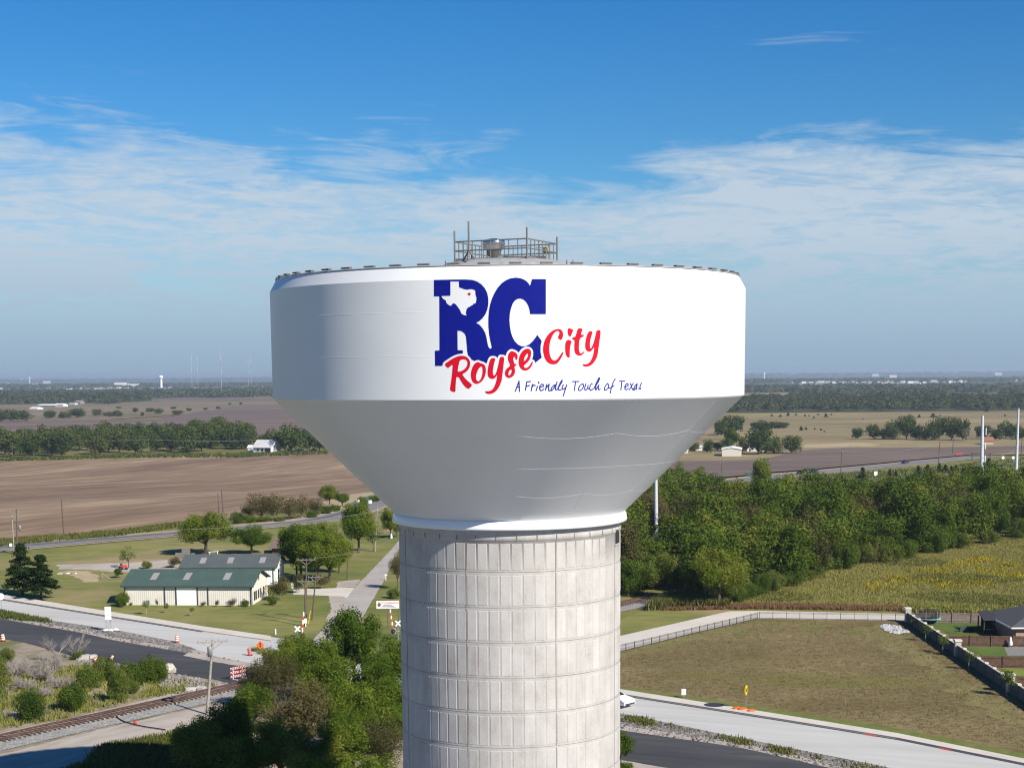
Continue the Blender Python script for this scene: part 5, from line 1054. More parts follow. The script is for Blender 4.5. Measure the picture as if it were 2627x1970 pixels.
def barn_back():
    Y = (EYE-2.85)/-( ray(585, 1454).z/ray(585, 1454).y); p1 = at_depth(466, 1454, Y); p2 = at_depth(706, 1454, Y-0.2); p1.z = p2.z = 0
    rd = at_depth(600, 1422, Y+4.2).z
    r, L, rf, zf = gable_building('grey_roofed_barn', 'white walled barn with a grey green roof behind the green roofed one', p1, p2, 8.4, 2.85, rd-.1, M_offwhite, M_gyroof, 0.4, 0.3)
    skylights(rf, (L*0.205, L*0.50, L*0.845), 1.0, 3.0, zf)
    for x in (L-0.35, L*0.62): panel('downspout', M_trim, r, (x, -0.05, 1.42), (0.12, 0.1, 2.84))
    panel('gable_door', M_glass, r, (L+0.03, 3.0, 1.1), (0.05, 1.4, 2.2))
    panel('eave_trim', M_trim, r, (L/2, -0.36, 2.72), (L+.8, 0.1, 0.15))
barn_back()
p1, p2 = pix(698, 1420), pix(752, 1421); h1 = at_depth(720, 1404, p1.y).z; h2 = at_depth(720, 1381, p1.y+3).z
r, L, rf, zf = gable_building('dark_shed', 'small dark brown shed with a shingle roof half behind the trees', p1, p2, 6.0, h1, h2, plain('dark_brick', (0.09, 0.06, 0.05), 0.9, var=0.3, scale=5), plain('brown_shingle', (0.155, 0.115, 0.095), 0.95, var=0.2, scale=3), 0.5)
panel('window', M_offwhite, r, (L*0.72, -0.03, 1.1), (0.8, 0.05, 1.2))
p1, p2 = pix(448, 1446), pix(500, 1445); rz, Ln = frame_of(p1, p2); dk = thing('wooden_deck', 'weathered raised wooden deck with a board screen behind the barns', 'deck', (p1.x, p1.y, 0), rz)
panel('deck_floor', M_greytrim, dk, (Ln/2, 1.2, 1.0), (Ln, 2.4, 0.18))
panel('board_screen', M_greytrim, dk, (Ln*0.58, 0.05, 1.9), (Ln*0.42, 0.08, 1.6)); panel('board_screen', M_greytrim, dk, (Ln*0.22, 0.05, 1.5), (Ln*0.34, 0.08, 0.85)); panel('board_screen', M_greytrim, dk, (Ln*0.92, 0.05, 1.45), (Ln*0.2, 0.08, 0.75))
for x, y in ((0.1, 0.2), (Ln-.1, 0.2), (0.1, 2.2), (Ln-.1, 2.2)): panel('leg', M_greytrim, dk, (x, y, 0.5), (0.16, 0.16, 1.0))
p = pix(430, 1456); lt = thing('plank_stack', 'grey boards lying slanted on the lawn by the deck', 'planks', (p.x, p.y, 0), 0.5)
for k in range(3): mb = MB(); mb.box((0.15*k, 0.3*k, 0.1+.05*k), (2.2-.3*k, 0.25, 0.06), 0.2*k); mb.build('plank', M_greytrim, lt)
p = pix(274, 1484); mb = MB(); mb.tube((p.x-.8, p.y+.3, 0.9), (p.x+.5, p.y-.2, 0.05), 0.06, 0.06, 6); mb.tube((p.x-.8, p.y+.3, 0.9), (p.x-.75, p.y+.25, 0.0), 0.05, 0.05, 6); tag(mb.build('sawhorse', M_palewood), 'pale leaning timber prop on the lawn before the round tree', 'timber prop')
p = pix(548, 1421); t = thing('picnic_bench', 'white garden bench under the big round tree behind the barn', 'bench', (p.x, p.y, 0), 0.3)
panel('seat', M_offwhite, t, (0, 0, 0.45), (1.9, 0.4, 0.08)); 
for x in (-.7, .7): panel('leg', M_offwhite, t, (x, 0, 0.21), (0.1, 0.36, 0.42))
p = pix(174, 1472); t = thing('scrap_pile', 'white and dark scrap boards lying on the bare patch of the lawn', 'scrap', (p.x, p.y, 0.03), 0.1)
for k in range(5): mb = MB(); mb.box((-1.2+0.6*k, 0.2*((k*7) % 3-1), 0.08), (0.9, 0.25, 0.1), 0.5*k); mb.build('board', M_offwhite if k % 2 == 0 else M_greytrim, t)
p = pix(317, 1461); t = thing('garden_tractor', 'small red mower parked beside the barn roof', 'mower', (p.x, p.y, 0), 0.4)
panel('body', M_redp, t, (0, 0, 0.55), (1.1, 0.5, 0.45)); panel('seat', M_black, t, (-0.35, 0, 0.9), (0.35, 0.4, 0.3))
for x, rr in ((-.4, .32), (.45, .22)):
    for y in (-.35, .35): mb = MB(); mb.tube((x, y-.08, rr), (x, y+.08, rr), rr, rr, 12); mb.build('wheel', M_black, t)

# --- utility poles and wires
def pole(label, bx, by, tx_, ty_, arms=(), r=0.14, m=None, group=None, xfmr=None, extra=None, name='utility_pole'):
    p = pix(bx, by); h = at_depth(tx_, ty_, p.y).z-p.z; q = at_depth(tx_, ty_, p.y); t = thing(name, label, 'utility pole', tuple(p), 0, group)
    lx = q.x-p.x
    mb = MB(); mb.tube((0, 0, -0.4), (lx, 0, h), r, r*0.68, 10); mb.build('shaft', m or M_wood, t)
    for (dz, w, rz) in arms:
        f = (h-dz)/h; mb = MB(); mb.box((lx*f, 0, h-dz), (w, 0.12, 0.13), rz); a = mb.build('crossarm', M_palewood if m else M_greytrim, t)
        for k in (-0.47, -0.2, 0.2, 0.47):
            mb = MB(); mb.tube((lx*f+k*w*math.cos(rz), k*w*math.sin(rz), h-dz+.06), (lx*f+k*w*math.cos(rz), k*w*math.sin(rz), h-dz+.26), 0.045, 0.03, 6); mb.build('insulator', M_steel, a)
        mb = MB(); mb.tube((lx*f-0.33*w*math.cos(rz), -0.33*w*math.sin(rz), h-dz-.05), (lx*f, 0, h-dz-.7), 0.03, 0.03, 5); mb.tube((lx*f+0.33*w*math.cos(rz), 0.33*w*math.sin(rz), h-dz-.05), (lx*f, 0, h-dz-.7), 0.03, 0.03, 5); mb.build('brace', M_steel, a)
    if xfmr:
        dz, dx = xfmr; mb = MB(); mb.lathe([(0.01, -.45), (.24, -.45), (.24, .45), (.20, .52), (0.01, .52)], 14, (lx+dx, 0, h-dz)); mb.build('transformer', M_steel, t)
    return t, Vector((q.x, q.y, p.z+h))
tops = {}
ARM = 0.35
_, tops['D'] = pole('lone pole with one crossarm and a pale shaft beside the railway', 530, 1832, 546, 1640, [(0.25, 2.9, ARM)], 0.16, M_palewood, xfmr=(1.2, -0.32))
_, tops['A'] = pole('tallest of the three dark poles between barn and lane', 785, 1598, 786, 1432, [(0.2, 2.3, 0.1)], 0.13)
_, tops['B'] = pole('short dark pole with crossarm nearest the barn gable', 782, 1606, 783, 1486, [(0.25, 2.0, 0.1)], 0.12)
_, tops['Cc'] = pole('dark pole with one crossarm nearest the lane', 800, 1590, 811, 1466, [(0.75, 2.0, 0.1)], 0.12)
_, tops['P1'] = pole('pole with two crossarms and a white box at the left edge', 44, 1421, 42, 1305, [(0.5, 2.2, 0.5), (1.6, 1.9, 0.5)], 0.15, xfmr=(3.6, 0.45))
p = pix(40, 1421); mb = MB(); mb.tube((p.x-.25, p.y-.1, -.3), (p.x-.25, p.y-.1, 7.2), 0.12, 0.10, 8); tag(mb.build('stub_pole', M_palewood), 'pale grey stub pole strapped to the pole with two crossarms', 'pole')
_, tops['P2'] = pole('plain brown pole on the edge of the ploughed field', 164, 1371, 157, 1277, [], 0.15)
_, tops['P3'] = pole('right one of the pole pair before the brown bushes', 573, 1316, 568, 1255, [], 0.16)
_, tops['P3b'] = pole('left one of the pole pair, with a short crossarm', 562, 1314, 559, 1266, [(0.4, 1.4, 0.3)], 0.15)
_, tops['L1'] = pole('mossy pole standing on the lawn before the lane trees', 891, 1487, 892, 1400, [], 0.12)
_, tops['L2'] = pole('pale pole with a lamp at the bend of the lane', 962, 1415, 968, 1300, [(0.6, 1.0, 0.2)], 0.10, M_palewood)
_, tops['F1'] = pole('grey pole at the far edge of the ploughed field', 380, 1168, 380, 1123, [(1.0, 2.6, 0.0)], 0.22)
_, tops['F2'] = pole('pale thin pole beside the red car', 794, 1157, 792, 1113, [], 0.2, M_palewood)
_, tops['F3'] = pole('pole behind the farmhouse trees', 730, 1150, 730, 1108, [(1.0, 2.4, 0)], 0.2, M_palewood)
_, tops['F0'] = pole('thin pole before the grove at the left', 32, 1178, 32, 1133, [], 0.2)
_, tops['H1'] = pole('dark pole beside the highway behind the two dark cars', 2157, 1222, 2160, 1153, [(0.7, 2.2, 0.6)], 0.24)
_, tops['H2'] = pole('dark pole at the highway where the verge turns golden', 2408, 1191, 2411, 1134, [], 0.26)
_, tops['H3'] = pole('dark pole beyond the highway under the tree row', 2444, 1166, 2446, 1120, [], 0.26)
_, tops['H4'] = pole('pole left of the tall tree in the ploughed strip', 1852, 1218, 1852, 1182, [(0.6, 2.6, 0.2)], 0.22)
_, tops['H5'] = pole('pole on the meadow beside the round dark tree', 1991, 1128, 1991, 1106, [(0.8, 2.6, 0.2)], 0.26)
_, tops['H6'] = pole('dark pole at the right edge beyond the second pylon', 2619, 1190, 2622, 1130, [], 0.26)
M_wire = plain('wire_grey', (0.22, 0.22, 0.22), 0.6); M_wired = plain('wire_dark', (0.05, 0.05, 0.05), 0.6)
def wire(label, a, b, sag=0.6, r=0.022, m=M_wire):
    a = Vector(a); b = Vector(b); P = []
    for i in range(17):
        t = i/16; p = a.lerp(b, t); p.z -= sag*4*t*(1-t); P.append(p)
    mb = MB(); mb.path([tuple(p) for p in P], r, 5); return tag(mb.build('overhead_wire', m), label, 'wire')
def off(v, x=0, y=0, z=0): return v+Vector((x, y, z))
T = tops
wl = at_depth(-160, 1302, T['P1'].y-25)
wire('upper wire from the pole with two crossarms towards the plain brown pole', off(T['P1'], z=-.4), off(T['P2'], z=-.1), 0.5)
wire('wire between the plain brown pole and the pole pair', off(T['P2'], z=-.15), off(T['P3b'], z=-.3), 1.0)
wire('second wire between the plain brown pole and the pole pair', off(T['P2'], z=-.9), off(T['P3'], z=-.9), 1.2)
wire('wire running from the pole pair towards the tower over the brown bushes', off(T['P3'], z=-.3), at_depth(900, 1245, 330), 0.6)
wire('lower wire running from the pole pair over the brown bushes', off(T['P3'], z=-1.0), at_depth(905, 1253, 330), 0.6)
wire('wire leaving the frame left of the pole with two crossarms', wl, off(T['P1'], z=-.4), 0.4)
wire('wire crossing in front of the trees behind the barns', at_depth(-40, 1395, 300), at_depth(470, 1358, 268), 0.5)
wire('wire from the big round tree past the forked tree to the tower', at_depth(470, 1358, 268), at_depth(1010, 1306, 285), 0.6)
wire('wire from the tallest dark pole up past the collar', off(T['A'], x=.9), at_depth(1020, 1380, 300), 0.6, 0.018)
wire('wire over the grove from the left edge to the grey far pole', at_depth(-120, 1132, T['F1'].y), off(T['F1'], z=-1.0), 0.8, 0.06)
wire('wire over the grove from the grey far pole to the farmhouse', off(T['F1'], z=-1.0), off(T['F2'], z=-2.0), 1.5, 0.06)
wire('guy wire running down from the lone railway pole', off(T['D'], z=-2.6, x=-.1), pix(470, 1735), 0.0, 0.02); wire('second guy wire of the lone railway pole', off(T['D'], z=-1.8, x=-.1), pix(436, 1716), 0.0, 0.018)
wire('highway wire from the first to the second dark pole', off(T['H1'], z=-.7), off(T['H2'], z=-.7), 2.0, 0.045); wire('highway wire from the pole by the tall tree to the first dark pole', off(T['H4'], z=-.6), off(T['H1'], z=-.7), 2.0, 0.045)
# --- steel pylons
def pylon(label, bx, by, tx_, ty_, r0, r1, ins=()):
    p = pix(bx, by); q = at_depth(tx_, ty_, p.y); h = q.z-p.z; t = thing('steel_pylon', label, 'pylon', tuple(p), 0, 'steel power line pylons')
    mb = MB(); mb.tube((0, 0, -.5), (q.x-p.x, 0, h), r0, r1, 16); mb.build('shaft', M_pylon, t)
    for row in ins:
        z = at_depth(tx_, row, p.y).z-p.z; z2 = at_depth(tx_, row+18, p.y).z-p.z; x = 1.05
        mb = MB(); mb.tube((r1*.6, 0, z), (x, 0, z+.05), 0.10, 0.06, 6); mb.tube((x*.4, 0, z2), (x, 0, z2+.05), 0.06, 0.06, 6); br = mb.build('standoff', M_dark, t)
        mb = MB(); mb.tube((x, 0, z), (x, 0, z2), 0.16, 0.16, 8); mb.build('insulator', M_offwhite, br)
    return p, q
pa, qa = pylon('grey tapered steel pylon standing at the far edge of the wood', 2518, 1232, 2521, 1066, 0.80, 0.45, (1098, 1134, 1168))
pb, qb = pylon('grey steel pylon at the right edge of the view', 2607, 1208, 2613, 1048, 0.72, 0.40)
pc, qc = pylon('grey steel pylon rising out of the wood beside the cone', 1684, 1400, 1682, 1170, 0.45, 0.27)
for k, (row, rr) in enumerate(((1098, 1075), (1134, 1112), (1168, 1150))):
    wire(['upper', 'middle', 'lower'][k]+' power line from the pylon by the cone to the pylon at the wood edge', at_depth(1690, 1215+22*k, pc.y), at_depth(2524, row+6, pa.y), 7.0, 0.028, M_wired)
    wire(['upper', 'middle', 'lower'][k]+' power line between the two pylons at the right', at_depth(2524, row+6, pa.y), at_depth(2613, rr, pb.y), 1.0, 0.04)
# --- radio masts, far water towers
M_mast = plain('mast_red_white', (0.62, 0.55, 0.55), 0.6)
for bx, by, ty_ in ((493, 1003, 893), (508, 996, 899), (569, 1008, 893), (638, 996, 911), (645, 998, 908)):
    p = pix(bx, by); q = at_depth(bx-2, ty_, p.y); h = q.z-p.z; t = thing('radio_mast', 'thin red and white lattice mast on the plain left of the tank', 'radio mast', tuple(p), 0, 'radio masts left of the tank')
    n = 7
    for k in range(n): mb = MB(); mb.tube((0, 0, h*k/n), (0, 0, h*(k+1)/n), 0.62, 0.62, 3); mb.build('mast_section', M_offwhite if k % 2 else plain('mast_red', (0.45, 0.16, 0.13), 0.6) if False else (M_offwhite if k % 2 else M_mast), t)
def far_tower(label, bx, by, ty_, stem, head, hh):
    p = pix(bx, by); q = at_depth(bx, ty_, p.y); h = q.z-p.z; s = mpp(p.y); t = thing('far_water_tower', label, 'water tower', tuple(p), 0)
    mb = MB(); mb.lathe([(stem*s*1.15, 0), (stem*s, h*.2), (stem*s, h-hh*s*.9)], 16); mb.build('stem', M_offwhite, t)
    R = head*s; H2 = hh*s; mb = MB(); mb.lathe([(stem*s, h-H2), (R*.8, h-H2*.75), (R, h-H2*.5), (R, h-H2*.3), (R*.75, h-H2*.08), (0.01, h)], 20); mb.build('tank', M_offwhite, t)
far_tower('white water tower with a bulb tank far left of the big tank', 414, 996, 963, 3.0, 5.8, 10)
far_tower('small pale water tower on the horizon at the far left', 76, 983, 967, 1.6, 2.6, 6)
far_tower('faint water tower left of the small pale one', 55, 981, 971, 0.9, 2.0, 4)
far_tower('faint tiny water tower right of the small pale one', 114, 980, 971, 0.7, 1.4, 4)
far_tower('small pale water tower on the horizon right of the tank', 1960, 973, 956, 1.9, 3.4, 7)
# --- distant houses
def house_mesh(L, Wd, e, rg, mw, mr):
    me = bpy.data.meshes.new('far_house'); v = [(-L/2, -Wd/2, -1), (L/2, -Wd/2, -1), (L/2, Wd/2, -1), (-L/2, Wd/2, -1), (-L/2, -Wd/2, e), (L/2, -Wd/2, e), (L/2, Wd/2, e), (-L/2, Wd/2, e), (-L/2, 0, rg), (L/2, 0, rg),
                                                (-L/2-.5, -Wd/2-.6, e-.2), (L/2+.5, -Wd/2-.6, e-.2), (L/2+.5, 0, rg+.15), (-L/2-.5, 0, rg+.15), (L/2+.5, Wd/2+.6, e-.2), (-L/2-.5, Wd/2+.6, e-.2)]
    me.from_pydata(v, [], [(0, 1, 5, 4), (2, 3, 7, 6), (1, 2, 6, 9, 5), (3, 0, 4, 8, 7), (10, 11, 12, 13), (13, 12, 14, 15)]); me.materials.append(mw); me.materials.append(mr)
    me.polygons.foreach_set('material_index', [0, 0, 0, 0, 1, 1]); me.update(); return me
_mw = [plain('far_wall_white', (0.62, 0.60, 0.57), 0.7, var=0.03), plain('far_wall_tan', (0.50, 0.42, 0.34), 0.8), plain('far_wall_brick', (0.33, 0.22, 0.17), 0.8)]
_mr = [plain('far_roof_grey', (0.24, 0.22, 0.21), 0.9), plain('far_roof_pale', (0.62, 0.60, 0.58), 0.6), plain('far_roof_brown', (0.20, 0.15, 0.125), 0.9)]
HM = [house_mesh(18, 11, 5.6, 9.0, _mw[0], _mr[0]), house_mesh(15, 10, 5.5, 8.5, _mw[0], _mr[1]), house_mesh(17, 11, 5, 8.5, _mw[1], _mr[2]), house_mesh(26, 13, 6, 9, _mw[0], _mr[1])]
def far_house(px, py, k, label, group, s=1.0, rz=None, name='far_house'):
    p = pix(px, py); o = bpy.data.objects.new(name, HM[k]); C.objects.link(o); o.location = tuple(p); o.rotation_euler = (0, 0, random.uniform(-0.6, 0.6) if rz is None else rz); o.scale = (s, s, s); return tag(o, label, 'house', group)
hr = random.Random(4)
for k in range(120):
    x = hr.choice((hr.uniform(2080, 2310), hr.uniform(2020, 2500), hr.uniform(2120, 2480))); y = 982.5-0.0068*(x-1900)*0.35+hr.gauss(0, 2.0)-(1.5 if hr.random() < .3 else 0)
    far_house(x, y, hr.choice((0, 0, 1, 3, 2)), 'pale house of the suburb below the right horizon', 'houses of the distant suburb', hr.uniform(0.45, 0.9))
for k in range(16): far_house(hr.uniform(2570, 2640), 977+hr.gauss(0, 1), hr.choice((0, 1, 3)), 'pale house at the far right of the distant suburb', 'houses at the far right', hr.uniform(.5, .8))
for k in range(90):
    x = hr.uniform(0, 700); y = 1001-x*0.004+hr.gauss(0, 2.6) if x > 160 else 995+hr.gauss(0, 2.4)
    far_house(x, y, hr.choice((2, 2, 2, 0, 1)), 'small house of the distant town left of the tank', 'houses of the distant town', hr.uniform(0.5, 0.8))
for x, y, s, k in ((20, 985, 1.3, 0), (32, 989, 1.2, 0), (48, 988, 1.0, 1), (60, 989, 1.0, 0), (90, 988, 1.2, 3), (120, 984, 2.2, 3), (20, 984, 1.4, 2), (310, 993, 2.2, 3), (322, 992, 1.6, 3), (345, 995, 1.8, 3), (305, 1001, 1.2, 1), (257, 1002, .8, 1), (378, 1010, .9, 3), (140, 1008, .8, 3), (237, 1015, .5, 1), (2245, 966, 2.4, 3), (2290, 969, 2.0, 3), (2560, 963, 2.6, 3), (2375, 998, .8, 3), (1950, 993, .8, 1)):
    far_house(x, y, k, 'large pale building on the distant plain', 'large pale buildings on the plain', s, 0.1)
def hall(label, x0, x1, base, eave, rid, Wd, mw, mr, name='hall', cat='building', **k):
    p1, p2 = pix(x0, base), pix(x1, base); e = at_depth(x0, eave, p1.y).z-p1.z; g = at_depth(x0, rid, p1.y+Wd/2).z-p1.z
    return gable_building(name, label, p1, p2, Wd, max(1.5, e), max(e+.4, g), mw, mr, 0.5, cat=cat, **k)
hall('long open white roofed hall on the far scrub at the left', 95, 142, 1046, 1040, 1037, 20, _mr[0], M_offwhite); hall('white low building right of the open hall', 140, 160, 1044, 1038, 1035, 14, M_offwhite, M_offwhite)
hall('bright white shed left of the open hall', 76, 96, 1051, 1047, 1044, 14, M_offwhite, M_offwhite); hall('white trailer standing on the far scrub', 177, 192, 1039, 1035, 1034, 8, M_offwhite, _mr[1], name='trailer', cat='trailer'); hall('grey barn behind the white trailer', 192, 206, 1037, 1031, 1027, 12, _mr[0], _mr[0])
hall('grey shed at the far left among the trees', 62, 74, 1034, 1031, 1028, 10, _mr[0], _mr[0])
# farmhouse and vehicles across the ploughed field
p1 = pix(650, 1160); p2 = pix(696, 1161); e = at_depth(650, 1146, p1.y).z-p1.z; g = at_depth(650, 1128, p1.y+5).z-p1.z
r, L, rf, zf = gable_building('farmhouse', 'white farmhouse with a pale hip roof under the trees at the field edge', p1, p2, 9.0, e, g, M_offwhite, _mr[1], 0.6, cat='house')
for x in (L*.26, L*.5): panel('window', M_glass, r, (x, -0.06, e*.5), (1.2, 0.1, e*.5))
panel('porch', M_dark, r, (L*.8, -0.05, e*.45), (L*.28, 0.1, e*.8))
hall('small white shed left of the farmhouse', 636, 648, 1158, 1148, 1142, 5, M_offwhite, M_offwhite, name='white_shed')
M_carblue = plain('car_paint_navy', (0.012, 0.02, 0.055), 0.2, 0.2, 0.05); M_carblack = plain('car_paint_black', (0.012, 0.013, 0.016), 0.2, 0.2, 0.05); M_carwhite = plain('car_paint_white', (0.78, 0.79, 0.80), 0.2, 0.0, 0.02); M_carred = plain('car_paint_red', (0.42, 0.02, 0.02), 0.25, 0.1, 0.05)
M_rim = plain('alloy_rim', (0.4, 0.4, 0.4), 0.3, 0.8); M_lamp = plain('lamp_lens', (0.75, 0.75, 0.72), 0.1); M_tail = plain('tail_lens', (0.4, 0.02, 0.02), 0.2)
def car(name, label, loc, rz, kind, m, cat='car'):
    t = thing(name, label, cat, loc, rz); L, Wd = (4.6, 1.8) if kind == 'sedan' else (4.9, 1.95) if kind == 'suv' else (5.6, 2.0)
    if kind == 'sedan': prof = [(-2.30, .35), (-2.28, .80), (-1.95, .98), (-1.40, 1.02), (-0.80, 1.40), (0.35, 1.43), (1.15, 1.00), (2.00, .84), (2.27, .62), (2.30, .32)]; belt = 0.95
    elif kind == 'suv': prof = [(-2.45, .40), (-2.45, 1.05), (-2.30, 1.55), (-2.05, 1.76), (0.40, 1.78), (1.15, 1.22), (2.20, 1.08), (2.43, .80), (2.45, .40)]; belt = 1.12
    else: prof = [(-2.8, .5), (-2.8, 1.15), (-0.85, 1.15), (-0.80, 1.80), (0.55, 1.82), (1.25, 1.25), (2.6, 1.12), (2.8, .85), (2.8, .45)]; belt = 1.18
    n = len(prof); mb = MB()
    def yy(z): return Wd/2*(1.0 if z <= belt else 1.0-0.28*(z-belt)/0.6)
    vs = [(x, -yy(z)*(0.94 if abs(x) > L*.46 else 1), z) for x, z in prof]+[(x, yy(z)*(0.94 if abs(x) > L*.46 else 1), z) for x, z in prof]
    mb.add(vs, [tuple(range(n))[::-1], tuple(range(n, 2*n))]+[(i, (i+1) % n, n+(i+1) % n, n+i) for i in range(n)]); b = mb.build('body', m, t)
    cab = [(x, z) for x, z in prof if z > belt-0.01]; zt = max(z for x, z in cab); xs = [x for x, z in cab if z > zt-.1]
    for s in (-1, 1):
        mb = MB(); y0 = Wd/2*0.985*s+0.012*s; y1 = yy(zt-.08)*s+0.012*s; x0, x1 = min(xs)-.25, max(xs)+.42
        if kind == 'pickup': x0 = -0.75
        for a, c in ((x0, (x0+x1)/2-.05), ((x0+x1)/2+.05, x1)):
            ta, tc = (a+.22 if a == x0 and kind != 'pickup' else a), (c-.42 if c == x1 else c)
            mb.add([(a, y0, belt+.03), (c, y0, belt+.03), (tc, y1, zt-.10), (ta, y1, zt-.10)], [(0, 1, 2, 3)])
        mb.build('side_window', M_glass, t)
    iw = max(range(n-1), key=lambda i: (prof[i][1] > belt+.2)*prof[i][0]); (xa, za), (xb, zb) = prof[iw], prof[iw+1]
    mb = MB(); f = lambda q: (xa+(xb-xa)*q+.02, za+(zb-za)*q+.02); (xc, zc), (xd, zd) = f(.12), f(.88); w1, w2 = yy(zc)*.88, yy(zd)*.9
    mb.add([(xc, -w1, zc), (xc, w1, zc), (xd, w2, zd), (xd, -w2, zd)], [(0, 1, 2, 3)]); mb.build('windscreen', M_glass, t)
    for s in (-1, 1):
        panel('headlight', M_lamp, t, (L/2-.06, s*Wd*.36, .72 if kind == 'sedan' else .9), (0.12, 0.36, 0.16)); panel('tail_light', M_tail, t, (-L/2+.03, s*Wd*.38, .85), (0.1, 0.3, 0.2))
        for x in (-L*.29, L*.31):
            R = .33 if kind == 'sedan' else .38; mb = MB(); mb.tube((x, s*(Wd/2-.2), R), (x, s*(Wd/2+.015), R), R, R, 16); w = mb.build('wheel', M_black, t)
            mb = MB(); mb.tube((x, s*(Wd/2), R), (x, s*(Wd/2+.03), R), R*.6, R*.6, 12); mb.build('rim', M_rim, w)
    panel('bumper', M_dark, t, (L/2-.02, 0, .42), (0.12, Wd*.8, 0.14))
    return t
def road_dir(a, b): p, q = pix(*a), pix(*b); return math.atan2(q.y-p.y, q.x-p.x)
hd = road_dir((1993, 1221), (2329, 1190))
def put_car(px, py, lift=0.16): p = pix(px, py); return (p.x, p.y, p.z+lift)
car('sports_utility', 'dark blue square backed car leading the two cars on the highway', put_car(2089, 1212), hd+PI, 'suv', M_carblue)
car('sedan', 'black low car half hidden behind the wood on the highway', put_car(2052, 1217), hd+PI, 'sedan', M_carblack)
car('pickup_truck', 'dark blue pickup driving alone on the highway', put_car(2322, 1190), hd+PI, 'pickup', M_carblue, 'pickup truck')
cdir = road_dir((1591, 1790), (1801, 1824))
p = pix(1568, 1809); car('sedan', 'white car coming out from behind the concrete column', (p.x, p.y, 0.056), cdir, 'sedan', M_carwhite)
car('sedan', 'red car parked beside the pale thin pole at the field edge', put_car(806, 1156, 0), 0.1, 'sedan', M_carred); car('pickup_truck', 'white pickup parked under the farm trees at the field edge', put_car(768, 1157, 0), 0.1, 'pickup', M_carwhite, 'pickup truck')
# shed and houses right
p1, p2 = pix(1852, 1173), pix(1901, 1173); e = at_depth(1852, 1153, p1.y).z-p1.z; g = at_depth(1876, 1149, p1.y).z-p1.z
rz, Ln = frame_of(p1, p2); r = thing('metal_shed', 'pale cream metal shed with a low gable facing the ploughed strip', 'shed', tuple(p1), rz); D = 20
mb = MB(); mb.add([(0, 0, -.3), (Ln, 0, -.3), (Ln, D, -.3), (0, D, -.3), (0, 0, e), (Ln, 0, e), (Ln, D, e), (0, D, e), (Ln/2, 0, g), (Ln/2, D, g)], [(0, 1, 5, 8, 4), (1, 2, 6, 5), (2, 3, 7, 9, 6), (3, 0, 4, 7)]); mb.build('wall', plain('shed_cream', (0.60, 0.56, 0.48), 0.6, var=0.04), r)
mb = MB(); mb.add([(-.4, -.4, e-.02), (Ln/2, -.4, g+.12), (Ln+.4, -.4, e-.02), (-.4, D+.4, e-.02), (Ln/2, D+.4, g+.12), (Ln+.4, D+.4, e-.02), (-.4, -.4, e+.2), (Ln/2, -.4, g+.34), (Ln+.4, -.4, e+.2), (-.4, D+.4, e+.2), (Ln/2, D+.4, g+.34), (Ln+.4, D+.4, e+.2)], [(6, 7, 10, 9), (7, 8, 11, 10), (0, 1, 7, 6), (1, 2, 8, 7), (0, 6, 9, 3), (2, 5, 11, 8)]); mb.build('roof', M_offwhite, r)
hall('white house half hidden behind the large round tree', 1916, 1960, 1160, 1145, 1136, 12, M_offwhite, _mr[0], name='white_house', cat='house'); hall('white farm building beside the cone at the field edge', 1752, 1763, 1165, 1157, 1155, 8, M_offwhite, M_offwhite, name='farm_shed', cat='shed'); hall('pale house among trees near the cone', 1775, 1800, 1158, 1148, 1143, 10, M_offwhite, _mr[1], name='pale_house', cat='house')
hall('tan house with an orange red roof behind the pylon', 2524, 2548, 1143, 1131, 1121, 12, plain('tan_wall', (0.55, 0.42, 0.24), 0.7), plain('clay_roof', (0.30, 0.125, 0.085), 0.8), name='red_roofed_house', cat='house')
for x in (2410, 2440, 2452): hall('low white shed under the tree row', x, x+14, 1136, 1132, 1130, 6, _mr[1], M_offwhite, name='low_shed', cat='shed')['group'] if False else None
p = pix(2246, 1222); s = mpp(p.y); t = thing('billboard', 'small white signboard on the pasture beside the highway', 'signboard', tuple(p), 0.4); panel('board', M_offwhite, t, (0, 0, 11*s*.62), (10*s, 0.3, 12*s)); panel('post', M_wood, t, (-3*s, 0.2, 4*s), (0.3, 0.2, 8*s)); panel('post', M_wood, t, (3*s, 0.2, 4*s), (0.3, 0.2, 8*s))
for x, y, lab, mm in ((2459, 1170, 'small red sign lying at the golden verge', M_redp), (1921, 1222, 'small dark green box on the verge left of the tall tree', plain('box_green', (0.03, 0.09, 0.075), 0.6))):
    p = pix(x, y); mb = MB(); mb.box((p.x, p.y, p.z+1.0), (3.2, 0.8, 1.3)); mb.box((p.x, p.y, p.z+.2), (2.0, .5, .5)); tag(mb.build('roadside_box', mm), lab, 'box')
p = pix(2494, 1180); q = pix(2516, 1178); t = thing('farm_gate', 'brown timber gate frame between highway and pylon', 'gate', tuple(p), 0); w = (q-p).length
h = at_depth(2494, 1163, p.y).z-p.z; panel('post', M_wood, t, (0, 0, h/2), (.5, .5, h)); panel('post', M_wood, t, (w, 0, h/2), (.5, .5, h)); panel('beam', M_wood, t, (w/2, 0, h), (w+1, .5, .7))
for x in (2573, 2599):
    p = pix(x, 1183); t = thing('dish_sign', 'small white round marker on a thin post by the highway junction', 'marker', tuple(p), 0, 'white markers by the highway'); h = at_depth(x, 1174, p.y).z-p.z
    mb = MB(); mb.tube((0, 0, 0), (0, 0, h), .15, .15, 6); mb.build('post', M_steel, t); mb = MB(); mb.tube((0, -.1, h), (0, .1, h), .75, .75, 16); mb.build('disc', M_offwhite, t)
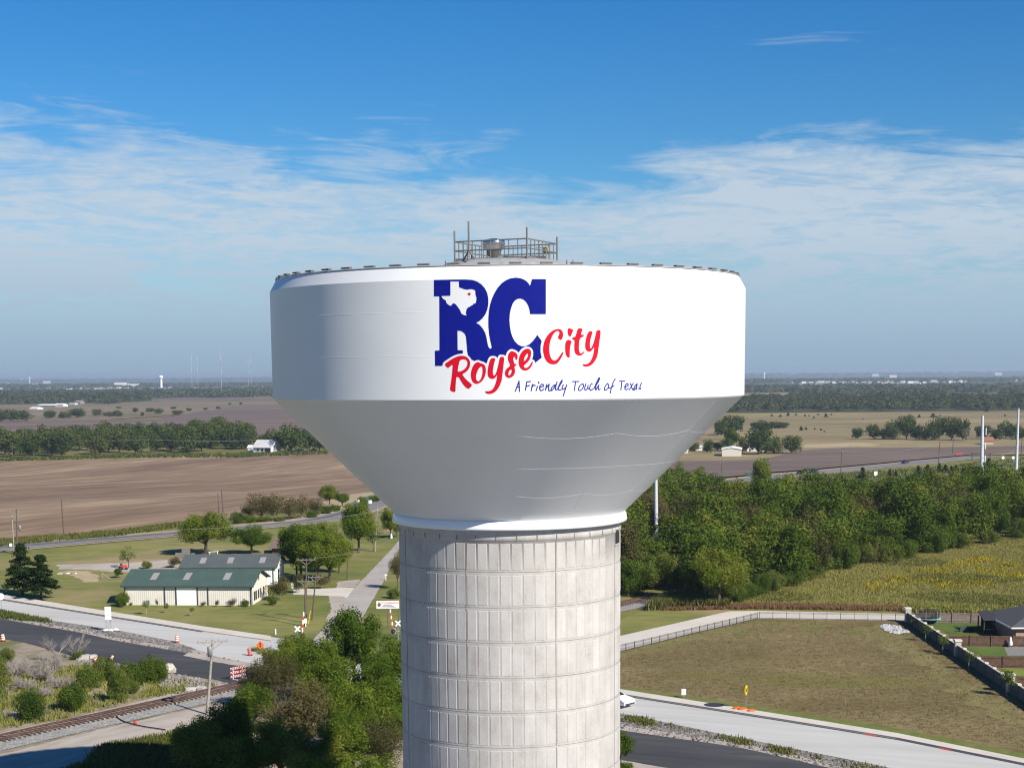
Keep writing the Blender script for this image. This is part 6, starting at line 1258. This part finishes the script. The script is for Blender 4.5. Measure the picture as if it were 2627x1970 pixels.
for x, y, w, h, lab in ((919, 1300, 8, 14, 'small white sign at the highway bend'), (950, 1296, 9, 9, 'white square sign board by the bend of the highway'), (28, 1406, 7, 9, 'white sign on a low post at the left highway edge')):
    p = pix(x, y); s = mpp(p.y); t = thing('road_sign', lab, 'road sign', tuple(p), 0.2); panel('post', M_steel, t, (0, 0.05, h*s*.5), (.08, .05, h*s)); panel('sign_plate', M_offwhite, t, (0, 0, h*s), (w*s, .04, 8*s))

# --- works signs, barrels, barricades
def barrel(label, px, py, tilt=0.0, dirt=None, sc=0.82):
    p = pix(px, py); t = thing('traffic_barrel', label, 'traffic barrel', (p.x, p.y, 0.06), 0); t.rotation_euler = (0, tilt, 0.4); t.scale = (sc,)*3
    zs_ = [0.08, 0.28, 0.42, 0.58, 0.72, 0.88, 1.02]
    mb = MB(); mb.lathe([(0.36, 0), (0.36, .07), (.30, .08)], 20); mb.build('base', M_black, t)
    for k in range(6):
        ra, rb = 0.30-.012*k, 0.30-.012*(k+1); mb = MB(); mb.lathe([(ra, zs_[k]), (ra, zs_[k+1]-.01), (rb, zs_[k+1])], 20); mb.build('band', (M_orange if k % 2 == 0 else M_offwhite) if not dirt else (M_redp if k % 2 == 0 else plain('dirty_band', (.25, .2, .19), .8)), t)
    mb = MB(); mb.lathe([(.228, 1.02), (.18, 1.06), (.01, 1.06)], 20); mb.build('lid', M_orange, t)
barrel('orange and white barrel standing on the median edge', 454, 1648); barrel('orange and white barrel at the left frame edge', 9, 1645, -0.1)
barrel('tilted orange and white barrel on the asphalt edge left', 243, 1697, 0.35, None, 0.62); barrel('leaning orange barrel right of the tilted one', 284, 1694, 0.5, None, 0.55); barrel('dirty dark red barrel fallen over near the orange diamond sign', 642, 1682, -0.15, True)
def barricade(label, px0, px1, py, top):
    p1, p2 = pix(*px0), pix(*px1); rz, L = frame_of(p1, p2); t = thing('barricade', label, 'barricade', (p1.x, p1.y, .05), rz, 'striped road barricades'); h = at_depth(px0[0], top, p1.y).z
    for x in (L*.2, L*.8):
        mb = MB(); mb.box((x, .05, h/2), (.07, .05, h)); mb.build('post', M_offwhite, t); mb = MB(); mb.box((x, 0, .05), (.08, 1.2, .08)); mb.build('foot', M_offwhite, t)
    for k in range(3):
        z = h-.12-k*(h-.3)/2.4; b = panel('board', M_offwhite, t, (L/2, -.02, z), (L, .03, h*.17))
        n = 6
        for i in range(n):
            x = L*(i+.5)/n; d = .12; mb = MB(); hh = h*.08
            mb.add([(x-d-.1, -.04, z-hh), (x+d-.1, -.04, z-hh), (x+d+.1, -.04, z+hh), (x-d+.1, -.04, z+hh)], [(0, 1, 2, 3)]); mb.build('stripe', M_redp, b)
barricade('striped barricade at the end of the asphalt nearest the pole', (592, 1746), (630, 1738), 1746, 1714)
barricade('striped barricade beside the thicket at the median end', (684, 1720), (710, 1714), 1720, 1696)
def sign_post(name, label, px, base, top, size, m, rz=0.0, shape='rect', cat='sign'):
    p = pix(px, base); h = at_depth(px, top, p.y).z; t = thing(name, label, cat, (p.x, p.y, .03), rz)
    mb = MB(); mb.box((0, .03, h/2), (.07, .05, h)); mb.build('post', M_steel, t); z = h-size/2
    mb = MB()
    if shape == 'diamond': mb.add([(0, -.02, z-size/2), (size/2, -.02, z), (0, -.02, z+size/2), (-size/2, -.02, z), (0, .02, z-size/2), (size/2, .02, z), (0, .02, z+size/2), (-size/2, .02, z)], [(0, 1, 2, 3), (7, 6, 5, 4), (0, 1, 5, 4), (1, 2, 6, 5), (2, 3, 7, 6), (3, 0, 4, 7)])
    elif shape == 'disc': mb.tube((0, -.02, z), (0, .02, z), size/2, size/2, 32)
    else: mb.box((0, 0, z), (size*.72, .04, size))
    mb.build('sign_plate', m, t); return t, z
t, z = sign_post('warning_sign', 'orange diamond warning sign beside the dirty barrel', 668, 1673, 1644, 1.0, M_orange, 0.3, 'diamond')
mb = MB(); mb.box((0, -.03, z-.05), (.14, .02, .4)); mb.tube((0, -.03, z+.22), (0, -.04, z+.22), .1, .1, 10); mb.build('symbol', M_black, t)
t, z = sign_post('railroad_sign', 'round yellow railroad sign with a black cross by the concrete road', 1914, 1821, 1758, 0.95, M_yellow, 1.1, 'disc')
for a in (0.75, -0.75): mb = MB(); mb.box((0, -.03, 0), (.95, .012, .09)); o = mb.build('cross_bar', M_black, t); o.location = (0, -.002 if a > 0 else -.006, z); o.rotation_euler = (0, a, 0)
def letter(txt, size, m, parent, loc, rot, name):
    cu = bpy.data.curves.new('lettering', 'FONT'); cu.body = txt; cu.size = size; cu.align_x = 'CENTER'; cu.align_y = 'CENTER'; cu.extrude = 0.004
    tmp = bpy.data.objects.new('lettering', cu); C.objects.link(tmp); dg = bpy.context.evaluated_depsgraph_get(); me = bpy.data.meshes.new_from_object(tmp.evaluated_get(dg)); bpy.data.objects.remove(tmp); bpy.data.curves.remove(cu)
    me.materials.clear(); me.materials.append(m); o = bpy.data.objects.new(name, me); C.objects.link(o); o.parent = parent; o.location = loc; o.rotation_euler = rot; return o
for x in (-.33, .33): letter('R', .34, M_black, t, (x, -.028, z), (PI/2, 0, 0), 'letter')
for i, (x, y, lab) in enumerate(((1890, 1822, 'orange sandbag lying left of the yellow railroad sign'), (1904, 1824, 'orange sandbag at the foot of the yellow railroad sign'), (1928, 1828, 'dark orange sandbag right of the yellow railroad sign'))):
    p = pix(x, y); mb = MB(); mb.ico((p.x, p.y, .26), .34, (1.2, .7, .42), .18, 2); tag(mb.build('sandbag', M_orange), lab, 'sandbag')
sign_post('small_sign', 'small white sign on a thin post at the edge of the basin grass', 1754, 1790, 1767, .62, M_offwhite, 0.1)
p = pix(279, 1619); t = thing('message_board', 'tall white sign panel on spindly legs seen from behind beside the road', 'sign', (p.x, p.y, .05), .25); h0, h1 = at_depth(279, 1590, p.y).z, at_depth(279, 1557, p.y).z
panel('board', M_offwhite, t, (0, 0, (h0+h1)/2), (.78, .06, h1-h0))
for x in (-.3, .3): mb = MB(); mb.tube((x, .03, 0), (x, .03, h1), .035, .035, 6); mb.build('leg', M_steel, t)
mb = MB(); mb.tube((-.3, .03, .2), (.3, .03, h0), .025, .025, 5); mb.tube((.3, .03, .2), (-.3, .03, h0), .025, .025, 5); mb.build('brace', M_steel, t)
for i, (x, y) in enumerate(((272, 1621), (283, 1621), (297, 1619))):
    p = pix(x, y); mb = MB(); mb.ico((p.x, p.y, .22), .36, (1.15, .75, .5), .15, 2); tag(mb.build('sandbag', M_offwhite), ('white sandbag at the left leg of the message board', 'white sandbag at the right leg of the message board', 'white sandbag lying apart right of the message board')[i], 'sandbag')
p = pix(4, 1566); h = at_depth(4, 1522, p.y).z; t = thing('round_sign', 'white back of a round sign on a thin post at the left edge', 'sign', (p.x, p.y, 0), 0.3); mb = MB(); mb.tube((0, .04, 0), (0, .04, h), .035, .035, 6); mb.build('post', M_steel, t); mb = MB(); mb.tube((0, -.02, h-.42), (0, .02, h-.42), .46, .46, 28); mb.build('sign_plate', M_offwhite, t)
p = pix(707, 1627); mb = MB(); mb.tube((p.x, p.y, 0), (p.x, p.y, at_depth(707, 1613, p.y).z), .09, .09, 8); tag(mb.build('marker_post', M_offwhite), 'short white marker post on the lawn corner', 'marker post')
p = pix(791, 1600); q = at_depth(796, 1566, p.y); mb = MB(); mb.tube((p.x, p.y, 0), tuple(q), .05, .05, 6); tag(mb.build('guy_guard', M_yellow), 'slanted yellow guy wire guard beside the three dark poles', 'guy guard')
p = pix(783, 1606); mb = MB(); mb.box((p.x+.1, p.y-.3, .75), (.35, .3, .6)); mb.box((p.x+.1, p.y-.3, .25), (.12, .12, .5)); tag(mb.build('meter_box', M_offwhite), 'small white box at the foot of the dark poles', 'box')
p = pix(347, 1858); mb = MB(); mb.ico((p.x, p.y, .17), .17, (1, .75, 1), .1, 2); mb.box((p.x, p.y, .37), (.08, .3, .06)); tag(mb.build('fuel_can', M_redp), 'small red can standing on the black hose across the track', 'can')
P = [pix(*q) for q in ((296, 1838), (306, 1846), (320, 1853), (347, 1861), (372, 1866), (398, 1870), (424, 1874))]; mb = MB(); mb.path([(q.x, q.y, .12) for q in catmull(P, 6)], .055, 8); tag(mb.build('hose', M_black), 'black hose lying across the gravel beside the railway', 'hose')
p = pix(432, 1727); mb = MB(); mb.ico((p.x, p.y, .5), .85, (1, .8, .75), .18, 2); tag(mb.build('boulder', plain('pale_rock', (.46, .42, .36), .95, var=.2)), 'pale boulder on the edge of the asphalt', 'boulder')
p = pix(212, 1690); mb = MB(); mb.box((p.x, p.y, .25), (1.5, .8, .5), .2); mb.box((p.x+1.0, p.y+.5, .2), (.9, .7, .4), .7); tag(mb.build('concrete_slab', M_conc), 'broken concrete block beside the asphalt edge', 'concrete block')
for i, (x, y, sx) in enumerate(((490, 1772, 1.3), (508, 1769, .9), (518, 1771, .9))):
    p = pix(x, y); mb = MB(); mb.box((p.x, p.y, .2), (sx, .6, .4), .5+.4*i); tag(mb.build('concrete_slab', M_conc), ('large pale slab lying beside the rails', 'middle pale slab beside the rails', 'small pale slab right of the others beside the rails')[i], 'concrete block')
# --- railway crossing signals, banner, mailbox
def crossing(label, px, base, mast_top, arm_top, side=1):
    p = pix(px, base); h = at_depth(px, mast_top, p.y).z; ha = at_depth(px, arm_top, p.y).z; t = thing('crossing_signal', label, 'crossing signal', (p.x, p.y, 0), .35, 'railway crossing signals')
    mb = MB(); mb.tube((0, 0, 0), (0, 0, h), .07, .07, 10); mb.build('mast', M_steel, t)
    for k, a in enumerate((.8, -.8)): mb = MB(); mb.box((0, 0, 0), (0.9, .03, .16)); o = mb.build('crossbuck', M_offwhite, t); o.location = (0, -.10-.04*k, h-.3); o.rotation_euler = (0, a, 0)
    mb = MB(); mb.box((0, -.05, h-1.25), (1.4, .07, .07)); mb.build('light_arm', M_steel, t)
    for x in (-.62, .62):
        mb = MB(); mb.tube((x, -.12, h-1.25), (x, -.06, h-1.25), .31, .31, 20); d = mb.build('backplate', M_black, t); mb = MB(); mb.tube((x, -.30, h-1.25), (x, -.12, h-1.25), .13, .13, 14); mb.build('lamp', M_dark, d)
    panel('gate_motor', M_steel, t, (side*.45, .15, 1.1), (.4, .35, .7))
    x0 = side*.55; z0 = 1.0; n = 7; L = ha-z0
    for k in range(n): mb = MB(); mb.box((x0+side*.05*k, .16, z0+L*(k+.5)/n), (.15, .06, L/n)); mb.build('gate_section', M_redp if k % 2 else M_offwhite, t)
crossing('railway crossing signal with raised striped gate left of the thicket', 764, 1664, 1606, 1571, 1); crossing('railway crossing signal with raised striped gate beside the column', 1021, 1640, 1592, 1562, -1)
p1, p2 = pix(967, 1612), pix(1025, 1611); rz, L = frame_of(p1, p2); z0, z1 = at_depth(967, 1561, p1.y).z, at_depth(967, 1541, p1.y).z; t = thing('banner_board', 'white roadside board with red lettering beside the lane', 'signboard', (p1.x, p1.y, 0), rz)
b = panel('board', M_offwhite, t, (L/2, 0, (z0+z1)/2), (L, .06, z1-z0))
letter('BUTCHERHOUSE', .40, M_redp, b, (L*.60, -.045, z1-.3), (PI/2, 0, 0), 'red_lettering')
for k in range(3): panel('text_line', M_dark, b, (L*.5, -.04, z0+.14+.16*k), (L*(.7-.15*k), .012, .05))
mb = MB(); mb.ico((L*.12, -.045, (z0+z1)/2), .22, (1, .05, 1.1), .1, 2); mb.build('emblem', plain('emblem_brown', (.2, .08, .05), .7), b)
for x in (L*.48, L*.96): panel('post', M_wood, t, (x, .08, z0*.5+.2), (.12, .1, z0+.6))
p = pix(990, 1488); h = at_depth(990, 1473, p.y).z; t = thing('mailbox', 'white mailbox on a white post beside the lane', 'mailbox', (p.x, p.y, 0), .2); panel('post', M_offwhite, t, (0, 0, h*.4), (.1, .1, h*.8)); mb = MB(); mb.box((0, 0, h*.88), (.42, .26, h*.22)); mb.build('box', M_offwhite, t)
p = pix(1004, 1381); mb = MB(); mb.lathe([(.22, 0), (.22, .55), (.12, .7), (.14, .95), (.01, 1.0)], 12, (p.x, p.y, terrain(p.y))); tag(mb.build('garden_statue', M_offwhite), 'small white garden ornament at the lane end', 'ornament')
p = pix(751, 1510); mb = MB(); mb.box((p.x, p.y, .5), (.35, .1, .8)); mb.box((p.x, p.y+.08, .2), (.08, .08, .5)); tag(mb.build('small_placard', M_offwhite), 'little white placard by the driveway', 'placard')
# --- railway track
def rail_at(off):
    out = []
    for i, q in enumerate(RAILP):
        d = RAILP[min(len(RAILP)-1, i+1)]-RAILP[max(0, i-1)]; n = Vector((-d.y, d.x)).normalized(); out.append((q.x+n.x*off, q.y+n.y*off))
    return out
M_railrust = plain('rusty_rail', (0.12, 0.062, 0.045), 0.6, 0.4, 0.25, 2); M_tie = plain('grey_sleeper', (0.21, 0.17, 0.14), 0.95, var=0.4, scale=2)
p0 = RAILP[0]; trk = thing('railway_track', 'single railway track with rusty rails crossing behind the tower', 'railway track', (0, 0, 0))
for o_ in (.7175, -.7175):
    mb = MB(); P = rail_at(o_); L2 = rail_at(o_+.035); R2 = rail_at(o_-.035); Lf = rail_at(o_+.07); Rf = rail_at(o_-.07); vs = []
    for (x, y), (x2, y2), (x3, y3), (x4, y4) in zip(L2, R2, Lf, Rf): vs += [(x3, y3, .24), (x, y, .27), (x, y, .40), (x2, y2, .40), (x2, y2, .27), (x4, y4, .24)]
    fs = []
    for i in range(len(P)-1):
        for k in range(5): fs.append((i*6+k, i*6+k+1, (i+1)*6+k+1, (i+1)*6+k))
    mb.add(vs, fs); mb.build('rail', M_railrust, trk)
acc = 0.0; ties = []; rr = random.Random(9)
for a, b in zip(RAILP[:-1], RAILP[1:]):
    d = (b-a); L = d.length; u = d/L; s = 0.56-acc if acc else 0
    while s < L: ties.append((a+u*s, math.atan2(u.y, u.x))); s += 0.56
    acc = L-(s-0.56)
near = [q for q in ties if pix(-40, 1907).x < q[0].x < pix(470, 1794).x][:96]
rest = [q for q in ties if q not in near and (q[0].x < pix(640, 1757).x or q[0].x > pix(1560, 1559).x)]
tie_me = MB(); tie_me.box((0, 0, .15), (.23, 2.6, .18))
base = tie_me.build('sleeper', M_tie, trk); base.location = near[0][0]; base.rotation_euler = (0, 0, near[0][1])
for q, a in near[1:]:
    o = base.copy(); C.objects.link(o); o.parent = trk; o.location = (q.x, q.y, rr.uniform(-.02, .02)); o.rotation_euler = (0, 0, a+rr.uniform(-.04, .04))
mb = MB()
for q, a in rest: mb.box((q.x, q.y, .15), (.23, 2.6, .18), a)
mb.build('further_sleepers', M_tie, trk)['kind'] = 'stuff'
# --- iron fence along the trail
FB = [(1592, 1671), (1780, 1622.5), (1944, 1587), (2332, 1592.5)]
def fence_run(label, a, b, hpx, n):
    p1, p2 = pix(*a), pix(*b); rz, L = frame_of(p1, p2); t = thing('iron_fence', label, 'fence', (p1.x, p1.y, 0), rz); h = at_depth(a[0], a[1]-hpx, p1.y).z; s = L/n
    for k in range(n+1): mb = MB(); mb.box((k*s, 0, h/2), (.07, .07, h+.04)); mb.build('post', M_dark, t)
    me = MB()
    for z in (.12, h-.04, h-.16): me.box((s/2, 0, z), (s, .025, .03))
    for k in range(1, int(s/.13)): me.box((k*.13, 0, h/2), (.014, .014, h-.08))
    b0 = me.build('picket_panel', M_dark, t)
    for k in range(1, n): o = b0.copy(); C.objects.link(o); o.parent = t; o.location = (k*s, 0, 0)
fence_run('black iron fence along the slanting part of the pale trail', (1560, 1679.5), (1944, 1587), 19, 19); fence_run('black iron fence along the straight part of the pale trail', (1948, 1587), (2332, 1592.5), 18, 11)
# --- garden wall with stone pillars
M_stone = plain('pale_pillar_stone', (0.46, 0.40, 0.34), 0.9, var=.15, scale=4); M_wallb = plain('garden_wall_stone', (0.13, 0.112, 0.10), 0.95, var=.3, scale=5); M_cap = plain('cap_stone', (0.60, 0.56, 0.52), 0.8, var=.1)
pw1, pw2 = pix(2328, 1596), pix(2700, 1849); rz, WLn = frame_of(pw1, pw2); gw = thing('garden_wall', 'long dark stone garden wall with pale pillars at the right', 'garden wall', (pw1.x, pw1.y, 0), rz); hw = at_depth(2455, 1654, pix(2455, 1682).y).z
def along(px, py): q = pix(px, py); return (q.x-pw1.x)*math.cos(rz)+(q.y-pw1.y)*math.sin(rz)
sp = [0.0, along(2456, 1683), along(2591, 1775)]
panel('wall_panel', M_wallb, gw, (WLn/2, 0, hw/2), (WLn, .16, hw)); panel('coping', M_stone, gw, (WLn/2, 0, hw+.04), (WLn, .24, .08))
for s in sp:
    pl = panel('pillar', M_stone, gw, (s, 0, hw*.5+.25), (.66, .66, hw+.5)); panel('cap', M_cap, pl, (s, 0, hw+.58), (.82, .82, .18))
for a, b, n in ((sp[0], sp[1], 8), (sp[1], sp[2], 7), (sp[2], sp[2]+(sp[2]-sp[1]), 7)):
    for k in range(1, n):
        s = a+(b-a)*k/n
        if s < WLn: ps = panel('small_post', M_wallb, gw, (s, 0, hw*.5), (.32, .30, hw+.1)); panel('cap', M_cap, ps, (s, 0, hw+.13), (.42, .40, .14))
M_fencew = plain('cedar_fence', (0.115, 0.062, 0.042), 0.9, var=.3, scale=3); M_fenceg = plain('grey_fence', (0.20, 0.15, 0.13), 0.9, var=.25, scale=3)
def board_fence(label, a, b, top, m, posts=True):
    p1, p2 = pix(*a), pix(*b); rz, L = frame_of(p1, p2); h = at_depth(a[0], top, p1.y).z; t = thing('board_fence', label, 'fence', (p1.x, p1.y, 0), rz); mb = MB(); n = int(L/.15); r0 = random.Random(int(a[0]))
    for k in range(n): mb.box((k*.15+.07, 0, h/2), (.137, .022+.01*r0.random(), h-.04*r0.random()))
    mb.build('boards', m, t)
    mb = MB()
    for z in (.3, h-.15): mb.box((L/2, -.04, z), (L, .04, .09))
    mb.build('rails', m, t)
    for k in range(int(L/2.44)+1): panel('post', M_greytrim if m is M_fenceg else m, t, (k*2.44+.05, -.07, h/2+.03), (.1, .09, h+.1))
board_fence('grey brown board fence along the back of the gardens', (2342, 1597), (2680, 1599), 1571, M_fenceg); board_fence('dark red brown board fence between the upper and middle garden', (2432, 1657), (2700, 1660), 1629, M_fencew); board_fence('red brown board fence between the middle and lower garden', (2512, 1712), (2720, 1716), 1682, M_fencew); board_fence('red brown board fence at the right edge below the bright lawn', (2606, 1772), (2720, 1776), 1735, M_fencew)
# house and garden things
c0 = pix(2595, 1655); Yh = c0.y+1.2; X0 = at_depth(2595, 1609, Yh).x; ez = at_depth(2595, 1609, Yh).z; hs_ = thing('brick_house', 'tan brick house with a dark hipped shingle roof at the right edge', 'house', (X0, Yh, 0), 0)
LX, LY, sl_ = 22.0, 11.5, .40; M_shin = plain('dark_shingle', (0.070, 0.068, 0.072), 0.95, var=.2, scale=4); rzv = ez+sl_*LY/2
mb = MB(); mb.box((LX/2+.4, LY/2, ez/2), (LX-.6, LY-1.0, ez)); mb.build('wall', plain('tan_brick', (0.36, 0.24, 0.17), .9, var=.2, scale=6), hs_)
mb = MB(); mb.add([(0, 0, ez), (LX, 0, ez), (LX, LY, ez), (0, LY, ez), (LY/2, LY/2, rzv), (LX-LY/2, LY/2, rzv)], [(0, 1, 5, 4), (1, 2, 5), (2, 3, 4, 5), (3, 0, 4)]); mb.build('roof', M_shin, hs_)
panel('fascia', M_offwhite, hs_, (LX/2, -.02, ez-.09), (LX, .05, .17)); panel('fascia', M_offwhite, hs_, (-.02, LY/2, ez-.09), (.05, LY, .17))
p = pix(2524, 1628); q = pix(2572, 1628); ph = at_depth(2524, 1588, p.y).z; w = q.x-p.x; t = thing('pergola', 'dark open garden pergola with a slanted roof beside the house', 'pergola', (p.x, p.y, 0), 0)
mb = MB(); mb.add([(-.2, -.3, ph), (w+.1, -.3, ph), (w-.6, 3.6, ph+.55), (.2, 3.6, ph+.55), (-.2, -.3, ph-.12), (w+.1, -.3, ph-.12), (w-.6, 3.6, ph+.43), (.2, 3.6, ph+.43)], [(0, 1, 2, 3), (7, 6, 5, 4), (0, 1, 5, 4), (1, 2, 6, 5), (2, 3, 7, 6), (3, 0, 4, 7)]); mb.build('roof', plain('pergola_dark', (.03, .03, .035), .8), t)
for x, y in ((0, 0), (w*.55, 0), (w, 0), (.2, 3.2), (w-.4, 3.2)): panel('post', M_dark, t, (x, y, ph/2), (.14, .14, ph))
panel('dark_interior', plain('pergola_interior', (.03, .028, .026), .9), t, (w*.6, 3.3, ph*.45), (w*.7, .06, ph*.9))  # dark panel that fills in the pergola's dark interior
for x in (w*.45, w*.72):
    p2_ = (p.x+x, p.y+1.6, 0); c = thing('garden_chair', ('garden armchair on the left under the pergola', 'garden armchair on the right under the pergola')[x > w*.6], 'armchair', p2_, 0); panel('seat', M_dark, c, (0, 0, .3), (.6, .6, .25)); panel('cushion', _mw[1], c, (0, -.1, .45), (.5, .45, .08)); panel('backrest', M_dark, c, (0, .28, .55), (.6, .1, .5))
p = pix(2388, 1602); s = mpp(p.y); tr = thing('trampoline', 'round trampoline with dark net and teal pad behind the garden wall', 'trampoline', (p.x, p.y+1.0, 0), 0); R = 1.5; h0 = .72; h1 = at_depth(2388, 1564, p.y+1).z
mb = MB(); mb.lathe([(R*.78, h0), (R, h0), (R, h0-.06), (R*.78, h0-.05)], 32); mb.build('pad', plain('teal_pad', (.16, .47, .45), .6), tr); mb = MB(); mb.lathe([(R*.78, h0-.01), (.01, h0-.03)], 32); mb.build('mat', M_black, tr)
def net_mat():
    m, nt, N, L, b = newmat('safety_net'); b.inputs['Base Color'].default_value = (.02, .02, .022, 1); b.inputs['Alpha'].default_value = .5; return m
mb = MB(); mb.lathe([(R*.86, h0), (R*.86, h1)], 32); mb.build('net', net_mat(), tr)
for k in range(6): a = 2*PI*k/6; mb = MB(); mb.tube((R*.95*math.cos(a), R*.95*math.sin(a), 0), (R*.95*math.cos(a), R*.95*math.sin(a), h1), .035, .035, 6); mb.build('leg', M_steel, tr)
p = pix(2584, 1656); h = at_depth(2584, 1628, p.y).z; t = thing('garden_umbrella', 'closed white garden umbrella in the middle garden', 'umbrella', (p.x, p.y-1.2, 0), 0); mb = MB(); mb.tube((0, 0, 0), (0, 0, h), .03, .03, 6); mb.build('pole', M_steel, t); mb = MB(); mb.lathe([(.20, h*.2), (.24, h*.35), (.17, h*.65), (.05, h*.97), (.01, h)], 12); mb.build('canopy', M_offwhite, t)
p = pix(2452, 1626); h = at_depth(2452, 1606, p.y).z; t = thing('bird_feeder_post', 'slim dark feeder post on the upper garden lawn', 'feeder', (p.x, p.y, 0), 0); panel('post', M_dark, t, (0, 0, h/2), (.06, .06, h)); panel('tray', M_dark, t, (0, 0, h), (.6, .2, .06))
p1, p2 = pix(2463, 1621), pix(2525, 1619); rz, L = frame_of(p1, p2); t = thing('garden_screen', 'low dark mesh screen on the upper garden lawn', 'screen', (p1.x, p1.y, 0), rz); panel('mesh', plain('dark_mesh', (.045, .047, .05), .9), t, (L/2, 0, .36), (L, .04, .7)); panel('post', M_dark, t, (0, 0, .4), (.06, .06, .8)); panel('post', M_dark, t, (L, 0, .4), (.06, .06, .8))

# ================================================================== HAZE
mb = MB(); mb.box((0, 8800, 15.5), (70000, 24400, 62))
hz = mb.build('haze', None); m = bpy.data.materials.new('haze_air'); m.use_nodes = True; nt = m.node_tree; nt.nodes.clear()
ho = nt.nodes.new('ShaderNodeOutputMaterial'); pv = nt.nodes.new('ShaderNodeVolumePrincipled'); pv.inputs['Color'].default_value = (0.74, 0.86, 1.0, 1); pv.inputs['Density'].default_value = 0.00008; pv.inputs['Anisotropy'].default_value = 0.2
nt.links.new(pv.outputs[0], ho.inputs['Volume']); hz.data.materials.append(m); tag(hz, 'thin blue haze lying over the plain', None, None, 'stuff')
